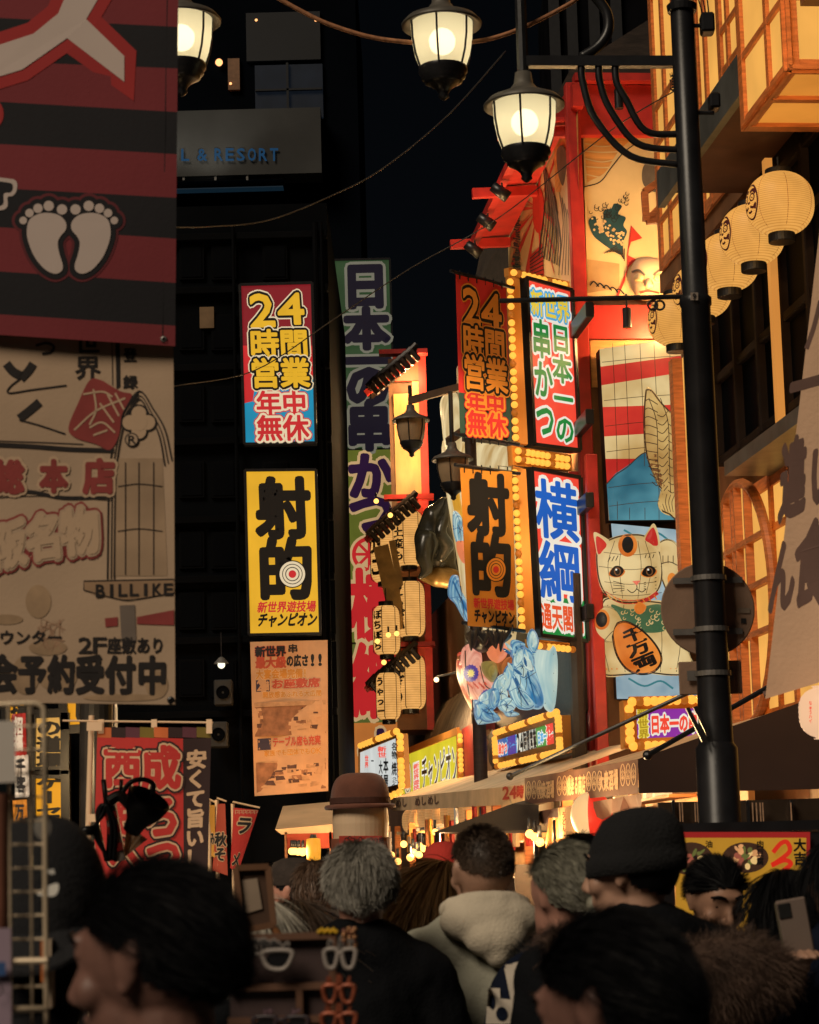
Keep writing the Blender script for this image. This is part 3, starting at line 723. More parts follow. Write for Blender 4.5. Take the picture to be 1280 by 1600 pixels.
eRED = E_('lit_red', '#c22a2c'); eCYAN = E_('lit_cyan', '#1c86a8'); eYEL = E_('lit_yellow', '#e0a82a', 1, .12, 1.2); eBLK = diff('sign_black', (.006, .005, .006), .5, 0, 0)
eCRM = E_('lit_cream', '#dcc8a4', 1, 0); eGOLD = E_('lit_gold', '#dca827', 1, .08, 3); eWHT = E_('lit_white', '#d9d6c4', 1, .05)
eREDD = E_('lit_dark_red', '#7c1c22', 1, .1)
def target(mb, fc, x, y, rx, ry, lift, w=None, k=None, r=None):
    w = w or eCRM; k = k or eBLK; r = r or eRED
    for i, (f, m_) in enumerate(((1.08, k), (1.0, w), (.8, k), (.74, w), (.56, k), (.49, w), (.30, r))): mb.disc(fc, x, y, rx * f, ry * f, m_, lift + i * .003)
# ---- left: 24 hours
YL = 36.9; fl_ = facing(440, 700, YL)
def d24(mb, fc):
    grid(mb, fc, [(376, 447), (487, 444), (491, 600), (381, 600)], 1, 1, eREDD); grid(mb, fc, [(379.4, 540), (489.4, 540), (493, 690), (383, 692)], 1, 1, eRED, .004)
    mb.poly(fc, [(382, 630), (395, 627), (398, 606), (430, 607), (452, 600), (470, 604), (474, 594), (491, 590), (493, 690), (383, 692)], eCYAN, .008)
    L = [(.15, eCRM), (.11, eBLK), (.035, eGOLD)]
    mb.text(fc, '2', [(388, 458), (428, 457), (432, 512), (391, 513)], L, .012); mb.text(fc, '4', [(432, 457), (474, 456), (478, 508), (434, 509)], L, .02)
    mb.text(fc, '時間', [(389, 514), (481, 513), (484, 560), (391, 561)], L, .03); mb.text(fc, '営業', [(390, 559), (483, 558), (486, 606), (392, 607)], L, .045)
    L = [(.16, eRED), (.12, eCRM), (.03, eRED)]
    mb.text(fc, '年中', [(399, 610), (479, 609), (481, 649), (401, 650)], L, .012); mb.text(fc, '無休', [(400, 648), (482, 647), (484, 689), (402, 690)], L, .026)
signbox('lightbox_sign', 'backlit red and blue upright sign reading 24 hours on the left dark building', 'sign', fl_, [(376, 447), (487, 444), (493, 690), (383, 692)], d24)
def dsha(mb, fc):
    grid(mb, fc, [(384, 737), (493, 736), (500, 988), (390, 990)], 1, 1, eYEL)
    mb.text(fc, '射', [(397, 745), (484, 744), (488, 842), (401, 843)], [(.05, eBLK)], .006); mb.text(fc, '的', [(401, 840), (488, 838), (493, 938), (404, 940)], [(.05, eBLK)], .008)
    target(mb, fc, 457, 897, 20, 20, .014)
    mb.text(fc, '新世界遊技場', [(404, 940), (495, 938), (493, 956), (401, 958)], [(.03, eRED)], .006); mb.text(fc, 'チャンピオン', [(406, 957), (498, 956), (494, 979), (400, 980)], [(.045, eBLK)], .006)
signbox('lightbox_sign', 'backlit yellow upright sign with black shooting gallery letters and a target, on the left', 'sign', fl_, [(384, 737), (493, 736), (500, 988), (390, 990)], dsha)
# ---- tall green sign, lanterns' light put into panel and letter emission
fg = facing(570, 800, 50)
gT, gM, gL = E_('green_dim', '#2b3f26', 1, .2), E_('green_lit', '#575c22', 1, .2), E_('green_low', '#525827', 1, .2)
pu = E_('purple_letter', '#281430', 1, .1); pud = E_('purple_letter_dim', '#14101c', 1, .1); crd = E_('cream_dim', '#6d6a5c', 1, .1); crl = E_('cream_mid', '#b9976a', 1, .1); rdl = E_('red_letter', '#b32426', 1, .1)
def gq(y0, y1): f = lambda y: ((522 + (y - 408) * .0275, y), (609 + (y - 408) * .0275, y - 2)); a, b = f(y0); c, d = f(y1); return [a, b, d, c]
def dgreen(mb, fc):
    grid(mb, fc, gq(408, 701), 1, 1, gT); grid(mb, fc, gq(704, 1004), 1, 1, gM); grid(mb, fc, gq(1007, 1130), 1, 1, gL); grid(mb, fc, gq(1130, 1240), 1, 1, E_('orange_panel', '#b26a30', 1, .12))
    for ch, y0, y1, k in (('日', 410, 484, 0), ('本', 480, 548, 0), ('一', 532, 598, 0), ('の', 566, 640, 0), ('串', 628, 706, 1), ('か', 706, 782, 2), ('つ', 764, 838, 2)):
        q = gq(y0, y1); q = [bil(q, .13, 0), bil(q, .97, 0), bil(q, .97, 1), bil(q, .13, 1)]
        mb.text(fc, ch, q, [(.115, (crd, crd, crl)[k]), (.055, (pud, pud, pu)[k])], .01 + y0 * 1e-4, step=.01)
    for ch, y0, y1 in (('横', 888, 1004), ('綱', 1004, 1124)):
        q = gq(y0, y1); q = [bil(q, .1, 0), bil(q, .98, 0), bil(q, .98, 1), bil(q, .1, 1)]
        mb.text(fc, ch, q, [(.10, crl), (.045, rdl)], .01 + y0 * 1e-4, step=.01)
    mb.disc(fc, 577, 866, 31, 31, crl, .02); mb.disc(fc, 577, 866, 27, 27, rdl, .03); mb.disc(fc, 577, 866, 21, 21, crl, .04)
    for i in range(8): mb.stroke(fc, [(577, 866), (577 + 22 * math.cos(i * .785), 866 + 22 * math.sin(i * .785))], 4.5, rdl, .05 + i * .001)
    mb.disc(fc, 577, 866, 6, 6, rdl, .07)
    q = gq(1140, 1235); mb.text(fc, '大', [bil(q, .2, 0), bil(q, 1, 0), bil(q, 1, 1), bil(q, .2, 1)], [(.1, crl), (.05, pu)], .02)
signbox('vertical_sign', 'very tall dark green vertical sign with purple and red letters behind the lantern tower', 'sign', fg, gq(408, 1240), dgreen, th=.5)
# ---- right pair of backlit signs, turned toward the street
fr = facing(862, 570, 27, 45)
sR, sG, sB, sW, sO, sY = E_('bright_red', '#ea4633', 1.05), E_('bright_green', '#1f8038'), E_('bright_blue', '#1e5cb8'), E_('bright_white', '#e8e2d2'), E_('bright_orange', '#e2552a'), E_('bright_yellow', '#dcc13c')
sLB = E_('sky_blue', '#4aa3d0')
Q1 = [(822, 437), (892, 456), (904, 701), (834, 692)]; Q2 = [(830, 735), (905, 749), (916, 999), (844, 990)]
def dr1(mb, fc):
    grid(mb, fc, Q1, 1, 1, sR)
    mb.text(fc, '新世界', [bil(Q1, .08, .045), bil(Q1, .95, .045), bil(Q1, .95, .21), bil(Q1, .08, .21)], [(.22, sW), (.12, sLB), (.03, sY)], .006, step=.006)
    mb.text(fc, '串かつ', [bil(Q1, .07, .22), bil(Q1, .50, .22), bil(Q1, .50, .97), bil(Q1, .07, .97)], [(.105, sW), (.03, sG)], .006, True, step=.006)
    mb.text(fc, '日本一の', [bil(Q1, .50, .22), bil(Q1, .94, .22), bil(Q1, .94, .985), bil(Q1, .50, .985)], [(.105, sW), (.03, sG)], .02, True, step=.006)
s1 = signbox('lightbox_sign', 'backlit red upright sign with green and white letters, upper of the right pair', 'sign', fr, Q1, dr1, th=.14)
def dr2(mb, fc):
    grid(mb, fc, Q2, 1, 1, sR); mb.poly(fc, [bil(Q2, 0, .76), bil(Q2, 1, .76), bil(Q2, 1, 1), bil(Q2, 0, 1)], sG, .004)
    mb.text(fc, '横綱', [bil(Q2, .04, .03), bil(Q2, .96, .03), bil(Q2, .96, .79), bil(Q2, .04, .79)], [(.085, sW), (.025, sB)], .01, True, step=.006)
    mb.text(fc, '通天閣店', [bil(Q2, .04, .80), bil(Q2, .98, .80), bil(Q2, .98, .97), bil(Q2, .04, .97)], [(.14, sW), (.03, sO)], .008, step=.006)
s2 = signbox('lightbox_sign', 'backlit red and green upright sign with two big blue letters, lower of the right pair', 'sign', fr, Q2, dr2, th=.14)
ORB = diff('orange_sign_board', (.55, .22, .04), .5, 0, .12, 2)
def bulbboard(label, yaw, q, Y, runs, r=.042):
    fc = facing((q[0][0] + q[1][0]) / 2, (q[0][1] + q[2][1]) / 2, Y, yaw)
    root = thing('bulb_board', label, 'sign', centre(fc, q)); p = [fc.pt(*c) for c in q]
    mb = MB(); mb.add(p + [x - fc.n * .08 for x in p], [(0, 1, 2, 3), (7, 6, 5, 4)] + [(i, i + 4, (i + 1) % 4 + 4, (i + 1) % 4) for i in range(4)], ORB); mb.build('board', root)
    for a, b, n in runs: bulbs(root, fc, a, b, n, r)
    c = sum(p, Vector()) / 4
    return root, c + fc.n * .5
_, c = bulbboard('tall orange strip with bulbs down its left edge, beside the upper red sign', 15, [(793, 430), (812, 436), (825, 694), (806, 692)], 26.5, [((797, 434), (806, 690), 20)]); lamp(c, 1.5, (1, .6, .25), .1)
_, c = bulbboard('tall orange strip with bulbs down its left edge, beside the lower red sign', 15, [(802, 728), (822, 733), (836, 990), (816, 988)], 26.5, [((804, 732), (816, 986), 20)]); lamp(c, 1.5, (1, .6, .25), .1)
bulbboard('short orange board with a bulb row on top of the upper red sign', 45, [(795, 418), (890, 440), (891, 452), (796, 431)], 27.0, [((799, 425), (886, 446), 11)])
bulbboard('orange board with two bulb rows between the two red signs', 45, [(800, 696), (893, 711), (894, 736), (802, 727)], 26.9, [((806, 704), (890, 718), 11), ((806, 717), (890, 729), 11)])
bulbboard('orange strip with a bulb row under the lower red sign', 45, [(828, 998), (908, 1006), (908, 1020), (829, 1012)], 27.0, [((832, 1008), (906, 1016), 10)])
# ---- cloth banners on their rods
fbn = facing(760, 560, 25.4, 45)
cR, cG, cO, cK, cOc = (diff('banner_red', (.62, .035, .035), .8, 0, .1, 3), diff('banner_green', (.03, .075, .06), .8, 0, .15, 3), diff('banner_orange', (.75, .30, .04), .8, 0, .05), diff('banner_black', (.008, .007, .007), .8, 0, 0), diff('banner_ochre', (.62, .25, .03), .8, 0, .12, 2))
B1q = [(712, 428), (791, 447), (799, 691), (719, 683)]; B2q = [(719, 731), (800, 737), (808, 983), (731, 978)]
def banner(name, label, q, draw, Y=25.4, holder=None):
    fc = Wavy(fbn, .02, .05, .03, q[0][0]); root = thing(name, label, 'banner', centre(fbn, q)); mb = MB(); draw(mb, fc, q); mb.build('cloth', root)
    for a, b in ((q[0], q[1]), (q[3], q[2])):
        A, Bp = fbn.pt(a[0] - 8, a[1] - 5), fbn.pt(b[0] + 12, b[1] + 3); mb = MB(); mb.tube([A, Bp], .022, BLACK); mb.build('rod', root)
        mb = MB()
        for k in range(6): 
            p = fbn.pt(a[0] + (b[0] - a[0]) * (k + .5) / 6, a[1] + (b[1] - a[1]) * (k + .5) / 6, .01); mb.tube([p + Z * .05, p - Z * .05], .008, BLACK, 6)
        mb.build('ties', root)
    return root
def qq(q, u0, v0, u1, v1): return [bil(q, u0, v0), bil(q, u1, v0), bil(q, u1, v1), bil(q, u0, v1)]
def db1(mb, fc, q):
    grid(mb, fc, q, 10, 40, lambda u, v: cR if v < .72 - (0.03 if u > .4 else 0) + (.0 if u < .7 else -.02) else cG)
    L = [(.15, cO), (.11, cK), (.03, cO)]
    mb.text(fc, '2', qq(q, .12, .06, .48, .30), L, .006); mb.text(fc, '4', qq(q, .48, .06, .90, .32), L, .02)
    mb.text(fc, '時間', qq(q, .10, .29, .95, .50), L, .03); mb.text(fc, '営業', qq(q, .10, .475, .98, .70), L, .045)
    L = [(.16, cR), (.12, cO), (.03, cR)]
    mb.text(fc, '年中', qq(q, .14, .69, .90, .84), L, .03); mb.text(fc, '無休', qq(q, .15, .82, .92, .98), L, .045)
banner('hanging_banner', 'red and dark green cloth banner reading 24 hours, hung on rods beside the bulb strip', B1q, db1)
def db2(mb, fc, q):
    grid(mb, fc, q, 10, 40, cOc)
    mb.text(fc, '射', qq(q, .1, .02, .93, .42), [(.05, cK)], .006); mb.text(fc, '的', qq(q, .1, .40, .95, .81), [(.05, cK)], .008)
    x, y = bil(q, .62, .63); target(mb, fc, x, y, 15, 18, .02, cO, cK, cR)
    mb.text(fc, '新世界遊技場', qq(q, .14, .815, .96, .885), [(.03, cR)], .006); mb.text(fc, 'チャンピオン', qq(q, .14, .885, .97, .975), [(.045, cK)], .006)
banner('hanging_banner', 'ochre cloth banner with black shooting gallery letters and a target, hung below the red banner', B2q, db2)
lamp(P(800, 350, 20.5), 220, (1, .72, .42), .2, 'SPOT', P(760, 720, 25.4), 26, .8)
# ---- low signs with bulb borders along the shop fronts
fS = streetplane(4.5)
cy_ = E_('lime_yellow', '#cfc02c'); dk = diff('dark_olive_letter', (.05, .04, .02), .6, 0, 0)
QC = [(629, 1178), (716, 1143), (718, 1224), (630, 1246)]
def dch(mb, fc):
    grid(mb, fc, QC, 1, 1, cy_); target(mb, fc, 637, 1216, 6, 27, .01)
    mb.poly(fc, [(645, 1192), (655, 1188), (656, 1240), (646, 1243)], sW, .004)
    mb.text(fc, '新世界', [(646, 1195), (655, 1190), (655, 1216), (646, 1220)], [(.03, sR)], .008, True); mb.text(fc, '遊技場', [(646, 1220), (655, 1217), (656, 1240), (646, 1244)], [(.03, sR)], .008, True)
    mb.text(fc, 'チャンピオン', [(658, 1180), (714, 1157), (716, 1228), (659, 1240)], [(.06, sW), (.012, dk)], .008)
s = signbox('shop_sign', 'lime yellow backlit sign with a target and bulbs on its right edge', 'sign', fS, QC, dch, frame=ORB, rim=.12)
bulbs(s, fS, (719, 1146), (721, 1222), 10, .045, .06)
mb = MB(); t0, z0 = SP(746, 1225, 4.5); t1, z1 = SP(720, 1140, 4.5); mb.sbox(t0, t1 - .1, 4.5, 4.9, z0 - .2, z1, diff('deep_red_panel', (.25, .02, .02), .5, 0, .2, 4)); mb.build('side_panel', s)
QW = [(563, 1172), (621, 1148), (625, 1230), (563, 1244)]
eBW = E_('cool_white', '#c9ccc8')
def dwh(mb, fc):
    grid(mb, fc, QW, 1, 1, eBW)
    for x0, y0, x1, y1, st, m_ in ((570, 1180, 576, 1200, '世界', sR), (590, 1166, 604, 1184, '新世', sR), (580, 1182, 584, 1196, '一', eBLK), (592, 1188, 598, 1232, '大阪', eBLK), (599, 1184, 607, 1234, '本屋', eBLK), (612, 1160, 620, 1186, '名物', eBLK), (612, 1190, 620, 1212, '焼', eBLK), (612, 1214, 621, 1228, 'うどん', eBLK)):
        mb.text(fc, st, (x0, y0, x1, y1), [(.03, m_)], .006, True)
fS = streetplane(3.9)
s = signbox('shop_sign', 'white backlit sign with black vertical writing and big bulbs behind the hatted stand', 'sign', fS, QW, dwh, frame=ORB, rim=.12)
bulbs(s, fS, (561, 1166), (622, 1142), 13, .065, .06); bulbs(s, fS, (625, 1146), (628, 1232), 9, .065, .06); bulbs(s, fS, (606, 1246), (628, 1236), 3, .065, .06)
fS = streetplane(4.5)
Q24 = [(776, 1150), (868, 1120), (871, 1170), (778, 1192)]
pb, pg, ppu = E_('panel_blue', '#2763a8'), E_('panel_green', '#4d8f3c'), E_('panel_purple', '#4b3a94')
def d24b(mb, fc):
    grid(mb, fc, Q24, 1, 1, pb); mb.poly(fc, qq(Q24, .32, 0, .66, 1), eWHT, .004); mb.poly(fc, qq(Q24, .66, 0, 1, 1), pg, .004)
    mb.text(fc, '串かつ', qq(Q24, .02, .3, .17, .75), [(.16, sW), (.05, sR)], .006, step=.005); mb.text(fc, '横綱', qq(Q24, .17, .1, .32, .92), [(.13, sLB), (.05, ppu)], .006, True, step=.005)
    mb.text(fc, '24時間営業', qq(Q24, .33, .12, .66, .90), [(.04, eBLK)], .010)
    mb.text(fc, '日本一', qq(Q24, .68, .30, .83, .72), [(.16, sW), (.05, sLB)], .008, step=.005); mb.text(fc, '横綱', qq(Q24, .83, .05, .99, .92), [(.10, sW), (.04, sR)], .008, True, step=.005)
s = signbox('shop_sign', 'small blue white and green backlit sign framed in bulbs under the blue waves', 'sign', fS, Q24, d24b, frame=ORB, rim=.14)
bulbs(s, fS, (772, 1146), (872, 1112), 20, .045, .06); bulbs(s, fS, (774, 1198), (874, 1175), 18, .045, .06); bulbs(s, fS, (872, 1118), (875, 1172), 8, .045, .06); bulbs(s, fS, (773, 1152), (775, 1192), 7, .045, .06)
mb = MB(); t0, z0 = SP(772, 1222, 4.7); t1, z1 = SP(744, 1150, 4.7); mb.sbox(t0, t1, 4.66, 4.69, z0, z1, diff('tan_panel', (.30, .18, .09), .7, 0, .2, 3)); fq = streetplane(4.64)
mb.poly(fq, smooth_closed([(770, 1142), (772, 1196), (764, 1190), (763, 1174), (757, 1172), (764, 1160), (760, 1152), (766, 1146)], 40), eBLK, .004)
mb.single('wall_panel', 'tan shop panel with a ragged black ink shape, between the lime sign and the small sign', 'sign')
fP = facing(1042, 1130, 21.6, 8)
QP = [(992, 1103), (1103, 1101), (1105, 1155), (994, 1160)]
pp = E_('bright_purple', '#8a2f9c')
def dpu(mb, fc):
    grid(mb, fc, QP, 1, 1, pp); mb.text(fc, '新世界', [(996, 1107), (1012, 1106), (1014, 1154), (999, 1156)], [(.2, sW), (.13, sY), (.02, E_('olive', '#a88a20'))], .006, True, step=.006)
    mb.text(fc, '日本一の串かつ', [(1016, 1117), (1120, 1112), (1120, 1142), (1017, 1147)], [(.17, sW), (.05, sR)], .006, step=.006)
s = signbox('shop_sign', 'purple backlit sign framed in bulbs below the white cat', 'sign', fP, QP, dpu, frame=ORB, rim=.12)
bulbs(s, fP, (982, 1097), (1110, 1092), 11, .045, .06); bulbs(s, fP, (984, 1166), (1110, 1162), 11, .045, .06); bulbs(s, fP, (983, 1102), (985, 1162), 5, .045, .06)
lamp(P(1030, 1090, 24.9), 8, (1, .6, .25), .1); lamp(P(830, 1100, 29), 6, (1, .6, .25), .1); lamp(P(690, 1120, 36), 8, (1, .6, .25), .1)

# ================================================================== PAPER LANTERN FIGURES
fC = crossplane(TC - .35)
pWH, pTOP = emi2('paper_cream', '#b8955a', '#e0c68e', 1, 1.6), emi2('paper_warm', '#9c743c', '#cfac6a', 1, 2.2)  # warm hot spots of the cream papers are put into their emission colour
pRED, pBLU, pDBL = emi2('paper_red', '#a8201e', '#d23a2c', 1, 1.5), emi2('paper_blue', '#23586a', '#5c9aa6', 1, 1.3), emi('paper_teal_edge', '#2d6f7a', 1, .1)
pOR, pKK, pBR, pPAL = emi2('paper_orange', '#bf5c1c', '#e28a38', 1, 2), emi('paper_black', '#171310', 1, 0), emi('paper_brown', '#6b4526', 1, .1), emi2('paper_pale_blue', '#6f8c9c', '#b4c4c6', 1, 1.5)
pPK = emi('paper_pink', '#d8705a', 1, .08); wire = diff('lantern_wire', (.06, .035, .02), .6, 0, 0)
fz = thing('mountain_lantern', 'tall lit paper panel with red and white stripes above a blue mountain and a wing', 'lantern', fC.pt(1000, 830))
class Bulge:
    curved = True
    def __init__(s, f, y0, y1, b): s.f, s.y0, s.y1, s.b = f, y0, y1, b
    def h(s, Y): t = np.clip((np.asarray(Y) - s.y0) / (s.y1 - s.y0), 0, 1); return s.b * np.sqrt(np.clip(1 - (2 * t - 1) ** 2, 0, 1))
    def pts(s, X, Y, lift): return s.f.pts(X, Y, s.h(Y) + lift)
    def pt(s, px, py, lift=0.0): return Vector(s.pts([px], [py], np.array([lift]))[0])
fB = Bulge(fC, 520, 840, .22); mb = MB()
FQ = [(937, 545), (1064, 527), (1066, 812), (952, 813)]
def strip(y0l, y0r, y1l, y1r, mat, lift, x0=937, x1=1064):
    xl = lambda y: 937 + (y - 545) * .054
    grid(mb, fB, [(xl(y0l), y0l), (x1, y0r), (x1 + 1, y1r), (xl(y1l), y1l)], 6, 6, mat, lift)
strip(545, 528, 813, 812, pWH, 0)
for a, b, c, d in ((573, 556, 602, 582), (636, 632, 682, 674), (717, 716, 757, 757)): strip(a, b, c, d, pRED, .01)
mb.poly(fB, [(948, 755), (962, 740), (980, 728), (1008, 706), (1030, 720), (1064, 745), (1066, 812), (952, 813)], pBLU, .05)
mb.stroke(fB, [(947, 757), (962, 742), (980, 730), (1008, 707), (1030, 720)], 1.5, wire, .06)
for x in (957, 976, 1000, 1022, 1046): mb.stroke(fB, [(x, 536), (x + 3, 600), (x + 7, 700), (x + 8, 812)], .9, wire, .065, sm=False)
for y in (560, 620, 660, 700, 756, 785): mb.stroke(fB, [(940 + (y - 545) * .05, y + 6), (1000, y), (1064, y - 4)], .9, wire, .066)
mb.build('paper', fz)
mb = MB(); a = [fC.pt(*p, -.02) for p in FQ]; b = [x - fC.n * .25 for x in a]; mb.add(a + b, [(0, 1, 2, 3), (7, 6, 5, 4)] + [(i, i + 4, (i + 1) % 4 + 4, (i + 1) % 4) for i in range(4)], DARKW); mb.build('frame', fz)
# wing
wg = Relief(fC, [(1010, 606), (1022, 612), (1042, 640), (1064, 658), (1066, 800), (1050, 806), (1034, 800), (1028, 786), (1036, 770), (1028, 758), (1016, 730), (1008, 700), (1006, 640)], .12, .30, c=(1044, 715)); mb = MB()
wg.mesh(mb, pTOP); mb.stroke(wg, [tuple(wg.c + (q - wg.c) * .97) for q in wg.poly[::3]], 2.4, wire, .005, True)
for i in range(11):
    y = 618 + i * 12.5; mb.stroke(wg, [(1007 + max(0, i - 6) * 3, y + 10), (1014 + max(0, i - 6) * 3, y + 6 + i), (1028, y + 14)], 1.3, wire, .012)
for i in range(10):
    y = 640 + i * 13; mb.stroke(wg, [(1027 + i * .5, y + 8), (1036, y + 11), (1044, y + 2)], 1.2, wire, .013)
for i in range(9):
    y = 656 + i * 13; mb.stroke(wg, [(1044, y + 6), (1052, y + 10), (1062, y)], 1.2, wire, .014)
for x in (1026, 1044): mb.stroke(wg, [(x - 12, 622), (x, 660), (x + 2, 720), (x + 4, 770)], 1.2, wire, .015)
for i in range(7): mb.stroke(wg, [(1010 + i * 3.2, 712 + i * 7), (1026 + i * 2, 712 + i * 8)], 4.5, pBR, .012, sm=False)
for i in range(6): mb.stroke(wg, [(1030 + i * 6, 770 + i), (1030 + i * 5, 785), (1036 + i * 4, 800)], 1.0, wire, .013)
mb.build('wing', fz)
# pale wave panel behind and below the cat
wp = thing('wave_lantern', 'pale blue lit paper panel with a cloud line, behind and below the white cat', 'lantern', fC.pt(1010, 1092, -.1))
for q in ([(955, 818), (1064, 828), (1066, 990), (962, 900)], [(962, 1050), (1100, 1040), (1102, 1092), (964, 1092)]):
    mb = MB(); grid(mb, Face(fC.o - fC.n * .08, fC.n), q, 6, 6, pPAL)
    fq = Face(fC.o - fC.n * .08, fC.n); mb.stroke(fq, [(q[0][0] + 20, q[0][1] + 10), (q[0][0] + 45, q[0][1] + 22), (q[0][0] + 70, q[0][1] + 14), (q[0][0] + 90, q[0][1] + 26)], 3, pDBL, .004)
    p = [fq.pt(*x, -.02) for x in q]; bk = [x - fC.n * .15 for x in p]; mb.add(p + bk, [(7, 6, 5, 4)] + [(i, i + 4, (i + 1) % 4 + 4, (i + 1) % 4) for i in range(4)], DARKW)
    mb.build('paper', wp)
# the beckoning cat
def rim(mb, r_, w=2.2, m_=None): mb.stroke(r_, [tuple(r_.c + (q - r_.c) * .97) for q in r_.poly[::3]], w, m_ or wire, .005, True)
cat = thing('beckoning_cat', 'white lit paper beckoning cat holding an orange gold coin beside the street pole', 'lantern', fC.pt(1000, 1062))
bd = Relief(fC, [(944, 935), (990, 940), (1040, 940), (1062, 975), (1078, 1020), (1085, 1050), (1050, 1056), (1000, 1052), (950, 1058), (935, 1040), (936, 1010), (930, 985)], .34, .06, c=(1005, 1000)); mb = MB(); bd.mesh(mb, pWH)
rim(mb, bd); 
for x in (950, 975, 1030, 1055): mb.stroke(bd, [(x, 945), (x + (x - 1000) * .15, 1000), (x + 2, 1050)], .9, wire, .006)
for x in (948, 956, 964, 1048, 1056, 1064): mb.stroke(bd, [(x, 1044), (x + 1, 1056)], 2, pOR, .008, sm=False)
mb.build('body', cat)
bib = Relief(bd, [(955, 945), (985, 952), (1030, 944), (1052, 962), (1040, 985), (1005, 988), (975, 975)], .05, 0, c=(1005, 966)); mb = MB(); bib.mesh(mb, emi('paper_green', '#3b5a3c', 1, .1), 5, .03)
for i in range(30):
    x, y = rng.uniform(962, 1046), rng.uniform(952, 982); r = rng.uniform(2, 3.5)
    mb.stroke(bib, [(x + r * math.cos(a), y + r * math.sin(a)) for a in np.linspace(0, 4.4, 6)], 1.2, pWH, .006 + i * 1e-5)
mb.build('bib', cat)
for lab, pl, c in (('raised_paw', [(1024, 855), (1040, 842), (1058, 850), (1062, 880), (1066, 920), (1050, 935), (1036, 910), (1028, 880)], (1046, 888)), ('lower_paw', [(928, 968), (940, 948), (962, 952), (978, 975), (970, 1000), (950, 1004), (932, 990)], (952, 978))):
    r_ = Relief(fC, pl, .22, .25, c=c); mb = MB(); r_.mesh(mb, pWH); rim(mb, r_)
    if lab == 'raised_paw': mb.stroke(r_, [(1030, 882), (1046, 878), (1060, 884)], 1.4, wire, .008); mb.disc(r_, 1050, 905, 7, 10, pOR, .008); [mb.stroke(r_, [(1036 + 8 * i, 868), (1036 + 8 * i, 880)], 1.2, wire, .01, sm=False) for i in range(3)]
    else: mb.disc(r_, 940, 968, 13, 16, pOR, .008); mb.disc(r_, 940, 968, 9, 12, pKK, .012); mb.stroke(r_, [(945, 1000), (960, 985), (976, 985)], 1.1, wire, .01)
    mb.build(lab, cat)
hd = Relief(fC, [(931, 868), (940, 850), (962, 838), (990, 834), (1012, 838), (1030, 856), (1036, 890), (1030, 922), (1010, 938), (982, 943), (955, 936), (937, 915)], .42, .32, c=(985, 890)); mb = MB(); hd.mesh(mb, pWH, 12); rim(mb, hd)
for x in (950, 968, 1002, 1018): mb.stroke(hd, [(985 + (x - 985) * .7, 845), (x, 885), (985 + (x - 985) * .7, 935)], .8, wire, .006)
for y in (862, 885, 908, 926): mb.stroke(hd, [(936, y), (985, y + 5), (1034, y)], .8, wire, .0065)
mb.disc(hd, 981, 852, 15, 18, pOR, .010); mb.disc(hd, 981, 851, 9, 13, pKK, .014)
for cx in (964, 1014):
    mb.poly(hd, smooth_closed([(cx - 13, 897), (cx - 5, 886), (cx + 6, 886), (cx + 13, 893), (cx + 6, 901), (cx - 5, 902)], 24), pOR, .010)
    mb.poly(hd, smooth_closed([(cx - 11, 896), (cx - 4, 885), (cx + 6, 885), (cx + 11, 892), (cx + 5, 900), (cx - 4, 901)], 24), pKK, .013); mb.disc(hd, cx + 1, 893, 5.5, 6.5, pBR, .016); mb.disc(hd, cx + 1, 893, 3.5, 4.5, pKK, .019); mb.disc(hd, cx - 1, 890, 1.6, 1.6, sW, .022)
mb.poly(hd, [(988, 908), (1001, 907), (995, 915)], pPK, .010); mb.stroke(hd, [(995, 914), (995, 920), (988, 926), (980, 921)], 1.3, pKK, .010); mb.stroke(hd, [(995, 920), (1003, 925), (1010, 920)], 1.3, pKK, .011)
for i in range(4):
    mb.stroke(hd, [(976, 913 + i * 3), (958, 908 + i * 6)], 1.0, pKK, .010, sm=False); mb.stroke(hd, [(1006, 911 + i * 3), (1026, 902 + i * 6)], 1.0, pKK, .010, sm=False)
for i in range(3): mb.stroke(hd, [(950 + i * 6, 878 - i), (954 + i * 6, 870 - i)], 1.2, pKK, .01, sm=False); mb.stroke(hd, [(1008 + i * 6, 872), (1010 + i * 6, 866)], 1.2, pKK, .01, sm=False)
mb.stroke(hd, [(945, 926), (965, 938), (985, 941), (1010, 937), (1028, 926)], 6, pRED, .012)
for i in range(9): mb.stroke(hd, [(950 + i * 9, 929 + 8 * math.sin(i / 8 * 3.1)), (954 + i * 9, 936 + 8 * math.sin(i / 8 * 3.1))], 2, pOR, .016, sm=False)
mb.build('head', cat)
for pl, c, inner in (([(928, 832), (940, 836), (955, 848), (950, 862), (936, 872), (930, 850)], (940, 852), [(932, 838), (948, 851), (935, 866)]), ([(1022, 818), (1030, 838), (1031, 862), (1016, 852), (1004, 846), (1012, 830)], (1019, 843), [(1021, 824), (1028, 852), (1008, 845)])):
    r_ = Relief(fC, pl, .12, .42, c=c); mb = MB(); r_.mesh(mb, pWH, 6); mb.poly(r_, smooth_closed(inner, 18), pRED, .012); mb.build('ear', cat)
r_ = Relief(hd, [(991, 948), (1000, 940), (1010, 948), (1003, 960), (995, 959)], .08, .0); mb = MB(); r_.mesh(mb, pOR, 6, .05); mb.build('bell', cat)
kb = Relief(bd, [(957, 985), (968, 972), (985, 973), (1010, 990), (1030, 1015), (1034, 1035), (1022, 1050), (1000, 1054), (978, 1045), (962, 1020)], .10, .10, c=(995, 1012)); mb = MB(); kb.mesh(mb, pOR, 8, .1); rim(mb, kb, 2.6, pKK)
mb.stroke(kb, kb.poly[::3].tolist(), 1.8, pKK, .004, True); mb.text(kb, '千万両', [(970, 986), (1000, 974), (1030, 1036), (992, 1052)], [(.05, pKK)], .012, True); mb.build('gold_coin', cat)

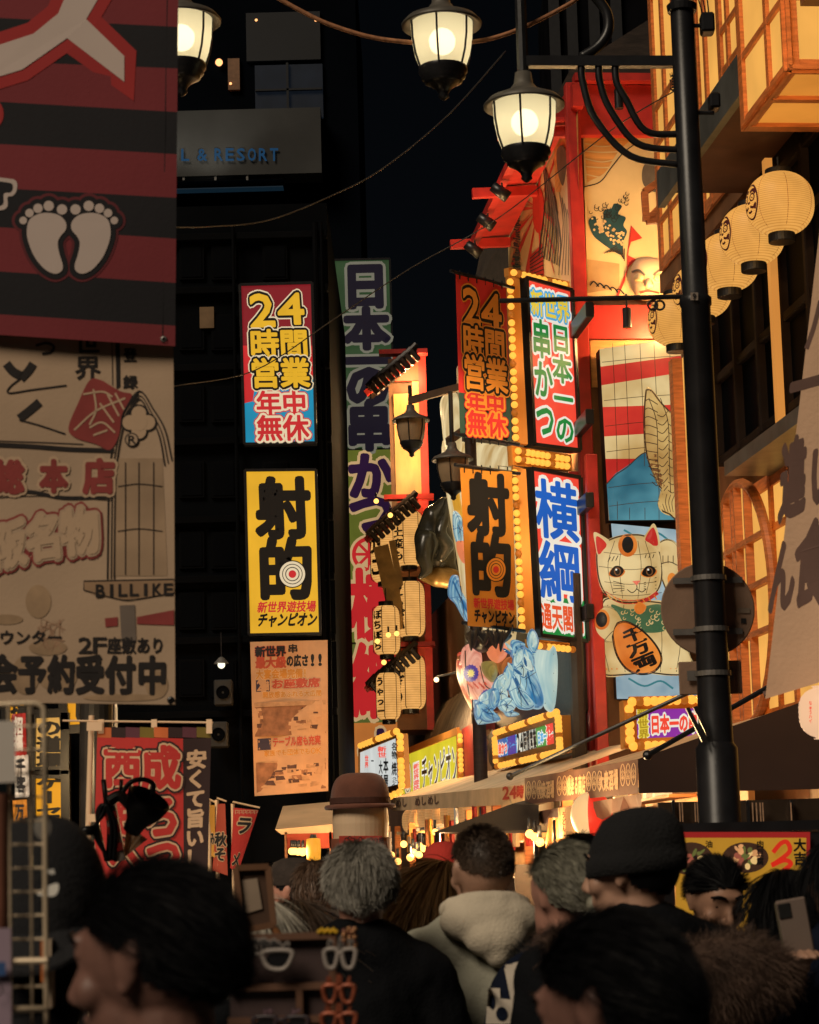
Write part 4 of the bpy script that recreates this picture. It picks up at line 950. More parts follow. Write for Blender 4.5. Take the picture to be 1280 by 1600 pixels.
# ---- float of blue waves and a pink robed figure on the facade
fN = streetplane(4.45)
nb = thing('wave_float', 'lit paper float of blue waves and a pink flowered robe bulging over the small signs', 'lantern', fN.pt(790, 1130))
bL, bM, bD, bW = emi2('float_light_blue', '#5f90a2', '#bcd0c6', 1, 3.2, .38, .6), emi2('float_mid_blue', '#2b6c98', '#8fb4ba', 1, 2.8, .38, .62), emi('float_deep_blue', '#1c527c', 1, .2, 2), emi2('float_pale', '#8aabab', '#c4d0c0', 1, 1.5)
pk, pkr, crn, gld = emi2('float_pink', '#cc7a64', '#e6ab92', 1, 2.5), emi2('float_red', '#a8301e', '#d8583c', 1, 5), emi2('float_cream', '#b4925a', '#dcc898', 1, 1.5), emi2('float_brown', '#5f2f14', '#a05c2c', 1, 3)
def puff(name, poly, mat, b=.35, lift=.1, c=None, deco=None, face=None):
    r_ = Relief(face or fN, poly, b, lift, c=c); mb = MB(); r_.mesh(mb, mat, 8, .3)
    if deco: deco(mb, r_)
    mb.build(name, nb)
def wl(*ls):
    def f(mb, r_):
        for l in ls: mb.stroke(r_, l, 2.4, bD, .01)
        c = r_.c; p = r_.poly; n = len(p)
        for k in range(5):                      # folds and wires from the rim inward
            a = p[(k * n // 5 + 3) % n]; b = c + (p[(k * n // 5 + n // 2) % n] - c) * .25
            mb.stroke(r_, [tuple(a), tuple(a * .5 + b * .5 + np.array([3, -2])), tuple(b)], .9, wire if k % 2 else bD, .012 + k * 1e-4)
        mb.stroke(r_, [tuple(c + (q - c) * .93) for q in p[n // 2::3]], 1.6, bD, .009)
    return f
puff('pale_screen', [(826, 1008), (868, 1012), (868, 1100), (852, 1108), (836, 1060)], bW, .12, .05, deco=lambda mb, r_: [mb.stroke(r_, l, .9, wire, .006) for l in ([(832, 1022), (866, 1022)], [(836, 1050), (866, 1052)], [(842, 1070), (866, 1080)], [(848, 1012), (852, 1100)])])
for pl, mt, b, lf, ls in (
    ([(800, 1000), (828, 1012), (838, 1050), (850, 1090), (844, 1108), (820, 1100), (806, 1060), (798, 1030)], bM, .35, .25, ([(806, 1010), (824, 1050), (838, 1100)], [(815, 1010), (832, 1045)])),
    ([(790, 1050), (806, 1040), (818, 1070), (836, 1104), (812, 1108), (796, 1085)], bL, .3, .4, ([(798, 1050), (812, 1080), (826, 1102)],)),
    ([(768, 1072), (784, 1068), (794, 1085), (786, 1100), (770, 1092)], bW, .22, .5, ([(774, 1080), (786, 1084)],)),
    ([(776, 1094), (796, 1090), (806, 1104), (794, 1114), (780, 1108)], bL, .2, .55, ([(784, 1096), (794, 1106)],)),
    ([(740, 1094), (760, 1096), (778, 1092), (770, 1108), (782, 1124), (758, 1128), (744, 1116)], bM, .3, .45, ([(748, 1104), (762, 1114), (778, 1116)],)),
    ([(738, 1112), (760, 1118), (782, 1126), (752, 1132), (744, 1130)], bW, .15, .35, ()),
    ([(784, 1104), (800, 1110), (812, 1116), (800, 1120), (790, 1118)], bL, .14, .5, ()),
    ([(704, 902), (716, 900), (720, 920), (732, 945), (740, 985), (726, 970), (712, 945), (700, 930)], bM, .2, .3, ([(708, 908), (720, 935), (732, 960)],)),
    ([(708, 800), (720, 806), (726, 830), (722, 860), (710, 838)], bL, .18, .3, ()),
    ([(806, 1030), (816, 1026), (824, 1042), (820, 1060), (808, 1050)], bW, .15, .6, ())):
    puff('wave', pl, mt, b, lf, deco=wl(*ls))
def drop(cx, cy, L, W, ang):
    c, q = math.cos(ang), math.sin(ang); pr = [(0, -.5), (.32, -.35), (.5, 0), (.36, .3), (.12, .5), (-.2, .42), (-.46, .1), (-.36, -.3)]
    return [(cx + x * W * c - y * L * q, cy + x * W * q + y * L * c) for x, y in pr]
for i in range(11):
    t = i / 10; x = 836 - 88 * t + rng.uniform(-7, 7); y = 1022 + 92 * t + rng.uniform(-9, 9) + (0 if i % 3 else -14); L_ = rng.uniform(24, 42); a_ = rng.uniform(-.9, .3) + t * .9
    puff('wave', drop(x, y, L_, L_ * .5, a_), (bL, bM, bW)[i % 3], .14, .55 + .04 * (i % 4), deco=lambda mb, r_: (mb.stroke(r_, [tuple(r_.c + (q - r_.c) * .92) for q in r_.poly[::4]], 2.2, bD, .01, True), mb.stroke(r_, [(x - 2, y - L_ * .3), (x + 2, y), (x, y + L_ * .25)], 2.4, bW, .012)))
for i in range(9):
    x, y = 790 + rng.uniform(-6, 44), 1010 + i * 8
    puff('wave', drop(x, y, 16, 5, -.6 + rng.uniform(-.4, .4)), bD if i % 2 else bW, .06, .72 + .01 * i)
for i in range(14):
    x, y = 716 + i * 2.4 + rng.uniform(-2, 2), 1022 + i * 6.6; puff('trim', drop(x, y, 9, 5, rng.uniform(-1, 1)), (pkr, gld, pk)[i % 3], .06, .42)
for i in range(8): puff('hair', drop(736 + i * 8, 996 + rng.uniform(-4, 10), 34, 8, rng.uniform(-.9, .9)), pKK, .06, .66 + .012 * i)
def flower(x, y, s=1.0):
    def f(mb, r_):
        n = 16
        mb.poly(r_, [(x + (11 + 1.6 * (i % 2)) * s * math.cos(i * math.pi / n), y + (12.5 + 1.8 * (i % 2)) * s * math.sin(i * math.pi / n)) for i in range(2 * n)], emi('float_purple', '#4a3a86', 1, .1), .012)
        mb.poly(r_, [(x + (4 + 3 * (i % 2)) * s * math.cos(i * math.pi / 10), y + (4.6 + 3.4 * (i % 2)) * s * math.sin(i * math.pi / 10)) for i in range(20)], emi('float_yellow', '#dcc870', 1, 0), .016)
    return f
def robe(mb, r_):
    flower(736, 1052)(mb, r_); flower(762, 1090, .95)(mb, r_)
    mb.stroke(r_, [(727, 1010), (728, 1050), (734, 1090)], 2, wire, .01); mb.stroke(r_, [(750, 1040), (758, 1070), (774, 1080)], 1.5, wire, .011)
    for i in range(10): mb.stroke(r_, [(730 + i * 3, 1066 + i % 3 * 3), (733 + i * 3, 1070 + i % 3 * 3)], 2.5, pkr, .012, sm=False)
puff('robe', [(722, 1015), (740, 1005), (752, 1020), (756, 1045), (776, 1075), (770, 1105), (744, 1100), (728, 1080), (720, 1050)], pk, .4, .3, c=(745, 1060), deco=robe)
puff('robe_edge', [(714, 1030), (722, 1040), (728, 1078), (740, 1100), (748, 1116), (736, 1108), (722, 1080), (714, 1055)], pkr, .2, .15)
puff('sash', [(752, 1036), (772, 1034), (778, 1050), (770, 1066), (756, 1056)], emi('float_olive', '#7a6a34', 1, .3, 6), .2, .5)
puff('face_mask', [(760, 1010), (772, 1002), (790, 1006), (792, 1024), (778, 1036), (764, 1028)], emi('float_flesh', '#d8784e', 1, .1), .25, .45)
puff('box_arm', [(776, 1034), (806, 1026), (808, 1044), (796, 1050), (800, 1080), (790, 1084), (782, 1058)], gld, .15, .35)
puff('cream_figure', [(690, 700), (722, 690), (806, 702), (812, 735), (806, 1000), (760, 1000), (735, 985), (712, 860)], crn, .2, -.15, c=(765, 840), deco=lambda mb, r_: [mb.stroke(r_, l, 1, wire, .01) for l in ([(705, 690), (720, 800), (745, 980)], [(740, 695), (760, 850), (770, 990)], [(700, 720), (800, 730)], [(712, 830), (800, 840)])])
puff('cream_shoulder', [(688, 628), (700, 612), (716, 620), (722, 690), (716, 720), (696, 700), (690, 660)], crn, .2, .0)
puff('arm', [(714, 830), (722, 834), (730, 870), (724, 880), (714, 860)], emi('float_flesh', '#d8784e'), .16, .3)
puff('hair', [(728, 990), (760, 984), (800, 992), (780, 1010), (755, 1020), (738, 1012)], pKK, .18, .5)
puff('kimono_trim', [(704, 740), (716, 760), (730, 850), (722, 840), (708, 790)], emi('float_gold', '#c88f2c', 1, .2, 4), .1, .2)
mb = MB(); t0 = SP(870, 1000, 4.45)[0]; t1 = SP(700, 1000, 4.45)[0]; mb.sbox(t0 + .6, t1, 4.8, 5.02, 3.4, 5.4, DARKW); mb.build('backing', nb)

gg = diff('old_gold', (.30, .17, .05), .35, .4, .4, 4, .15, 10)
# ---- corrugated curved roof
mb = MB(); COR = diff('corrugated_iron', (.24, .18, .14), .7, .0, .3, 2); fq = streetplane(4.55)
ta, za = SP(745, 1148, 4.6); tb, zb = SP(640, 1150, 4.6); nn, mm = 208, 10; base = []
for i in range(nn + 1):
    t = ta + (tb - ta) * i / nn
    for j in range(mm + 1):
        a = j / mm * 1.35; r = 2.2 + .05 * math.cos(i * math.pi * 2 / 8)
        base.append(S(t, 4.85 + 2.2 - r * math.cos(a) * 1.0, za - .1 + r * math.sin(a) * .95))
mb.add(base, [(i * (mm + 1) + j, (i + 1) * (mm + 1) + j, (i + 1) * (mm + 1) + j + 1, i * (mm + 1) + j + 1) for i in range(nn) for j in range(mm)], COR)
mb.smooth = True; mb.single('corrugated_roof', 'curved corrugated metal roof above the lime yellow sign', 'roof')
lamp(streetplane(4.1).pt(662, 1066), 22, (1, .75, .4), .1)
p = streetplane(4.4).pt(682, 1062); bl = thing('bare_bulb', 'single bare bulb glowing above the corrugated roof', 'lamp', p); mb = MB(); mb.ball(p, .045, emi('hot_bulb', '#ffd59a', 3, 0), 12, 8); mb.smooth = True; mb.build('bulb', bl); mb = MB(); mb.tube([p + N * .7, p + N * .35 + Z * .12, p + Z * .05], .02, BLACK); mb.build('arm', bl)

# ================================================================== LANTERN TOWER
tw = thing('lantern_tower', 'narrow red framed tower with tiled eaves and gold painted panel, carrying upright lanterns', 'tower', S(45, 4.6, 0))
YT = 45.0; fT = facing(640, 800, YT); fT2 = Face(fT.o + Vector((0, -.02, 0)), fT.n)
TILE = diff('dark_roof_tile', (.028, .016, .012), .45, 0, .3, 6)
GOLDW = diff('gold_painted_panel', (.55, .28, .09), .5, 0, .35, 3, stretch=(1, 1, .3))
def px_box(mb, q, Y, th, mat):
    f_ = facing(q[0], q[1], Y); p = [f_.pt(q[0], q[1]), f_.pt(q[2], q[1]), f_.pt(q[2], q[3]), f_.pt(q[0], q[3])]
    c = sum(p, Vector()) / 4; mb.box(c + Vector((0, th / 2, 0)), ((p[1] - p[0]).length, th, (p[0] - p[3]).length), mat)
mb = MB(); px_box(mb, (614, 560, 668, 1140), YT + .3, 2.0, PL); mb.build('wall', tw)
mb = MB(); px_box(mb, (617, 615, 652, 775), YT + .22, .06, GOLDW); px_box(mb, (646, 575, 656, 775), YT + .2, .06, GOLDW); mb.build('painted_panel', tw)
for (q) in ((656, 548, 668, 780), (663, 775, 674, 1140)):
    mb = MB(); px_box(mb, q, YT + .02, .25, REDP); mb.build('post', tw)
for i, (yb, x0, x1) in enumerate(((545, 592, 668), (772, 600, 678), (1003, 605, 680))):
    mb = MB(); px_box(mb, (x0, yb, x1, yb + 7), YT - .5, .3, REDP); mb.build('beam', tw)
    mb = MB(); px_box(mb, (x0 + 22, yb + 8, x1 - 8, yb + 50), YT + .15, .1, diff('red_lit_board', (.5, .06, .03), .6, 0, .25, 4)); mb.build('board', tw)
    # a little tiled eave sloping down to the left
    mb = MB(); a, b = fT.pt(648, yb + 14), fT.pt(578, yb + 72); n_ = 9
    for k in range(n_):
        p = a.lerp(b, (k + .5) / n_); d = (b - a).normalized()
        mb.box(p + Vector((0, -.3, .02 * (k % 2))), ((b - a).length / n_ * 1.15, 1.0, .14), TILE, (d, Vector((0, 1, 0)), d.cross(Vector((0, 1, 0)))), .02)
        mb.box(p + Vector((.06, -.84, -.10)), (.10, .12, .26), TILE, (d, Vector((0, 1, 0)), d.cross(Vector((0, 1, 0)))), .02)
        for w_ in range(4): mb.tube([p + Vector((0, -.78 + w_ * .32, .07)) - d * .11, p + Vector((0, -.78 + w_ * .32, .03)) + d * .11], .06, TILE, 8)
    mb.build('tiled_eave', tw)
    mb = MB(); mb.bar(fT.pt(640, yb + 30) + Vector((0, -.5, 0)), fT.pt(572, yb + 78) + Vector((0, -.5, 0)), .1, .12, REDP); mb.build('rafter', tw)
    lamp(fT.pt(640, yb + 45) + Vector((0, -.35, 0)), 12, (1, .6, .25), .08)
for py in (660, 730): lamp(fT.pt(634, py) + Vector((0, -.9, 0)), 12, (1, .65, .3), .1)
mb = MB(); px_box(mb, (640, 905, 672, 910), YT - .4, .3, REDP); mb.build('bracket', tw)
mb = MB(); a = fT.pt(596, 862) + Vector((0, -.8, 0)); b = fT.pt(626, 990) + Vector((0, -.8, 0)); mb.bar(a, b, .30, .1, gg, (0, 1, 0)); mb.bar(a + Vector((.22, 0, .1)), b + Vector((.16, .1, 0)), .12, .14, gg, (0, 1, 0)); mb.single('hanging_plaque', 'slanted carved gold plaque hanging among the white tower lanterns', 'plaque')
LP = hooped('lantern_paper', '#eeb266', 1.0, 7); LPB = hooped('lantern_paper_round', '#efae58', 1.0, 20)
def tube_lantern(px, py, w_, h_, Y, st, label, side=-.45, group='upright paper lanterns on the tower'):
    c = P(px, py, Y); W = w_ / FPX * Y / 2; H = h_ / FPX * Y / 2
    t = thing('paper_lantern', label, 'lantern', c - Z * H * 1.1, group); mb = MB(); prof = []; n_ = 26
    for i in range(n_ + 1):
        v = -1 + 2 * i / n_; r = W * min(1, (1 - abs(v) ** 7 * .32)) * (1 + .012 * (i % 2)); prof.append((r, v * H))
    prof = [(W * .5, -H)] + prof + [(W * .5, H)]; mb.lathe(prof, LP, c, 24); mb.smooth = True
    for k in range(6):
        a = k * math.pi / 3 + .2; mb.tube([c + Vector((math.cos(a) * W * 1.01 * (1 if abs(v) < .97 else .8), math.sin(a) * W * 1.01 * (1 if abs(v) < .97 else .8), v * H)) for v in (-.98, -.9, 0, .9, .98)], .008, wire, 4)
    mb.build('paper', t)
    mb = MB(); mb.lathe([(0, -H - .09), (W * .55, -H - .09), (W * .55, -H + .01), (0, -H + .01)], BLACK, c, 18); mb.lathe([(0, H - .01), (W * .55, H - .01), (W * .55, H + .09), (0, H + .09)], BLACK, c, 18); mb.tube([c + Z * (H + .05), c + Z * (H + .35)], .012, BLACK, 6); mb.build('caps', t)
    mb = MB(); n = len(st)
    for i, ch in enumerate(st):
        v, fs_, ed = glyph(ch); cell = min(1.9 * H / n, W * 1.3); z0 = c.z + H * .85 - (i + 1) * (1.7 * H / n)
        vs = [v]; ff = list(fs_); b_ = len(v)
        for a_, bb in ed:
            d = v[bb] - v[a_]; o = np.array([-d[1], d[0]]) / max(1e-6, np.hypot(*d)) * .045; vs.append(np.stack([v[a_] + o, v[bb] + o, v[bb] - o, v[a_] - o])); ff.append((b_, b_ + 1, b_ + 2, b_ + 3)); b_ += 4
        Vv = np.concatenate(vs); ang = -math.pi / 2 + side * 1.6 + (Vv[:, 0] - .5) * cell / W
        j = np.arange(len(Vv)) % 23 * 1e-4
        mb.add(np.stack([c.x + np.cos(ang) * (W * 1.03 + j), c.y + np.sin(ang) * (W * 1.03 + j), z0 + Vv[:, 1] * 1.6 * H / n], 1), ff, INK)
    mb.build('lettering', t); return t
tube_lantern(638, 842, 48, 86, YT - .6, 'お土産も', 'white upright lantern highest on the tower, beside the dark carving')
tube_lantern(602, 868, 46, 84, YT - .2, 'かに', 'white upright lantern half hidden behind the slanted gold plaque', -.6)
tube_lantern(641, 952, 46, 86, YT - .6, 'こっぴい', 'white upright lantern with two visible bulb glows, right of the gold plaque', -.5)
tube_lantern(604, 985, 42, 76, YT - .9, 'ぼちぼち', 'white upright lantern with four brushed letters, left of the foot of the gold plaque')
tube_lantern(641, 1066, 48, 84, YT - .6, 'にぎり', 'white upright lantern lowest on the right, above the corrugated roof', -.55)
tube_lantern(607, 1088, 38, 72, YT - .9, 'うゃっー', 'white upright lantern lowest on the left, above the white bulb sign')
for px, py in ((588, 783), (610, 805), (607, 992), (590, 1002), (600, 1035), (620, 990)):
    p = P(px, py, YT - 1.2); mb = MB(); mb.ball(p, .05, emi('spark_bulb', '#ffc060', 2.2, 0), 8, 6); mb.smooth = True
    mb.tube([p + Z * .05, p + Z * .16], .02, BLACK, 6)
    mb.single('bare_bulb', 'small bare bulb under a tiled eave of the lantern tower', 'bulb', 'bare bulbs along the tower eaves')

# ================================================================== STREET LAMPS AND THE NEAR POLE
FROST = bpy.data.materials.new('frosted_lamp_glass'); FROST.use_nodes = True; nt = FROST.node_tree
for n in list(nt.nodes):
    if n.type == 'BSDF_PRINCIPLED': nt.nodes.remove(n)
out = nt.nodes['Material Output']; tl0 = nt.nodes.new('ShaderNodeBsdfTranslucent'); tl0.inputs[0].default_value = (.95, .88, .66, 1); tr = nt.nodes.new('ShaderNodeBsdfTransparent'); tr.inputs[0].default_value = (.9, .85, .7, 1)
em = nt.nodes.new('ShaderNodeEmission'); em.inputs[0].default_value = (*lin('#e6d7a4'), 1); em.inputs[1].default_value = .22; mx = nt.nodes.new('ShaderNodeMixShader'); mx.inputs[0].default_value = .78; ad = nt.nodes.new('ShaderNodeAddShader')
nt.links.new(tr.outputs[0], mx.inputs[1]); nt.links.new(tl0.outputs[0], mx.inputs[2]); nt.links.new(mx.outputs[0], ad.inputs[0]); nt.links.new(em.outputs[0], ad.inputs[1]); nt.links.new(ad.outputs[0], out.inputs[0])
FROST0 = diff('unlit_lamp_glass', (.32, .22, .13), .35, 0, .1, 5)
GLOBE = emi('lamp_globe', '#fff2d4', 4.5, 0); CAPIN = diff('lamp_cap_metal', (.10, .09, .075), .5, .2, .25, 10)
def street_lamp(c, sc, lit, label, watts=0, stem=None):
    """c: centre of the cap's rim; sc: cap diameter in metres"""
    s = sc / .5; t = thing('street_lamp', label, 'street lamp', c - Z * .52 * s, 'hanging street lamps')
    q = lambda pr: [(r * s, z * s) for r, z in pr]
    mb = MB(); mb.lathe(q([(.0, -.005), (.20, -.005), (.25, -.03), (.252, -.015), (.22, .02), (.15, .05), (.09, .08), (.06, .12), (.05, .19), (.0, .19)]), CAPIN, c, 36); mb.smooth = True; mb.build('cap', t)
    mb = MB(); mb.lathe(q([(.195, -.01), (.19, -.12), (.172, -.22), (.14, -.31)]), FROST if lit else FROST0, c, 32); mb.smooth = True; mb.build('glass_shade', t)
    mb = MB(); mb.lathe(q([(.15, -.30), (.155, -.33), (.135, -.35), (.14, -.365), (.115, -.38), (.12, -.395), (.09, -.41), (.06, -.43), (.04, -.45), (.03, -.47), (.035, -.49), (.012, -.51), (0, -.515)]), BLACK, c, 28); mb.smooth = True; mb.build('finial', t)
    for k in range(6):
        a = k * math.pi / 3 + .35; mb = MB()
        mb.tube([c + Vector((math.cos(a), math.sin(a), 0)) * (r * s) + Z * (z * s) for r, z in ((.20, -.01), (.196, -.12), (.18, -.22), (.147, -.32))], .0075 * s, BLACK, 6); mb.build('rib', t)
    if lit:
        mb = MB(); mb.ball(c - Z * .13 * s, .085 * s, GLOBE, 16, 10); mb.smooth = True; mb.build('globe', t)
        if watts: lamp(c - Z * .25 * s, watts, (1, .86, .62), .1)
    if stem: mb = MB(); mb.tube([c + Z * .18 * s, c + Z * stem], .031, BLACK, 10); mb.build('stem', t)
    return t
YP = 11.5
pole = thing('lamp_post', 'black street post at the right carrying the lamp arm and the round sign', 'lamp post', P(1125, 1285, YP) * 1.0)
bx, by = pole.location.x, pole.location.y; pole.location.z = 0.0
pv = lambda z: Vector((bx, by, z))
zz = lambda py: (lambda d: CAM.z + d.z / d.y * by)(ray(1095, py))
mb = MB(); mb.lathe([(.16, 0), (.16, .12), (.11, .2), (.105, zz(1170)), (.088, zz(1162)), (.086, zz(1160)), (.08, zz(1000)), (.075, zz(480)), (.082, zz(476)), (.082, zz(466)), (.066, zz(462)), (.06, zz(10)), (.06, zz(8))], BLACK, pv(0), 28); mb.smooth = True; mb.build('shaft', pole)
mb = MB(); mb.lathe([(0, zz(18)), (.075, zz(18)), (.08, zz(8)), (.055, zz(2)), (.055, zz(-160)), (0, zz(-160))], BLACK, pv(0), 20); mb.build('top_collar', pole)
fq = Face((bx, by, 0), (0, -1, 0)); A = lambda x, y: fq.pt(x, y)
mb = MB(); mb.bar(A(1062, 97), A(812, 97), .05, .055, BLACK); mb.build('lamp_arm', pole)
for x0, y1, xm, ym in ((908, 258, 930, 185), (935, 235, 953, 170), (961, 210, 978, 155)):
    mb = MB(); mb.tube(smooth_open([A(x0, 104), A(x0 + 3, 130), A(xm, ym), A((xm + 1064) / 2 - 12, (ym + y1) / 2 + 22), A(1066, y1)], 6), .019, BLACK, 8); mb.smooth = True; mb.build('scroll', pole)
mb = MB(); mb.tube(smooth_open([A(905, -30), A(930, -5), A(948, 20), A(950, 48), A(935, 72), A(908, 90)], 6), .028, BLACK, 8); mb.smooth = True; mb.build('scroll', pole)
mb = MB(); mb.tube([A(1085, 463), A(780, 470)], .013, BLACK); mb.build('banner_rod', pole)
mb = MB()
for x in (1020, 1031): mb.lathe([(.018, 0), (.024, .004), (.03, 0), (.024, -.004), (.018, 0)], BLACK, A(x, 477), 12, (Vector((1, 0, 0)), Z, Vector((0, -1, 0))))
mb.build('rod_rings', pole)
mb = MB(); f9 = Face((bx, by - .09, 0), (0, -1, 0)); mb.poly(f9, [(1079, 457), (1091, 457), (1091, 469), (1079, 469)], diff('pole_tag', (.25, .2, .16)), 0); mb.text(f9, '9', (1082, 458, 1088, 468), [(.03, INK)], .004); mb.build('number_tag', pole)
fk = Face((bx, by + .115, 0), (0.06, -1, 0)); PLT = diff('sign_back_metal', (.27, .17, .115), .55, .2, .15, 6, .1, 60)
rs = thing('traffic_sign', 'round traffic sign seen from its plain grey back, strapped to the post', 'sign', fk.pt(1107, 1030))
mb = MB(); c = fk.pt(1106, 952); mb.lathe([(0, -.006), (.235, -.006), (.24, 0), (.235, .006), (0, .006)], PLT, c, 40, (Vector((1, 0.06, 0)), Z, Vector((0, -1, 0)))); mb.build('disc', rs)
for y in (908, 988):
    mb = MB(); mb.bar(fk.pt(1052, y, .02), fk.pt(1160, y - 2, .02), .03, .012, STEEL, (0, -1, 0)); mb.build('rail', rs)
    mb = MB(); mb.lathe([(.083, 0), (.09, 0), (.09, .025), (.083, .025)], STEEL, pv(zz(y)), 24); mb.build('strap', rs)
mb = MB(); mb.poly(fk, [(1152, 950), (1172, 950), (1172, 958), (1152, 958)], diff('label_sticker', (.2, .15, .11)), .012); mb.poly(fk, [(1158, 966), (1166, 966), (1166, 974), (1158, 974)], INK, .012); mb.build('sticker', rs)
ps = thing('plate_sign', 'small rectangular sign plate seen from the back below the round sign', 'sign', fk.pt(1110, 1085))
mb = MB(); a, b = fk.pt(1060, 1034), fk.pt(1160, 1084); mb.box((a + b) / 2, (b.x - a.x, .012, a.z - b.z), PLT, bevel=.012); mb.build('plate', ps)
mb = MB(); mb.bar(fk.pt(1074, 1056, .02), fk.pt(1146, 1055, .02), .05, .012, STEEL, (0, -1, 0)); mb.build('rail', ps)
mb = MB(); mb.lathe([(.083, 0), (.092, 0), (.092, .025), (.083, .025)], STEEL, pv(zz(1057)), 24); mb.build('strap', ps)
for lab, x, y, x2, y2, wdt in (('black floodlight on a short arm at the very top of the street post', 1072, 38, 1105, 38, .07), ('black box floodlight on a short arm below the top one on the street post', 1090, 174, 1116, 160, .055)):
    t = thing('floodlight', lab, 'floodlight', A(x2, y2)); mb = MB(); mb.box(A(x2, y2), (wdt, .1, wdt * 1.5), BLACK, bevel=.01); mb.build('housing', t); mb = MB(); mb.tube([A(x, y + 2), A(x2, y + 2)], .012, BLACK); mb.build('arm', t)
    if y < 60:
        mb = MB()
        for d in (-10, 0, 10): mb.tube([A(x2 + d - 14, -40), A(x2 + d * .4, y - 4)], .004, BLACK, 5)
        mb.build('stay_wire', t)
lamp(A(1106, 60) + Vector((.1, .4, 0)), 60, (1, .58, .22), .1, 'SPOT', S(20, 4.7, 9.2), 75)
lamp(A(1124, 165) + Vector((.15, .4, 0)), 28, (1, .58, .22), .1, 'SPOT', S(19, 4.7, 4.2), 60)
t = thing('sign_clip', 'pair of dark clips sticking up from the post in front of the purple sign', 'clip', A(1100, 1160)); mb = MB(); f8 = Face((bx, by - .15, 0), (0, -1, 0))
mb.bar(f8.pt(1074, 1106), f8.pt(1100, 1158), .028, .02, BLACK); mb.bar(f8.pt(1086, 1104), f8.pt(1108, 1150), .028, .02, BLACK); mb.build('prongs', t)
street_lamp(A(819, 160), .42, True, 'lit street lamp hanging from the arm of the black post, above the red corner', 0, stem=.75)
street_lamp(P(690, 34, 11.6), .42, True, 'lit street lamp at the top centre, hung by the rope of the overhead arm', 0, stem=.8)
lp = thing('lamp_post', 'black street post on the left, hidden behind the two hanging banners', 'lamp post', P(150, 1000, 11.6)); lp.location.z = 0; lx = lp.location
mb = MB(); mb.lathe([(.16, 0), (.16, .12), (.1, .2), (.08, 3), (.06, 7.4), (0, 7.4)], BLACK, (lx.x, lx.y, 0), 20); mb.build('shaft', lp)
c3 = P(283, 28, 11.6); mb = MB(); mb.tube([Vector((lx.x, lx.y, c3.z + .6)), c3 + Z * .6], .03, BLACK); mb.build('lamp_arm', lp)
street_lamp(c3, .42, True, 'lit street lamp at the top left, half hidden behind the red striped banner', 0, stem=.62)
ar = thing('overhead_arm', 'black overhead arm out of sight above the top centre lamp', 'lamp arm', P(690, -150, 11.6)); mb = MB(); mb.tube([pv(zz(-140)), P(690, -170, 11.6)], .03, BLACK); mb.build('arm_tube', ar)
# the two unlit lamps farther down the street
for (x, y, Y, lab) in ((642, 655, 33, 'unlit street lamp with a brown shade, in front of the gold tower panel'), (707, 716, 30, 'unlit street lamp half behind the ochre banner')):
    c = P(x, y, Y); street_lamp(c, .55, False, lab, stem=.5 if Y == 33 else .9)
pl2 = thing('lamp_post', 'dark street post with a crossbar behind the two cloth banners', 'lamp post', P(748, 1100, 31.5)); pl2.location.z = 0; q = pl2.location
mb = MB(); mb.lathe([(.12, 0), (.1, 1), (.075, 9.0), (0, 9)], DARKW, (q.x, q.y, 0), 16); mb.build('shaft', pl2)
mb = MB(); a = P(640, 626, 32.5); mb.bar(Vector((q.x, q.y, a.z)), a, .06, .10, diff('brown_post_paint', (.09, .055, .035), .5)); a2 = P(700, 690, 30.5); mb.bar(Vector((q.x, q.y, a2.z + .4)), a2, .06, .1, MATS['brown_post_paint']); mb.build('lamp_arm', pl2)
# overhead cords
def cord(name, label, cat, pts, r, mat, per=8): 
    mb = MB(); mb.tube(smooth_open([P(*p) for p in pts], per), r, mat, 6); mb.smooth = True; mb.single(name, label, cat)
HEMP = diff('hemp_rope', (.34, .15, .07), .8, 0, .3, 30)
cord('rope', 'twisted brown rope swagged across the top to the centre lamp', 'rope', [(425, -8, 11.6), (480, 22, 11.6), (520, 40, 11.6), (580, 58, 11.6), (640, 66, 11.6), (700, 68, 11.6), (760, 62, 11.6), (820, 42, 11.6), (890, 6, 11.6), (905, -8, 11.6)], .012, HEMP)
WIRE = diff('grey_wire', (.03, .03, .03), .6, 0, 0)
cord('cable', 'long thin cable sagging from the striped banner across to the top right', 'cable', [(275, 355, 20), (330, 354, 21), (420, 344, 22), (520, 305, 23), (600, 262, 24), (700, 180, 25), (790, 80, 26)], .008, WIRE)
cord('cable', 'thin cable rising to the right past the two 24 hour signs', 'cable', [(270, 604, 20), (400, 578, 22), (520, 500, 23), (640, 420, 24), (780, 340, 24), (960, 200, 22), (1075, 130, 20)], .006, WIRE)

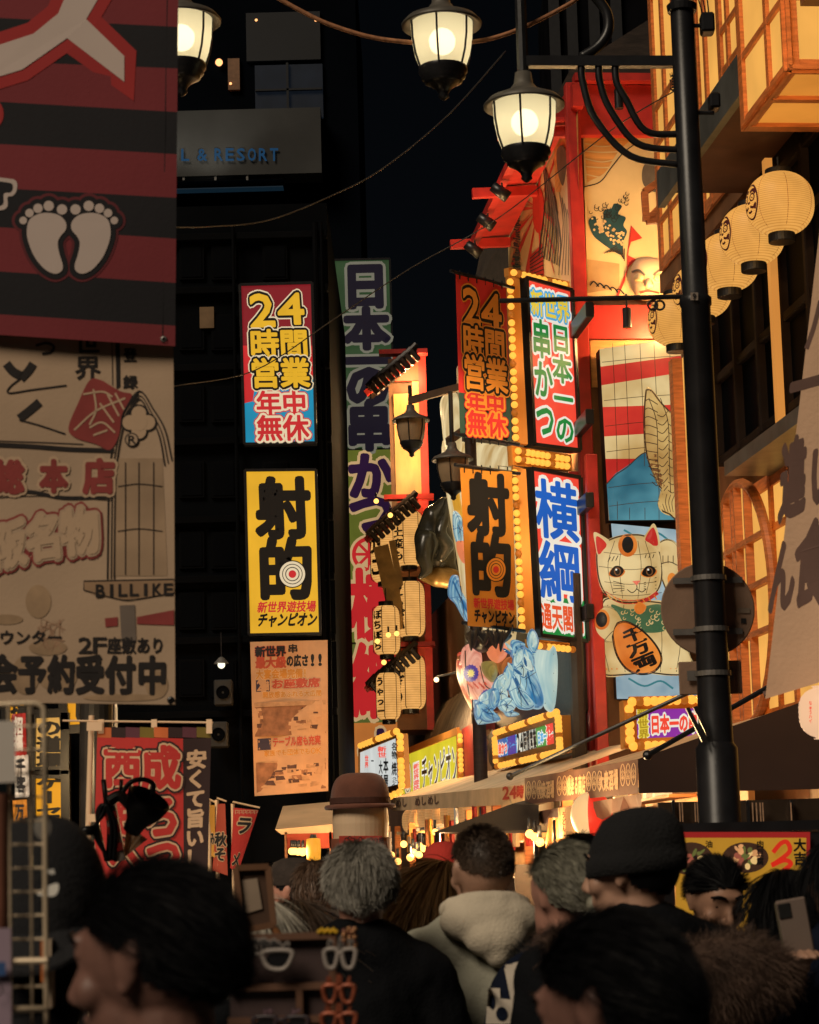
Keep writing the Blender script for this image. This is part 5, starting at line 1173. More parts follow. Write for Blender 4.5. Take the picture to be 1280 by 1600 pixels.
# ================================================================== ROUND PAPER LANTERNS UNDER THE EAVE
DARU = diff('maroon_ink', (.06, .008, .012), .6, 0, 0)
def spin(fr, p): return p
def round_lantern(label):
    R, H = .25, .245; t = thing('paper_lantern', label, 'lantern', (0, 0, -H - .1), 'round paper lanterns under the zinc eave')
    z0 = H + .1; mb = MB(); n = 60; pr = []
    for i in range(n + 1):
        v = -.93 + 1.86 * i / n; r = R * (1 - abs(v) ** 2.4) ** .5; pr.append((r * (1 + .012 * (i % 2)), v * H))
    mb.lathe(pr, LPB, (0, 0, z0 - .0), 48); mb.smooth = True; mb.v = [(x, y, z - t.location.z * 0) for x, y, z in mb.v]
    o = mb.build('paper'); o.parent = t
    mb = MB()
    for k in range(7):
        a = k * 2 * math.pi / 7 + .3; mb.tube([Vector((math.cos(a), math.sin(a), 0)) * (R * 1.006 * (1 - abs(v) ** 2.4) ** .5) + Z * (v * H + z0) for v in np.linspace(-.92, .92, 13)], .0022, diff('lantern_thread', (.35, .14, .05), .7, 0, 0), 4)
    o = mb.build('thread'); o.parent = t
    for zc in (z0 + H * .95, z0 - H * 1.06):
        mb = MB(); mb.lathe([(0, -.035), (.095, -.035), (.1, -.03), (.1, .03), (.095, .035), (0, .035)], BLACK, (0, 0, zc), 28); o = mb.build('cap_ring'); o.parent = t
    mb = MB(); mb.tube([(0, 0, z0 + H), (0, 0, z0 + H + .12)], .008, BLACK, 6); o = mb.build('hook'); o.parent = t
    mb = MB()                                     # round-faced mark brushed on the side
    def sph(u, v, k):
        lon = math.radians(-163) + u * .55; vv = v * .55; r = R * (1.014 + k * 2e-4) * (1 - abs(vv) ** 2.4) ** .5
        return (math.cos(lon) * r, math.sin(lon) * r, vv * H + z0)
    def st(pts, w, k):
        p = smooth_open([(a, b, 0) for a, b in pts], 4) if len(pts) > 2 else [Vector((a, b, 0)) for a, b in pts]; vs = []
        for i, a in enumerate(p):
            d = (p[min(i + 1, len(p) - 1)] - p[max(i - 1, 0)]).normalized(); q_ = Vector((-d.y, d.x, 0)) * w; vs += [sph(a.x + q_.x, a.y + q_.y, k), sph(a.x - q_.x, a.y - q_.y, k)]
        mb.add(vs, [(2 * i, 2 * i + 1, 2 * i + 3, 2 * i + 2) for i in range(len(p) - 1)], DARU)
    st([(.75 * math.cos(a), .95 * math.sin(a)) for a in np.linspace(0, 6.28, 20)], .05, 0)
    for sx in (-1, 1):
        st([(sx * .32 + .2 * math.cos(a), .2 + .2 * math.sin(a)) for a in np.linspace(0, 6.28, 10)], .045, 1); st([(sx * .32, .2), (sx * .3, .16)], .09, 2)
        st([(sx * .08, .52), (sx * .35, .62), (sx * .62, .4)], .1, 3); st([(sx * .1, -.3), (sx * .4, -.38), (sx * .58, -.2), (sx * .5, -.5)], .07, 4)
    st([(-.12, -.02), (0, -.1), (.12, -.02)], .06, 5); st([(-.2, -.55), (0, -.6), (.2, -.55)], .06, 6)
    o = mb.build('painted_face'); o.parent = t
    return t
zl = SP(1218, 320, 4.5)[1]; tls = [SP(x, 320, 4.5)[0] for x in (1219, 1173, 1133, 1091, 1048)] + [SP(1010, 480, 4.5)[0]]
proto = round_lantern('x'); H_ = .345
names = ('round cream paper lantern nearest the camera, largest of the eave row', 'round cream paper lantern second in the eave row, right of the post', 'round cream paper lantern third in the eave row, just right of the post', 'round cream paper lantern mostly behind the post, fourth in the eave row', 'round cream paper lantern left of the post, beside the carved mask')
for i in range(5):
    o = proto if i == 0 else dup(proto)
    o.location = S(tls[i], 4.5, zl - H_); o['label'] = names[i]

# ================================================================== AWNINGS AND STALLS ON THE RIGHT
AWB = diff('brown_awning_cloth', (.17, .075, .048), .8, 0, .2, 2, .2, 25); AWD = diff('shaded_awning_cloth', (.035, .018, .014), .85, 0, .2, 2)  # side sheet's shade is put into a darker copy of the brown cloth
AWC = diff('cream_awning_cloth', (.62, .42, .24), .8, 0, .2, 1.5, .2, 20); AWT = diff('printed_tan', (.68, .42, .22), .8, 0, .05)
D1 = 3.24; f1 = streetplane(D1); t16 = SP(997, 1200, D1)[0]; t21 = SP(820, 1235, D1)[0]
zb_, zt_ = SP(997, 1240, D1)[1], SP(997, 1186, D1)[1]
aw = thing('shop_awning', 'brown awning with tan lettering on its front and a dark side facing the camera', 'awning', S(18.5, 4, 0))
mb = MB(); grid(mb, f1, [(820, 1216), (997, 1186), (997, 1240), (820, 1257)], 20, 3, AWB)
B2 = [(.035, AWT)]
def ovals(x, y, n, h):
    for k in range(n):
        xx = x + k * 8.5; yy = y - k * .7
        mb.stroke(f1, [(xx + 3.4 * math.cos(a), yy + h * math.sin(a)) for a in np.linspace(0, 6.28, 12, endpoint=False)], 1.1, AWT, .006, True); mb.text(f1, '小', (xx - 2.6, yy - 9, xx + 2.6, yy), [(.03, AWT)], .006); mb.text(f1, '半', (xx - 2.6, yy, xx + 2.6, yy + 9), [(.03, AWT)], .006)
ovals(826, 1235, 3, 14); mb.text(f1, '大衆酒場', [(840, 1222), (866, 1218), (866, 1247), (840, 1250)], B2, .006); ovals(874, 1228, 3, 15)
mb.text(f1, '焼きる商店', [(886, 1213), (915, 1209), (915, 1240), (886, 1244)], B2, .006); ovals(920, 1221, 3, 15); mb.text(f1, '大衆酒場', [(936, 1206), (966, 1200), (966, 1234), (936, 1238)], B2, .006); ovals(973, 1211, 3, 17); mb.build('front_panel', aw)
mb = MB(); n_ = 24
for i in range(n_):
    a, b = t16 + (t21 - t16) * i / n_, t16 + (t21 - t16) * (i + 1) / n_
    mb.add([S(a, D1 + .02, zb_), S(b, D1 + .02, zb_), S(b, D1 + .05 + .04 * math.sin(i * 1.3), zb_ - .12 - .03 * math.sin(i * 2.1)), S(a, D1 + .05 + .04 * math.sin((i - 1) * 1.3), zb_ - .12 - .03 * math.sin((i - 1) * 2.1))], [(0, 1, 2, 3)], AWB)
mb.build('valance', aw)
mb = MB(); zr = zt_ + .5
mb.add([S(t16, D1, zt_), S(t21, D1, zt_), S(t21, 5.0, zr), S(t16, 5.0, zr)], [(0, 1, 2, 3)], AWC); mb.build('top_sheet', aw)
mb = MB(); mb.add([S(t16 - .004, D1, zb_), S(t16 - .004, 5.3, zb_ + .0), S(t16 - .004, 5.3, zr + .15), S(t16 - .004, D1, zt_)], [(0, 1, 2, 3)], AWD); mb.build('side_sheet', aw)
for x0, y0, x1, y1, Ya in ((797, 1213, 1075, 1083, 20), (1012, 1180, 1200, 1074, 15.5)):
    mb = MB(); mb.tube([P(x0, y0, Ya), P(x1, y1, Ya - .5)], .018, BLACK, 8); mb.ball(P(x0, y0, Ya), .034, BLACK, 8, 6); mb.build('support_rod', aw)
a2_ = thing('shop_awning', 'long cream awning with a red 24 hour print, farther along the right side', 'awning', S(30, 4, 0)); D2 = 3.6; f2 = streetplane(D2)
mb = MB(); grid(mb, f2, [(614, 1247), (690, 1236), (820, 1226), (824, 1256), (690, 1262)][:1] + [(822, 1226), (822, 1256), (614, 1267)], 16, 2, AWC)
mb.text(f2, '24時', [(785, 1229), (818, 1226), (818, 1247), (785, 1250)], [(.05, diff('awning_red_print', (.4, .05, .03), .8, 0, 0))], .008)
for x, m_ in ((618, BLACK), (648, REDP), (668, BLACK)): mb.text(f2, 'めし', [(x, 1248 - (x - 614) * .1), (x + 18, 1246 - (x - 614) * .1), (x + 18, 1261 - (x - 614) * .08), (x, 1263 - (x - 614) * .08)], [(.02, diff('faded_print', (.14, .08, .06), .8, 0, 0))], .008)
mb.build('front_panel', a2_)
ta_, za_ = SP(822, 1226, D2); tb_, zb2_ = SP(614, 1247, D2)
mb = MB(); mb.add([S(ta_, D2, za_), S(tb_, D2, zb2_), S(tb_, 5, zb2_ + .45), S(ta_, 5, za_ + .45)], [(0, 1, 2, 3)], AWC); mb.build('top_sheet', a2_)
mb = MB()
for k in range(9): t = ta_ + (tb_ - ta_) * k / 8; mb.bar(S(t, D2 + .05, za_ - .25), S(t, 5, za_ - .05), .05, .05, STEEL)
mb.build('ribs', a2_)
# dark tent canopy
tc = thing('tent_canopy', 'black pointed stall canopy above the short haired man', 'canopy', P(760, 1310, 21)); ft = facing(760, 1290, 21)
mb = MB(); a, b, c_, d = ft.pt(676, 1301), ft.pt(842, 1297), ft.pt(842, 1258), ft.pt(800, 1256)
bk = Vector((.3, 1.8, .0)); mb.add([a, b, c_, d, a + bk, b + bk, c_ + bk + Z * .1, d + bk + Z * .1], [(0, 1, 2, 3), (0, 3, 7, 4), (3, 2, 6, 7), (1, 5, 6, 2), (4, 7, 6, 5)], diff('black_tarp', (.02, .014, .011), .7, 0, .3, 3, .3, 10)); mb.build('cloth', tc)
for x in (684, 838): 
    p = ft.pt(x, 1300); mb = MB(); mb.tube([(p.x, p.y + .1, 0), p + Vector((0, .1, 0))], .025, BLACK); mb.build('leg', tc)
# stall interior: counter, back boards, shelves, bulbs
st_ = thing('food_stall', 'warmly lit open food stall with timber posts beneath the cream awning', 'stall', S(27, 4.6, 0))
WARM = diff('stall_boards', (.50, .26, .10), .6, 0, .35, 2.5, .1, 20)
mb = MB(); mb.sbox(20, 44, 4.98, 5.04, 0.2, 2.6, WARM); mb.build('back_wall', st_)
mb = MB(); mb.sbox(22, 44, 3.7, 4.3, .2, 1.45, DARKW); mb.build('counter', st_)
for k in range(9):
    mb = MB(); t = 22 + k * 2.5; mb.sbox(t, t + .1, 3.66, 3.76, .2, 2.3, CED); mb.build('post', st_)
for z in (1.9, 2.2): mb = MB(); mb.sbox(22, 44, 4.7, 4.97, z, z + .03, WOOD); mb.build('shelf', st_)
for k in range(70):
    mb = MB(); t = rng.uniform(22, 44); z = rng.choice([1.93, 2.23]); h = rng.uniform(.1, .26); mb.sbox(t, t + rng.uniform(.06, .22), 4.72, 4.9, z, z + h, [WARM, REDP, WHITE, AWT, DARKW][rng.integers(5)]); mb.build('box', st_)
for k in range(26):
    mb = MB(); t = rng.uniform(22, 44); z = rng.uniform(1.75, 2.05); mb.sbox(t, t + rng.uniform(.15, .3), 3.6, 3.64, z, z + rng.uniform(.2, .35), [WHITE, AWT, cO, REDP][rng.integers(4)]); mb.build('menu_slip', st_)
for k in range(6): lamp(S(21.5 + k * 3.8, 4.2, 2.15), 16, (1, .58, .22), .06)
HB = emi('hot_stall_bulb', '#ffbf62', 3.2, 0)
for i, (x, y, Y) in enumerate(((631, 1319, 25), (656, 1322, 25), (646, 1332, 24), (662, 1326, 25), (655, 1336, 24), (641, 1340, 23.5), (668, 1345, 23), (836, 1308, 20), (844, 1316, 19.5), (828, 1303, 20), (680, 1300, 27), (612, 1336, 26), (622, 1346, 25))):
    p = P(x, y, Y); mb = MB(); mb.ball(p, .038, HB, 10, 7); mb.smooth = True; mb.tube([p + Z * .04, p + Z * .14], .018, BLACK, 6); mb.single('bare_bulb', 'small glowing bare bulb hanging in the stalls behind the crowd', 'bulb', 'bare bulbs in the food stalls')
for x, y, Y, e in ((752, 1312, 21.5, 26), (868, 1345, 17.2, 9)):  # added bulbs, hidden by the crowd, put in to light the awning fronts
    p = P(x, y, Y); mb = MB(); mb.ball(p, .038, HB, 10, 7); mb.smooth = True; mb.tube([p + Z * .04, p + Z * .3], .012, BLACK, 6); mb.single('bare_bulb', 'added glowing bare bulb behind a head of the crowd, lighting the awnings', 'bulb', 'bare bulbs in the food stalls'); lamp(p - N * .12, e, (1, .62, .3), .08)
lamp(P(650, 1330, 23.5), 14, (1, .65, .28), .1); lamp(P(838, 1312, 19), 10, (1, .65, .28), .1)
for k in range(9):
    t = SP(646 + k * 12.5, 1272, 3.9)[0]; c = S(t, 3.9, SP(700, 1271, 3.9)[1]); tt = thing('paper_lantern', 'small paper lantern in the packed row beneath the cream awning', 'lantern', c - Z * .24, 'packed lantern row beneath the cream awning')
    mb = MB(); mb.lathe([(.08, -.22)] + [(.19 * (1 - abs(v) ** 3) ** .5 * (1 + .03 * (i % 2)), v * .22) for i, v in enumerate(np.linspace(-.95, .95, 20))] + [(.08, .22)], hooped('row_lantern_paper', '#e8b070', .6, 8, .7), c, 20); mb.smooth = True; mb.build('paper', tt)
    mb = MB(); mb.lathe([(0, .2), (.085, .2), (.085, .26), (0, .26)], BLACK, c, 14); mb.build('cap_ring', tt)
t = thing('paper_lantern', 'cream and red paper lantern beside the black knitted hat, under the brown awning', 'lantern', P(925, 1290, 18.5)); c = P(925, 1274, 18.5)
mb = MB(); mb.ball(c, (.17, .17, .19), emi('lantern_red_paper', '#d8321f', 1, .1), 24, 14); k_ = mb.mi(emi('lantern_cream_paper', '#e0b47c', 1, .1)); mb.m = [k_ if np.mean([mb.v[i][0] for i in f]) < c.x - .03 else 0 for f in mb.f]; mb.smooth = True; mb.build('paper', t); mb = MB(); mb.lathe([(0, -.2), (.07, -.2), (.07, -.16), (0, -.16)], BLACK, c, 14); mb.build('cap_ring', t)
cf = thing('shop_curtain', 'pale printed shop curtain hanging beside the red lantern', 'curtain', P(893, 1310, 19)); mb = MB(); fc = facing(893, 1280, 19); grid(mb, Wavy(fc, .02, .3, .05), [(872, 1262), (915, 1258), (912, 1306), (874, 1310)], 12, 3, emi('lit_curtain', '#c9955a', .9, .2, 5)); mb.text(fc, 'うどん', (878, 1268, 884, 1300), [(.04, REDP)], .04, True); mb.build('cloth', cf)  # warm stall light on the curtain is put into its emission
vs_ = thing('vinyl_sheet', 'clear wrinkled vinyl sheet catching warm light beside the stall', 'sheet', P(875, 1400, 19.5)); mb = MB(); fc = Wavy(facing(870, 1350, 19.5), .05, .35, .02)
grid(mb, fc, [(858, 1278), (905, 1276), (880, 1420), (838, 1420)], 24, 8, diff('wrinkled_vinyl', (.6, .3, .12), .15, 0, .4, 12, .5, 20, stretch=(1, 1, .2))); mb.smooth = True; mb.build('sheet', vs_); lamp(P(868, 1330, 19.0), 5, (1, .55, .2), .1)
sb = thing('stall_screen', 'low dark board screen beside the short haired man', 'screen', P(810, 1500, 19)); mb = MB(); px_box(mb, (806, 1350, 860, 1480), 19.6, .06, DARKW); mb.build('board', sb)
# menu board on the right
mbd = thing('menu_board', 'framed yellow menu board with food photos standing behind the crowd at right', 'menu board', P(1160, 1500, 9.5)); fM = facing(1160, 1330, 9.5)
mb = MB(); px_box(mb, (1030, 1284, 1300, 1300), 9.52, .10, BLACK); px_box(mb, (1030, 1300, 1056, 1560), 9.53, .08, BLACK); px_box(mb, (1266, 1300, 1300, 1560), 9.53, .08, BLACK); mb.build('frame', mbd)
mY, mR, mK = emi('menu_yellow', '#c78f2c', .62, .12, 5), emi('menu_red', '#9c2420', .7, .1), eBLK
mb = MB(); grid(mb, fM, [(1056, 1300), (1266, 1300), (1266, 1560), (1056, 1560)], 1, 1, mR); grid(mb, fM, [(1056, 1309), (1260, 1309), (1260, 1560), (1056, 1560)], 1, 1, mY, .003)
for x, y, rx, ry in ((1080, 1342, 34, 26), (1165, 1340, 36, 24)):
    mb.disc(fM, x, y, rx, ry, emi('bowl_dark', '#3a2418', 1, .2, 30), .006)
    for i in range(26): a, q_ = rng.uniform(0, 6.28), rng.uniform(0, .8); mb.disc(fM, x + rx * q_ * math.cos(a), y + ry * q_ * math.sin(a), rng.uniform(3, 8), rng.uniform(2, 5), [emi('noodle', '#c48a58', 1, .2, 20), emi('egg', '#d8b070', 1, .1), emi('herb', '#5a5a2c', 1, .2), emi('meat', '#8c4a38', 1, .2), emi('bowl_black', '#1c120e', 1, 0)][rng.integers(5)], .008 + i * 2e-4, 10, a)
mb.text(fM, '油', (1102, 1313, 1114, 1325), [(.03, mK)], .016); mb.text(fM, '肉豆腐', (1182, 1313, 1194, 1352), [(.03, mK)], .016, True)
mb.stroke(fM, [(1208, 1332), (1220, 1318), (1230, 1316), (1234, 1330), (1218, 1344), (1206, 1352), (1226, 1344), (1236, 1350), (1222, 1362)], 7, emi('menu_brush_red', '#c02818', 1, 0), .016); mb.text(fM, '大吉', (1240, 1310, 1260, 1352), [(.04, mK)], .016, True); mb.build('poster', mbd)
mb = MB(); px_box(mb, (1056, 1560, 1266, 2100), 9.5, .06, BLACK); mb.build('stand', mbd)
gw = thing('shop_window', 'dim shop window with painted vertical reflections above the menu board', 'window', P(1160, 1300, 15.2)); mb = MB(); px_box(mb, (1030, 1250, 1330, 1330), 15.4, .05, diff('dim_glass', (.05, .035, .025), .12, .2, .4, 3)); mb.build('glass', gw)
mb = MB()
for x in (1062, 1066, 1086, 1090, 1176, 1182, 1188, 1192, 1236): px_box(mb, (x, 1254, x + 1.5, 1284), 15.3, .02, emi('painted_glint', '#6a4c34', 1, .3, 30))  # reflections in the glass, added as thin glowing strips
for x in (1055, 1172, 1240): px_box(mb, (x - 3, 1250, x + 1, 1330), 15.32, .05, BLACK)
mb.build('frame', gw)
# slanted cloth banner at the right edge
BEI = diff('beige_banner_cloth', (.74, .47, .30), .85, 0, .12, 3, .2, 60, sheen=.1); BRN = diff('brown_banner_ink', (.17, .095, .075), .85, 0, .1)
fb2 = facing(1240, 700, 9.0, -14); wv_ = Wavy(fb2, .012, .02, .012); wv_.ls = .15
rb = thing('hanging_banner', 'beige cloth banner with brown brushed letters hanging slanted at the right edge', 'banner', fb2.pt(1240, 1090))
ex = lambda y: 1280 - (y - 365) * .1165
mb = MB(); q = [(ex(120), 120), (ex(120) + 190, 60), (ex(1070) + 170, 1040), (ex(1088), 1092)]; grid(mb, wv_, q, 14, 30, BEI)
L = [(.05, BRN)]
mb.text(wv_, '違', [(1222, 690), (1262, 672), (1258, 800), (1215, 822)], L, .006); mb.text(wv_, 'ん', [(1205, 845), (1246, 830), (1240, 955), (1198, 965)], L, .006)
mb.text(wv_, 'い', [(1268, 690), (1312, 670), (1306, 790), (1260, 800)], L, .006); mb.text(wv_, '食', [(1246, 820), (1302, 800), (1292, 948), (1236, 950)], L, .006)
mb.text(wv_, '一', [(1238, 560), (1290, 545), (1285, 640), (1230, 655)], L, .006); mb.stroke(wv_, [(1282, 470), (1272, 510), (1260, 545)], [7, 7][0], BRN, .006); mb.build('cloth', rb)
mb = MB(); mb.tube([fb2.pt(q[3][0] - 2, q[3][1] - 6, -.02), fb2.pt(q[2][0], q[2][1] - 6, -.02)], .014, BRN); mb.build('hem_rod', rb)
mb = MB(); mb.tube([fb2.pt(q[0][0] - 6, q[0][1] + 2, -.01), fb2.pt(q[1][0] + 6, q[1][1] - 2, -.01)], .016, BRN); mb.build('rod', rb)
mb = MB(); a = fb2.pt(*bil(q, .5, 0)); mb.tube([a, S(11.5, 4.4, 7.3), S(13.2, 5.0, 7.36)], .008, BLACK, 6); mb.build('cord', rb)
t = thing('paper_lantern', 'small white lantern with red writing cut by the right edge', 'lantern', P(1290, 1150, 8.8)); c = P(1290, 1113, 8.8); mb = MB(); mb.lathe([(.05, -.1)] + [(.1 * (1 - abs(v) ** 3) ** .5 * (1 + .02 * (i % 2)), v * .1) for i, v in enumerate(np.linspace(-.95, .95, 22))] + [(.05, .1)], emi('white_lantern_paper', '#e8b890', 1, .06), c, 28); mb.smooth = True; mb.build('paper', t)
mb = MB(); f_ = Face(c - Vector((.06, .085, 0)), (-.55, -1, 0)); mb.text(f_, 'ちゅうハイ', (1264, 1095, 1269, 1130), [(.04, sR)], 0, True); mb.build('lettering', t)
# ================================================================== MIDDLE OF THE STREET: HATTED STAND AND FAR STALL
YH2 = 15.5; hs_ = thing('stall_sign', 'tall round stand topped with a brown felt bowler hat and a red lower panel', 'stand', P(564, 1400, YH2)); hs_.location.z = 0
c = P(563, 1262, YH2); px1 = YH2 / FPX * 1.12; FELT = diff('brown_felt', (.17, .06, .035), .9, 0, .2, 8, .3, 120, sheen=.3)
mb = MB(); mb.lathe([(48 * px1, 0), (50 * px1, 3 * px1), (48 * px1, 6 * px1), (41 * px1, 7 * px1)] + [(41 * px1 * math.cos(a) ** .45, (10 + 40 * math.sin(a)) * px1) for a in np.linspace(0, 1.55, 12)] + [(0, 50 * px1)], FELT, c - Z * 2 * px1, 36); mb.smooth = True; mb.build('hat', hs_)
mb = MB(); mb.lathe([(41.6 * px1, 7 * px1), (42.2 * px1, 8 * px1), (42.2 * px1, 15 * px1), (41.4 * px1, 16 * px1)], diff('hat_band', (.08, .03, .02), .8), c - Z * 2 * px1, 36); mb.build('hat_band', hs_)
CRP = diff('cream_board', (.78, .56, .36), .5, 0, .06, 3); mb = MB()
mb.lathe([(0, -42 * px1), (38 * px1, -42 * px1), (39 * px1, -22 * px1), (38 * px1, 0), (0, 0)], CRP, c, 36); mb.smooth = False; mb.build('cream_panel', hs_)
mb = MB(); mb.lathe([(0, -2.35), (42 * px1, -2.35), (42 * px1, -42 * px1), (0, -42 * px1)], diff('brown_board', (.28, .09, .05), .6), c, 36); mb.build('body_panel', hs_)
f_ = Face((0, c.y - 42.5 * px1, 0), (0, -1, 0)); mb = MB(); mb.poly(f_, [(530, 1306), (597, 1306), (597, 1420), (530, 1420)], diff('stand_red', (.5, .05, .03)), 0); mb.text(f_, '串カツ', (538, 1308, 590, 1330), [(.12, INK), (.05, REDA)], .006); mb.text(f_, '招', (592, 1308, 600, 1318), [(.03, INK)], .006); mb.build('front_panel', hs_)
fs_t = thing('food_stall', 'small distant stall with a red valance and bright bulbs left of the grey haired man', 'stall', P(480, 1400, 26)); fs_t.location.z = 0
mb = MB(); px_box(mb, (448, 1302, 520, 1326), 26, .05, diff('red_valance', (.4, .06, .03), .8, 0, .2, 4)); mb.build('valance', fs_t); mb = MB(); fq = facing(500, 1290, 26); a = [fq.pt(430, 1296), fq.pt(540, 1286), fq.pt(545, 1300), fq.pt(440, 1304)]; mb.add(a + [x + Vector((0, 1.6, .3)) for x in a[:2]], [(0, 1, 2, 3), (0, 4, 5, 1)], AWC); mb.build('canopy', fs_t)
mb = MB(); px_box(mb, (446, 1300, 450, 1460), 26, .06, WOOD); px_box(mb, (516, 1300, 520, 1460), 26, .06, WOOD); mb.build('posts', fs_t); mb = MB(); px_box(mb, (450, 1350, 516, 1460), 26.3, .4, WARM); mb.build('counter', fs_t)
for x in (456, 462, 468, 474, 480, 459, 466, 473):
    p = P(x, 1330 + (x % 3), 25.7); mb = MB(); mb.ball(p, .04, HB, 10, 7); mb.tube([p + Z * .03, p + Z * .12], .016, BLACK, 6); mb.smooth = True; mb.single('bare_bulb', 'small glowing bare bulb under the red valance of the distant stall', 'bulb', 'bare bulbs of the distant stall')
lamp(P(466, 1334, 25.2), 6, (1, .6, .27), .15)
t = thing('paper_lantern', 'yellow upright lantern beside the bulb row of the distant stall', 'lantern', P(490, 1345, 25.2)); c = P(490, 1327, 25.2); mb = MB(); mb.lathe([(.04, -.12), (.075, -.11), (.08, 0), (.075, .11), (.04, .12)], emi('yellow_lantern', '#e09a30', 1, .1), c, 18); mb.smooth = True; mb.build('paper', t); mb = MB(); mb.lathe([(0, .12), (.04, .12), (.03, .16), (0, .16)], BLACK, c, 12); mb.build('cap_ring', t)
fo = thing('plaster_building', 'plain plaster shop wall with a red post under the hanging poster', 'building', P(440, 1300, 40)); mb = MB(); px_box(mb, (395, 1230, 530, 1500), 40, 3, diff('plaster', (.12, .09, .065), .8, 0, .3, 1.5)); mb.build('wall', fo); mb = MB(); px_box(mb, (402, 1230, 418, 1500), 39.9, .1, REDP); px_box(mb, (420, 1230, 430, 1500), 39.92, .08, DARKW); mb.build('post', fo)
tl_ = thing('wall_lamp', 'small white shaded lamp low on the dark building at left', 'lamp', P(346, 1048, 37.3)); c = P(346, 1036, 37.2); mb = MB(); mb.lathe([(.02, .1), (.05, .08), (.12, 0), (.125, -.01), (.1, -.01), (.04, .05)], STEEL, c, 18); mb.build('shade', tl_); mb = MB(); mb.ball(c - Z * .03, .06, emi('lamp_white', '#e8e0c0', 2.0, 0), 12, 8); mb.build('bulb', tl_); mb = MB(); mb.tube([c + Z * .1, c + Z * .5], .01, BLACK, 6); mb.build('cord', tl_)
# the curled poster sheet hanging on the dark building
fq = facing(450, 1120, 36.6); wp_ = Wavy(fq, .025, .06, .05); wp_.ls = .4; pr = thing('hanging_poster', 'curled orange lit poster with food hall photos hanging under the yellow sign', 'poster', fq.pt(455, 1240))
pC, pK, pRd, pOg, pNv = diff('poster_paper', (.62, .34, .17), .7, 0, .12, 3), INK, diff('poster_red', (.5, .08, .04)), diff('poster_orange', (.6, .25, .04)), diff('poster_navy', (.04, .03, .06))
PQ = [(391, 1003), (512, 1000), (513, 1236), (398, 1244)]; mb = MB(); grid(mb, wp_, PQ, 12, 26, pC)
def pq(u0, v0, u1, v1): return qq(PQ, u0, v0, u1, v1)
mb.text(wp_, '新世界', pq(.06, .03, .46, .10), [(.10, pRd), (.05, pK)], .006); mb.text(wp_, '最大級', pq(.06, .10, .46, .175), [(.06, pRd)], .006); mb.text(wp_, 'の広さ!!', pq(.46, .09, .95, .17), [(.06, pK)], .006)
mb.text(wp_, '串', pq(.48, .02, .62, .08), [(.03, pK)], .006); mb.text(wp_, '大宴会場完備！', pq(.06, .18, .78, .245), [(.10, diff('poster_pale', (.66, .45, .26))), (.04, pOg)], .006)
for v, s1_, s2_ in ((.25, 'お座敷席', '開放感あふれる大広間'), (.63, 'テーブル席も充実', '家族でも団体でもOK')):
    mb.poly(wp_, pq(.06, v, .24, v + .075), pNv, .006); mb.text(wp_, '2階', pq(.07, v + .005, .235, v + .07), [(.04, pC)], .010)
    mb.text(wp_, s1_, pq(.26, v - .005, .90, v + .06), [(.10, pNv), (.085, MATS['poster_pale']), (.05, pRd)], .006); mb.text(wp_, s2_, pq(.14, v + .075, .92, v + .12), [(.09, MATS['poster_pale']), (.03, pOg)], .006)
pb1, pb2, pb3 = diff('photo_brown', (.30, .13, .06), .7, 0, .4, 8), diff('photo_dark', (.10, .045, .03), .7, 0, .4, 8), diff('photo_tan', (.5, .27, .13), .7, 0, .3, 8)
for v0, v1 in ((.395, .615), (.78, .98)):
    mb.poly(wp_, pq(.03, v0, .97, v1), pb1, .004); mb.poly(wp_, pq(.03, v0, .97, v0 + .03), pb3, .007)
    for i in range(46):
        u, v, w_ = rng.uniform(.05, .85), rng.uniform(v0 + .02, v1 - .035), rng.uniform(.04, .14); q_ = pq(u, v, u + w_, v + rng.uniform(.008, .03)); q_[2] = (q_[2][0] + rng.uniform(-4, 4), q_[2][1] + rng.uniform(-2, 3)); mb.poly(wp_, q_, [pb2, pb3, pC, pb1][rng.integers(4)], .009 + i * 1e-4)
mb.build('sheet', pr)
lamp(P(455, 1290, 34.6), 17, (1, .52, .2), .15, 'SPOT', fq.pt(455, 1110), 75)  # added unseen spot below the poster, no fixture, only lights the sheet

# ================================================================== LEFT FOREGROUND
fU = facing(140, 300, 6.0); wU = Wavy(fU, .013, .007, .005); wU.ls = .22
bRd, bBk, bRim, bPk = diff('striped_red_cloth', (.21, .028, .035), .85, 0, .1, 2, .07, 90), diff('striped_black_cloth', (.011, .010, .013), .85, 0, .2, 2, .07, 90), diff('glyph_red', (.38, .028, .028), .85, 0, .08, 2), diff('print_white', (.58, .47, .42), .85, 0, .05, 3)
ub = thing('hanging_banner', 'red and black striped cloth banner with two white footprints, upper left', 'banner', fU.pt(60, 530)); mb = MB()
X0, X1 = -210, 279
edges = [(-40, -28), (28, 42), (96, 107), (159, 175), (225, 241), (294, 309), (355, 373), (424, 442), (491, 509), (523, 541)]
for i in range(len(edges) - 1):
    (a0, a1), (b0, b1) = edges[i], edges[i + 1]; f = lambda l, r, x: l + (r - l) * x / 278
    xr = lambda y: 279 - (y + 40) * .009
    grid(mb, wU, [(X0, f(a0, a1, X0)), (xr(a1), a1), (xr(b1), b1), (X0, f(b0, b1, X0))], 14, 4, bRd if i in (0, 2, 4, 6, 8) else bBk)
gp = [(x / 2.857, y / 2.857) for x, y in ((310, -60), (470, -60), (385, 85), (555, 250), (555, 365), (300, 170), (100, 310), (-80, 365), (-80, 225), (150, 150), (260, 60))]
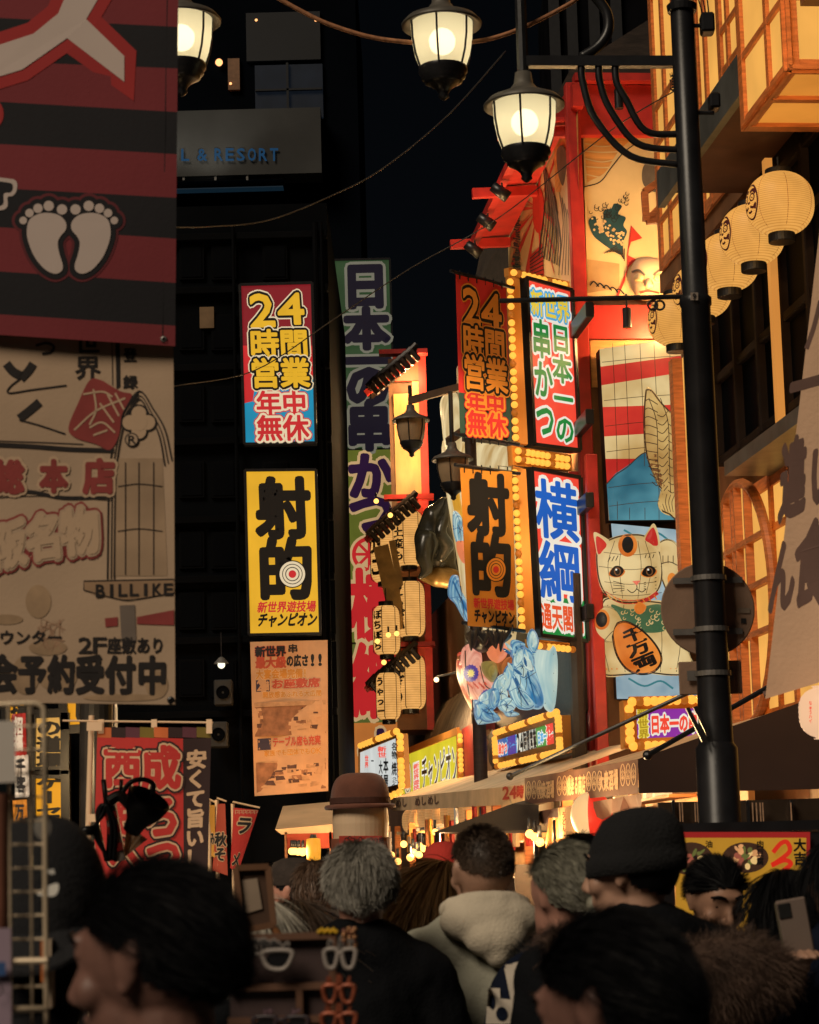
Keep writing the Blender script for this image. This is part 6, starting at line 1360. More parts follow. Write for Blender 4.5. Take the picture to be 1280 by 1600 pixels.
def fat(p, w_):
    n = len(p); out = []; ar = sum(p[i - 1][0] * p[i][1] - p[i][0] * p[i - 1][1] for i in range(n)); sg = 1 if ar > 0 else -1
    for i in range(n):
        a, b, c = (Vector(p[i - 1]), Vector(p[i]), Vector(p[(i + 1) % n])); d1 = (b - a).normalized(); d2 = (c - b).normalized(); n1 = Vector((d1.y, -d1.x)) * sg; n2 = Vector((d2.y, -d2.x)) * sg; m_ = (n1 + n2); m_ = m_ / max(.5, m_.length_squared / 2) if m_.length > .1 else n1
        out.append((b.x + m_.x * w_, b.y + m_.y * w_))
    return out
mb.poly(wU, fat(gp, 19), bRim, .006); mb.poly(wU, gp, bPk, .010)
mb.disc(wU, -30, 178, 36, 32, bRim, .006)
tp = [(-25, 279), (14, 279), (26, 284), (26, 298), (20, 306), (12, 308), (12, 322), (4, 328), (-12, 326), (-25, 310)]
mb.poly(wU, smooth_closed(tp, 40), bPk, .007); mb.poly(wU, smooth_closed([(-25, 284), (12, 285), (20, 290), (17, 300), (6, 302), (5, 318), (-6, 321), (-25, 306)], 32), bBk, .010)
sole = [(x / 2.857, y / 2.857) for x, y in ((120, 1040), (130, 985), (165, 958), (210, 950), (262, 960), (293, 990), (294, 1025), (270, 1055), (258, 1085), (266, 1135), (280, 1180), (276, 1208), (248, 1222), (205, 1205), (160, 1155), (132, 1095))]
toes = [(104, 984, 17), (132, 951, 19), (170, 930, 21), (218, 919, 23), (277, 935, 23)]
for mir in (False, True):
    mx_ = (lambda x: (614.5 - x * 2.857) / 2.857) if mir else (lambda x: x)
    s_ = [(mx_(x), y) for x, y in sole]
    mb.poly(wU, smooth_closed(fat(s_, 12), 48), diff('foot_rim', (.13, .02, .026), .85), .004); mb.poly(wU, smooth_closed(fat(s_, 8), 48), bBk, .008); mb.poly(wU, smooth_closed(s_, 64), bPk, .016)
    for i, (x, y, r) in enumerate(toes):
        x, y, r = mx_(x / 2.857), y / 2.857, r / 2.857
        mb.disc(wU, x, y, r + 12, r + 12, MATS['foot_rim'], .0045 + i * 1e-4); mb.disc(wU, x, y, r + 7.5, r + 7.5, bBk, .009 + i * 1e-4); mb.disc(wU, x, y, r, r, bPk, .0165 + i * 1e-4)
mb.stroke(wU, [(262, -40), (258, 200), (254, 535)], 1.2, bBk, .007, sm=False); mb.build('cloth', ub)
mb = MB(); c = wU.pt(256, 530, .008); mb.lathe([(.004, .004), (.008, .002), (.009, 0)], STEEL, c, 14, (Vector((1, 0, 0)), Z, Vector((0, -1, 0)))); mb.build('eyelet', ub)
mb = MB(); mb.tube([fU.pt(-220, -46), fU.pt(282, -34)], .014, BLACK); mb.build('rod', ub)
# lower beige banner
fL = facing(140, 800, 6.025); wL = Wavy(fL, .006, .008, .004, 1.0); wL.ls = .32
lB = diff('aged_beige_cloth', (.52, .365, .245), .85, 0, .16, 2.2, .07, 120); lK, lR, lP = diff('banner_ink', (.022, .017, .016), .85, 0, .25, 20), diff('banner_red_ink', (.30, .05, .045), .85, 0, .15, 10), diff('banner_pale_ink', (.58, .40, .26), .85, 0, .05)
lb = thing('hanging_banner', 'aged beige cloth banner with black and red shop writing hanging below the striped one', 'banner', fL.pt(60, 1095)); mb = MB()
def xr(y): return 271 + (2.5 if y > 900 else 0)
rows = [(-210, 500), (271, 520), (274, 1101), (-210, 1095)]; grid(mb, wL, rows, 18, 24, lB)
T = lambda st, q, w_=.03, m_=None, v=False: mb.text(wL, st, q, [(w_, m_ or lK)], .006, v)
mb.poly(wL, [(180, 520), (187, 520), (188, 604), (182, 608), (181, 560)], lK, .005); mb.stroke(wL, [(175, 525), (176, 602)], 1.2, lK, .005, sm=False)
T('登', (193, 543, 214, 566)); T('録', (192, 586, 215, 608)); T('世界', (116, 515, 158, 594), .02, v=True)
mb.stroke(wL, [(56, 540), (72, 536), (84, 541), (80, 550), (66, 553)], 4, lK, .006); mb.stroke(wL, [(-40, 560), (-20, 600), (-10, 660)], 9, lK, .006)
for p, w_ in (([(10, 568), (20, 580), (34, 588)], 14), ([(52, 568), (44, 580), (32, 592)], 13), ([(34, 590), (16, 604), (14, 614), (50, 609), (104, 602)], 2.5), ([(62, 628), (48, 640), (30, 654)], 13), ([(30, 656), (60, 664), (102, 678)], 2.5)): mb.stroke(wL, p, w_, lK, .006)
mb.stroke(wL, [(-60, 693), (40, 697), (110, 702), (178, 704)], 7, lK, .006); mb.stroke(wL, [(-60, 687), (60, 691), (130, 694)], 1.5, lK, .006)
seal = [(140, 594), (158, 594), (172, 602), (190, 612), (206, 616), (200, 630), (190, 650), (186, 680), (172, 703), (150, 694), (118, 684), (107, 668), (122, 630)]
mb.poly(wL, smooth_closed(seal, 52), lR, .007)
for p in ([(130, 616), (160, 612), (176, 620)], [(146, 608), (150, 640), (140, 664)], [(116, 672), (150, 642), (196, 622)], [(156, 630), (178, 660)], [(168, 616), (186, 650)], [(180, 614), (194, 640)], [(140, 668), (160, 660), (180, 676)], [(146, 680), (168, 672)]): mb.stroke(wL, p, 3, lP, .010)
T('総', (-12, 718, 38, 772), .06, lR)
for st, q in (('総', (-12, 718, 38, 772)), ('本', (62, 718, 106, 770)), ('店', (130, 716, 180, 772))): mb.text(wL, st, q, [(.15, lP), (.06, lR)], .008)
mb.stroke(wL, [(-60, 772), (40, 768), (100, 778), (176, 776)], 6, lK, .005); mb.stroke(wL, [(-60, 782), (60, 775), (176, 782)], 1.2, lK, .005)
for st, q in (('阪', [(-12, 820), (40, 808), (44, 882), (-8, 894)]), ('名', [(38, 806), (96, 798), (102, 872), (44, 880)]), ('物', [(92, 796), (152, 788), (160, 864), (98, 872)])): mb.text(wL, st, q, [(.15, lR), (.10, lB), (.045, lP), (.0, lR)][:3], .008)
# gothic arch and empty plinth
ar = [(168, 905), (170, 760), (176, 700), (190, 650), (217, 611), (240, 640), (258, 672), (269, 720)]
for k, wd in ((0, 2.4), (7, 1.6), (13, 2.2)):
    mb.stroke(wL, [(x + (217 - x) * k / 60, y + (905 - y) * k / 300) for x, y in ar[3:]], wd, lK, .006 + k * 1e-4); mb.stroke(wL, [(x + (217 - x) * k / 60, y + (905 - y) * k / 400) for x, y in ar[:5]], wd, lK, .0062 + k * 1e-4)
for dx, dy in ((0, -14), (14, 0), (0, 14), (-14, 0)):
    mb.stroke(wL, [(217 + dx + 13 * math.cos(a), 660 + dy + 13 * math.sin(a)) for a in np.linspace(0, 6.28, 18, endpoint=False)], 2.2, lK, .007, True); mb.disc(wL, 217 + dx, 660 + dy, 11.5, 11.5, lP, .009 + dx * 1e-5 + dy * 2e-5)
mb.disc(wL, 217, 660, 13, 13, lP, .0105)
grid(mb, wL, [(182, 716), (254, 716), (262, 900), (176, 900)], 6, 14, diff('niche_tone', (.42, .285, .18), .85, 0, .2, 6), .003)
for x in (196, 217, 240): mb.stroke(wL, [(x, 722), (x, 898)], 1.4, lK, .008, sm=False)
for y in (760, 830): mb.stroke(wL, [(184, y), (217, y - 4), (254, y)], 1.3, lK, .0082)
mb.disc(wL, 206, 687, 11, 11, lK, .0115); mb.disc(wL, 206, 687, 9, 9, lB, .013); mb.text(wL, 'R', (200, 680, 213, 694), [(.03, lK)], .015)
mb.poly(wL, [(131, 908), (271, 905), (272, 926), (215, 936), (190, 937), (150, 930), (131, 922)], diff('plinth_tone', (.40, .25, .145), .85), .005); mb.stroke(wL, [(131, 922), (131, 908), (272, 905)], 2, lK, .007, sm=False); mb.stroke(wL, [(131, 922), (190, 937), (215, 936), (272, 926)], 1.5, lK, .007)
mb.text(wL, 'BILLIKE', [(148, 913), (272, 911), (272, 930), (148, 934)], [(.05, lK)], .009, gap=.18)
mb.poly(wL, [(187, 946), (211, 945), (213, 1000), (190, 1002)], diff('tower_print', (.20, .155, .125), .85), .006); mb.poly(wL, [(164, 966), (184, 964), (184, 978), (165, 980)], lR, .006); mb.poly(wL, [(214, 964), (272, 953), (272, 977), (214, 975)], lR, .006)
T('ウンター', (-2, 984, 98, 1008), .03); T('2F座敷あり', (122, 995, 258, 1022), .03)
for st, a, b in (('会', -22, 28), ('予', 28, 73), ('約', 74, 118), ('受', 118, 163), ('付', 164, 212), ('中', 214, 262)): T(st, (a, 1022 + a * .01, b, 1084 + a * .01), .05)
for x, y, rx, ry in ((10, 968, 26, 8), (75, 1012, 30, 12), (40, 1055, 22, 30), (245, 1070, 18, 22), (90, 1060, 30, 20), (190, 1090, 60, 6), (60, 940, 20, 26)): mb.disc(wL, x, y, rx, ry, diff('cloth_stain', (.41, .27, .16), .85, 0, .25, 12), .0042 + x * 1e-6)
for i in range(14): mb.stroke(wL, [(58 + rng.uniform(0, 44), 965 + rng.uniform(0, 60)) for _ in range(3)], 1.0, diff('faint_red', (.42, .24, .15), .85), .0052, sm=False)
mb.build('cloth', lb)
mb = MB()
for x, y in ((267, 1094),): mb.lathe([(.004, .004), (.009, .002), (.01, 0)], BLACK, wL.pt(x, y, .008), 14, (Vector((1, 0, 0)), Z, Vector((0, -1, 0))))
mb.build('eyelet', lb)

# wire display rack
GW = diff('white_wire', (.75, .6, .42), .35, .3, .15, 10); YR = 2.9; fR = facing(40, 1350, YR)
rk = thing('wire_rack', 'white wire grid display rack at the left edge', 'rack', fR.pt(30, 1600)); rk.location.z = 0
mb = MB(); mb.tube(smooth_open([fR.pt(*p) for p in ((-120, 1106), (-40, 1103), (40, 1099), (58, 1100), (67, 1106), (69, 1120), (70, 1200), (71, 1400), (73, 1620), (76, 2100))], 4), .0035, GW, 8); mb.smooth = True; mb.build('frame', rk)
mb = MB()
for x in (-80, -36, 13, 46): mb.tube([fR.pt(x, 1103, .003), fR.pt(x + 3, 1400, .003), fR.pt(x + 8, 2100, .003)], .0016, GW, 6)
mb.build('upright_wires', rk)
mb = MB()
for k in range(24): y = 1134 + k * 37.0; mb.tube([fR.pt(-120, y + 3), fR.pt(71 + k * .2, y)], .0017, GW, 6)
mb.build('cross_wires', rk)
mb = MB()
for y in (1501, 1576): mb.tube([fR.pt(-120, y + 3, .02), fR.pt(74, y, .02)], .004, GW, 8)
mb.build('shelf_rails', rk)
cp = thing('copper_tube', 'copper brown upright tube beside the wire rack', 'tube', fR.pt(6, 1600, .03)); cp.location.z = 0; mb = MB(); mb.tube([Vector((fR.pt(4, 1240, .03).x, YR - .03, fR.pt(4, 1240, .03).z)), Vector((fR.pt(4, 1240).x, YR - .03, .0))], .008, diff('copper_tube', (.20, .08, .05), .35, .5, .2, 20), 12); mb.build('tube', cp)
def card(name, label, cat, f_, q, mat, text=None, th=.002):
    mb = MB(); grid(mb, f_, q, 3, 3, mat); p = [f_.pt(*c, -th) for c in q]; mb.add(p, [(3, 2, 1, 0)], mat)
    if text: text(mb)
    return mb.single(name, label, cat)
fRc = facing(20, 1200, 2.86)
card('price_card', 'white paper card clipped to the top of the wire rack', 'card', fRc, [(-60, 1128), (24, 1126), (25, 1222), (-60, 1226)], diff('white_card', (.55, .5, .45), .6, 0, .05))
card('poster_card', 'pale violet card at the bottom left corner of the wire rack', 'card', facing(10, 1500, 2.8), [(-80, 1452), (17, 1450), (18, 1640), (-80, 1640)], diff('violet_card', (.30, .22, .28), .6, 0, .08), lambda mb: (mb.poly(facing(10, 1500, 2.79), [(-20, 1504), (9, 1503), (9, 1524), (-20, 1525)], diff('blue_label', (.03, .08, .22), .5), 0), mb.stroke(facing(10, 1500, 2.79), [(-10, 1535), (2, 1540), (3, 1552), (-10, 1558)], 2, INK, 0)))
CAPK = diff('black_cap_cloth', (.010, .010, .012), .9, 0, .2, 5, .3, 150)
for lab, x, y, Y, s in (('black cap with small pale letters and a pale underbrim, hung behind the wire rack', 66, 1372, 3.35, 1.0), ('lower black cap hung behind the wire rack beside the profile face', 40, 1500, 3.4, 1.0)):
    c = P(x, y, Y); t = thing('baseball_cap', lab, 'cap', c - Z * .1, 'caps hung on the wire rack'); mb = MB(); mb.lathe([(.098 * math.cos(a) ** .8, .15 * math.sin(a) - .02) for a in np.linspace(-.1, 1.55, 12)] + [(0, .13)], CAPK, c - Z * .04, 30, (Vector((1, 0, 0)), Vector((0, 1.1, 0)), Z)); mb.smooth = True; mb.build('crown', t)
    mb = MB(); pts = [c + Vector((.095 * math.cos(a), -.09 - .09 * math.sin(a), -.065 - .06 * math.sin(a))) for a in np.linspace(0, math.pi, 14)]; pin = [c + Vector((.092 * math.cos(a), -.08 * math.sin(a), -.058)) for a in np.linspace(0, math.pi, 14)]
    mb.add(pts + pin + [p - Z * .006 for p in pts + pin], [(i, i + 1, i + 15, i + 14) for i in range(13)] + [(i + 28, i + 42, i + 43, i + 29) for i in range(13)] + [(i, i + 28, i + 29, i + 1) for i in range(13)], CAPK); mb.build('brim', t)
    if y < 1400:
        f_ = Face(c + Vector((0, -.118, 0)), (0, -1, .2)); mb = MB(); mb.text(f_, 'AB', (72, 1358, 86, 1366), [(.03, WHITE)], .004); mb.build('letters', t)
        mb = MB(); f_ = Face(c + Vector((0, -.13, 0)), (0, -1, 0)); mb.poly(f_, smooth_closed([(58, 1396), (72, 1386), (90, 1380), (91, 1392), (84, 1400), (66, 1400)], 24), WHITE, 0); mb.build('tag', t)
t = thing('price_tag', 'round pale tag hanging on the wire rack above the black cap', 'tag', P(66, 1310, 2.95)); mb = MB(); mb.lathe([(0, 0), (.011, 0), (.011, .002), (0, .002)], WHITE, P(67, 1293, 2.95), 18, (Vector((1, 0, 0)), Z * 1.3, Vector((0, -1, 0)))); mb.build('disc', t)
mb = MB(); px_box(mb, (64, 1470, 71, 1535), 3.1, .012, diff('orange_plastic', (.55, .15, .03), .4)); mb.single('orange_stick', 'narrow orange plastic stick in the wire rack beside the profile face', 'stick')
mb = MB(); px_box(mb, (72, 1468, 80, 1575), 3.2, .03, diff('white_box', (.55, .42, .3), .5)); mb.single('white_box', 'narrow white box in the wire rack beside the profile face', 'box')
# hanging trinkets behind the rack
for i, (x, y, m_, nm, lab) in enumerate(((28, 1150, REDP, 'charm', 'red paper charm strip hanging high behind the wire rack'), (32, 1215, WHITE, 'charm', 'white and red charm strip hanging behind the wire rack'), (30, 1285, cOc, 'charm', 'ochre charm strip hanging low behind the wire rack'))):
    f_ = facing(x, y, 8.0); mb = MB(); grid(mb, Wavy(f_, .01, .2, .1), [(x - 10, y - 34), (x + 12, y - 36), (x + 14, y + 30), (x - 8, y + 32)], 4, 8, m_); mb.text(f_, ('招福', '千客', '万来')[i], (x - 6, y - 30, x + 8, y + 24), [(.05, INK if i else WHITE)], .02, True); mb.single(nm, lab, 'charm')
fY = facing(78, 1200, 12.0); yC, yY = emi('lit_pale_yellow', '#cf9e50', .9, .1), emi('lit_amber', '#d8931c', .95, .1)
def dy1(mb, fc): grid(mb, fc, [(54, 1122), (100, 1120), (99, 1204), (53, 1204)], 1, 1, yC); mb.text(fc, 'の道場', (57, 1124, 97, 1202), [(.05, INK)], .006, True)
def dy2(mb, fc): grid(mb, fc, [(53, 1211), (100, 1210), (101, 1304), (54, 1298)], 1, 1, yY); mb.text(fc, 'ゲーセン', (57, 1213, 98, 1300), [(.05, INK)], .006, True)
def dy3(mb, fc): grid(mb, fc, [(104, 1090), (168, 1090), (168, 1132), (108, 1136)], 1, 1, yY); mb.text(fc, 'じ', (112, 1090, 150, 1130), [(.06, INK)], .006)
def dy4(mb, fc): grid(mb, fc, [(14, 1090), (44, 1090), (44, 1130), (14, 1130)], 1, 1, yY); mb.text(fc, '指', (17, 1092, 42, 1126), [(.05, INK)], .006)
signbox('lightbox_sign', 'pale yellow lit sign with black brushed letters seen through the wire rack', 'sign', fY, [(54, 1122), (100, 1120), (99, 1204), (53, 1204)], dy1, th=.12)
signbox('lightbox_sign', 'amber lit sign with black katakana beneath the pale yellow sign', 'sign', fY, [(53, 1211), (100, 1210), (101, 1304), (54, 1298)], dy2, th=.12)
signbox('lightbox_sign', 'amber lit sign cut off by the beige banner above the flag pole', 'sign', fY, [(104, 1090), (168, 1090), (168, 1132), (108, 1136)], dy3, th=.12)
signbox('lightbox_sign', 'small amber lit sign at the top of the wire rack by the left edge', 'sign', fY, [(14, 1090), (44, 1090), (44, 1130), (14, 1130)], dy4, th=.12)
mb = MB(); px_box(mb, (20, 1085, 170, 1420), 12.3, .2, WALLD); px_box(mb, (44, 1085, 52, 1700), 12.1, .1, DARKW); sh = mb.single('backdrop_board', 'dark board carrying the amber signs at left', 'panel')
lamp(P(60, 1180, 11.0), 3, (1, .65, .3), .1)
# tall shop flag
fF = facing(230, 1250, 9.0); wF = Wavy(fF, .012, .03, .015, .5); wF.ls = .15; fl = thing('shop_flag', 'red and black upright shop flag with patchwork top on a white pole', 'flag', fF.pt(143, 1560)); fl.location.z = 0
fR_, fK_, fC_ = diff('flag_red', (.50, .035, .03), .8, 0, .1, 3, .15, 90), diff('flag_black', (.03, .014, .014), .8, 0, .15, 3), diff('flag_cream', (.62, .42, .26), .8, 0, .05)
mb = MB(); grid(mb, wF, [(152, 1150), (286, 1154), (288, 1470), (143, 1470)], 10, 18, fR_); grid(mb, wF, [(286, 1154), (330, 1153), (322, 1470), (288, 1470)], 4, 18, fK_)
for i, m_ in enumerate((diff('patch_orange', (.55, .14, .04), .8), fK_, diff('patch_purple', (.10, .03, .045), .8), diff('patch_olive', (.16, .12, .02), .8)) * 2): grid(mb, wF, [(152 + i * 22.2, 1136), (174 + i * 22.2, 1137), (174 + i * 22.2, 1153), (152 + i * 22.2, 1152)], 2, 2, m_, .004)
L = [(.14, fK_), (.09, fC_), (.045, fR_)]
mb.text(wF, '西', [(161, 1166), (222, 1168), (222, 1230), (161, 1232)], L, .008); mb.text(wF, '成', [(219, 1164), (282, 1164), (284, 1234), (222, 1234)], L, .03)
mb.text(wF, 'も', [(170, 1240), (222, 1240), (222, 1306), (168, 1308)], L, .008); mb.text(wF, 'ろ', [(222, 1240), (282, 1240), (284, 1310), (222, 1310)], L, .03); mb.text(wF, 'へつ', [(172, 1306), (284, 1304), (284, 1370), (168, 1370)], L, .05)
mb.text(wF, '安くて旨い！', [(291, 1172), (324, 1170), (318, 1354), (289, 1356)], [(.045, fC_)], .008, True); mb.build('cloth', fl)
mb = MB(); a = fF.pt(143, 1118, -.02); mb.tube([a, fF.pt(137, 1320, -.02), Vector((a.x, a.y, 0))], .011, CRP, 10); mb.build('pole', fl)
mb = MB(); mb.tube([fF.pt(98, 1126), fF.pt(333, 1129)], .004, CRP, 8); mb.build('rod', fl)
mb = MB()
for x in (158, 241, 327): mb.bar(fF.pt(x, 1124, .004), fF.pt(x, 1146, .004), .022, .006, CRP, (0, -1, 0))
mb.bar(fF.pt(136, 1135, .01), fF.pt(160, 1135, .01), .035, .012, CRP, (0, -1, 0)); mb.bar(fF.pt(136, 1278, .01), fF.pt(150, 1278, .01), .03, .012, CRP, (0, -1, 0)); mb.build('loop', fl)
# tangle of plugs and power strip hung in front of the flag
YC = 6.6; fX = facing(200, 1270, YC); pw = thing('power_strip', 'white and red power strip with black plugs and looped cable before the flag', 'power strip', fX.pt(190, 1340))
mb = MB(); mb.bar(fX.pt(172, 1256), fX.pt(188, 1345), .032, .03, diff('strip_white', (.45, .36, .3), .5), (0, -1, 0)); mb.build('body', pw)
mb = MB()
for y in (1268, 1290, 1318): mb.bar(fX.pt(170 + (y - 1256) * .18, y, .018), fX.pt(173 + (y - 1256) * .18, y + 12, .018), .034, .004, REDA, (0, -1, 0))
mb.build('red_tape', pw)
mb = MB()
for k in range(7): mb.tube(smooth_open([fX.pt(*p, .01 * (k % 3)) for p in ((166 + k, 1345), (156 - k * 1.5, 1300), (152 + k * 2, 1270), (162 + k, 1258), (170 + k * 2, 1290), (168 + k * 2, 1345))], 6), .006, BLACK, 6)
mb.tube(smooth_open([fX.pt(*p, .02) for p in ((190, 1240), (205, 1222), (225, 1218), (240, 1226), (238, 1244))], 6), .008, BLACK, 6); mb.tube([fX.pt(162, 1218, .02), fX.pt(166, 1255, .02), fX.pt(176, 1262, .02)], .008, BLACK, 6); mb.tube([fX.pt(190, 1218, .02), fX.pt(188, 1245, .02)], .006, BLACK, 6)
mb.smooth = True; mb.build('cable', pw)
for y in (1298, 1324, 1344):
    mb = MB(); mb.tube([fX.pt(120, y + 4, .03), fX.pt(134, y, .03), fX.pt(148, y - 1, .03)], [.006, .014, .015], BLACK, 10); mb.tube(smooth_open([fX.pt(122, y + 3, .03), fX.pt(110, y + 14, .03), fX.pt(108, y + 40, .03)], 6), .005, BLACK, 6); mb.smooth = True; mb.build('plug', pw)
mb = MB(); mb.tube(smooth_open([fX.pt(*p, .03) for p in ((140, 1331), (122, 1334), (116, 1350), (124, 1380))], 6), .004, diff('yellow_wire', (.6, .35, .05), .5, 0, 0), 6); mb.build('yellow_wire', pw)
t = thing('clamp_lamp', 'black clamp lamp head hanging over the flag', 'lamp', fX.pt(222, 1300, .05)); ax_ = Vector((.5, -.3, .8)).normalized(); xx = ax_.orthogonal().normalized()
mb = MB(); mb.lathe([(0, -.05), (.025, -.05), (.03, -.02), (.055, .02), (.065, .06), (.06, .065), (.045, .03), (0, .02)], BLACK, fX.pt(218, 1276, .06), 20, (xx, ax_.cross(xx), ax_)); mb.smooth = True; mb.build('shade', t); mb = MB(); mb.tube(smooth_open([fX.pt(170, 1252, .05), fX.pt(188, 1244, .05), fX.pt(206, 1262, .06)], 6), .016, BLACK, 8); mb.build('clamp', t)
lamp(fX.pt(232, 1300, .0) + Vector((0, .25, .05)), 7, (1, .72, .5), .06, 'SPOT', fF.pt(235, 1240), 95)
t = thing('paper_bundle', 'bundle of folded brown paper fans behind the clamp lamp', 'fan', fX.pt(210, 1345, -.02)); mb = MB()
for k in range(8): mb.poly(fX, [(192, 1342), (198 + k * 4, 1288 + k * 3), (203 + k * 4, 1290 + k * 3)], CRP if k % 2 else pb3, -.02 + k * .004)
mb.build('leaf', t)
# small red flags farther off
fV = facing(370, 1300, 11.5)
for nm, lab, q, m_, txt, tq in (('shop_flag', 'slanted red flag with a black katakana and a key pattern top', [(365, 1262), (404, 1266), (371, 1366), (360, 1356)], fR_, 'ラ', [(370, 1274), (398, 1276), (390, 1304), (367, 1304)]), ('shop_flag', 'narrow red flag with brown letters between the black flag edge and the slanted flag', [(340, 1256), (352, 1256), (356, 1368), (332, 1360)], diff('flag_brick', (.42, .07, .04), .8), '秋そ', [(336, 1300), (354, 1300), (354, 1346), (334, 1346)]), ('shop_flag', 'narrow amber flag with dark letters just behind the black flag edge', [(328, 1258), (336, 1258), (336, 1340), (326, 1336)], diff('flag_amber', (.6, .3, .05), .8), 'み', [(328, 1300), (336, 1300), (336, 1320), (328, 1320)])):
    t = thing(nm, lab, 'flag', fV.pt(q[3][0], 1420), 'small flags beyond the tall flag'); t.location.z = 0; wq = Wavy(fV, .012, .06, .03, q[0][0]); mb = MB(); grid(mb, wq, q, 4, 10, m_); wq.ls = .2; mb.text(wq, txt, tq, [(.10, fC_), (.04, INK)], .006, len(txt) > 1)
    if txt == 'ラ':
        for k in range(6): x = 368 + k * 6; mb.stroke(wq, [(x, 1272), (x, 1266), (x + 4, 1266), (x + 4, 1270), (x + 2, 1270)], 1.0, fC_, .005, sm=False)
        mb.text(wq, 'メ', [(364, 1330), (378, 1330), (372, 1360), (361, 1352)], [(.08, fC_), (.04, INK)], .006)
    mb.build('cloth', t); a = fV.pt(q[0][0] - 1, q[0][1] - 6, -.02); mb = MB(); mb.tube([a, Vector((a.x, a.y, 0))], .01, CRP, 8); mb.tube([a + Z * .01, fV.pt(q[1][0] + 2, q[1][1] - 4, -.02)], .005, CRP, 6); mb.build('pole', t)
# framed card, and the rack of novelty glasses
t = thing('framed_board', 'small wooden framed board standing behind the profile head', 'frame', P(400, 1600, 5.0)); mb = MB(); fq = facing(400, 1400, 5.0, 12); q = [(368, 1356), (419, 1354), (428, 1445), (380, 1454)]
p = [fq.pt(*c) for c in q]
for i in range(4): mb.bar(p[i], p[(i + 1) % 4], .013, .016, diff('dim_frame_wood', (.17, .08, .04), .6), (0, -1, 0))
mb.build('frame', t); mb = MB(); grid(mb, fq, q, 1, 1, diff('board_brown', (.10, .055, .035), .6), -.004); mb.poly(fq, [(374, 1376), (402, 1372), (410, 1420), (382, 1428)], diff('board_paper', (.40, .30, .22), .7), 0); mb.build('panel', t); mb = MB(); mb.tube([fq.pt(424, 1445), fq.pt(446, 1475), fq.pt(446, 1800)], .008, WOOD, 8); mb.tube([fq.pt(384, 1450, -.01), fq.pt(390, 1800, -.01)], .008, WOOD, 8); mb.build('leg', t)
YG = 3.5; fG = facing(470, 1530, YG, -8); gr = thing('display_rack', 'dim brown display rack for novelty glasses at the bottom', 'rack', fG.pt(470, 1600)); gr.location.z = 0
DIMW = diff('dim_wood', (.12, .055, .03), .6); PVC = diff('dim_brown_plastic', (.06, .037, .036), .45, 0, .2, 5); mb = MB(); grid(mb, fG, [(360, 1464), (520, 1462), (520, 2300), (360, 2300)], 1, 1, PVC); mb.build('panel', gr)
mb = MB()
for y in (1462, 1540, 1592): mb.bar(fG.pt(358, y + 4, .01), fG.pt(522, y - 1, .01), .010, .016, DIMW, (0, -1, 0))
mb.bar(fG.pt(468, 1540, .01), fG.pt(478, 2300, .01), .010, .016, DIMW, (0, -1, 0)); mb.bar(fG.pt(520, 1462, .01), fG.pt(522, 2300, .01), .010, .016, DIMW, (0, -1, 0)); mb.build('rails', gr)
LENS = diff('dark_lens', (.004, .004, .006), .1, 0, 0, spec=.7); GFR = diff('pale_glasses_plastic', (.30, .26, .235), .4); GOR = diff('orange_glitter', (.30, .08, .04), .35, .3, .4, 120)
def glasses(lab, x, y, s, sx, frame, st, letter):
    t = thing('novelty_glasses', lab, 'glasses', fG.pt(x, y + 20 * s, .03), 'novelty glasses on the display rack'); mb = MB()
    for k in (-1, 1):
        pts = smooth_closed([(x + sx * (k * 31 - 21) * s, y - 12 * s), (x + sx * (k * 31 + 19) * s, y - 13 * s), (x + sx * (k * 31 + 19) * s, y + 2 * s), (x + sx * (k * 31 + 8) * s, y + 15 * s), (x + sx * (k * 31 - 12) * s, y + 14 * s), (x + sx * (k * 31 - 22) * s, y + 2 * s)], 36)
        v = [fG.pt(a, b, .045) for a, b in pts]; mb.tube(v + v[:1], .0038, frame, 6)
    mb.tube([fG.pt(x - sx * 9 * s, y - 8 * s, .045), fG.pt(x + sx * 9 * s, y - 8 * s, .045)], .004, frame, 6); mb.smooth = True; mb.build('frame', t)
    mb = MB()
    for k in (-1, 1): mb.disc(fG, x + sx * k * 31 * s, y, sx * 19 * s, 13 * s, LENS, .042, 20)
    mb.build('lens', t); mb = MB(); n = len(st)
    for i, ch in enumerate(st):
        u = (i + .5) / n * 2 - 1; cx, cy_ = x + sx * u * 52 * s, y - 24 * s + 9 * s * u * u; r = 9.5 * s
        a = u * .35; q = [(cx + sx * (dx * math.cos(a) - dy * math.sin(a)) * r, cy_ + (dx * math.sin(a) + dy * math.cos(a)) * r) for dx, dy in ((-1, -1), (1, -1), (1, 1), (-1, 1))]
        mb.text(fG, ch, q, [(.17, frame), (.05, letter)], .04 + (i % 2) * .0008, step=.004)
    mb.build('lettering', t)
glasses('pale rimmed novelty glasses with black hiragana along the top, left on the rack', 404, 1499, 1.0, 1, GFR, 'なんでやねん', INK)
glasses('pale rimmed novelty glasses seen narrow at the right end of the top row', 532, 1497, 1.0, .45, GFR, 'なんで', INK)
glasses('orange glitter novelty glasses in the lower row, right', 530, 1552, .9, .5, GOR, 'やねん', GOR); glasses('orange glitter novelty glasses lowest on the rack, right', 530, 1596, .9, .55, GOR, 'やねん', GOR)
glasses('dark novelty glasses with dull violet letters in the lower row, left', 440, 1600, .8, 1, diff('dark_plastic', (.03, .02, .025), .4), 'けど', diff('dull_violet', (.18, .10, .12), .6))
mb = MB()
for k in range(7): mb.ball(fG.pt(499 + k * 4.4, 1456 - (k % 2) * 3, .02), .0035, diff('yellow_bead', (.7, .42, .02), .3), 8, 6)
mb.smooth = True; mb.single('bead_string', 'string of yellow beads on top of the novelty glasses rack', 'beads')
mb = MB()
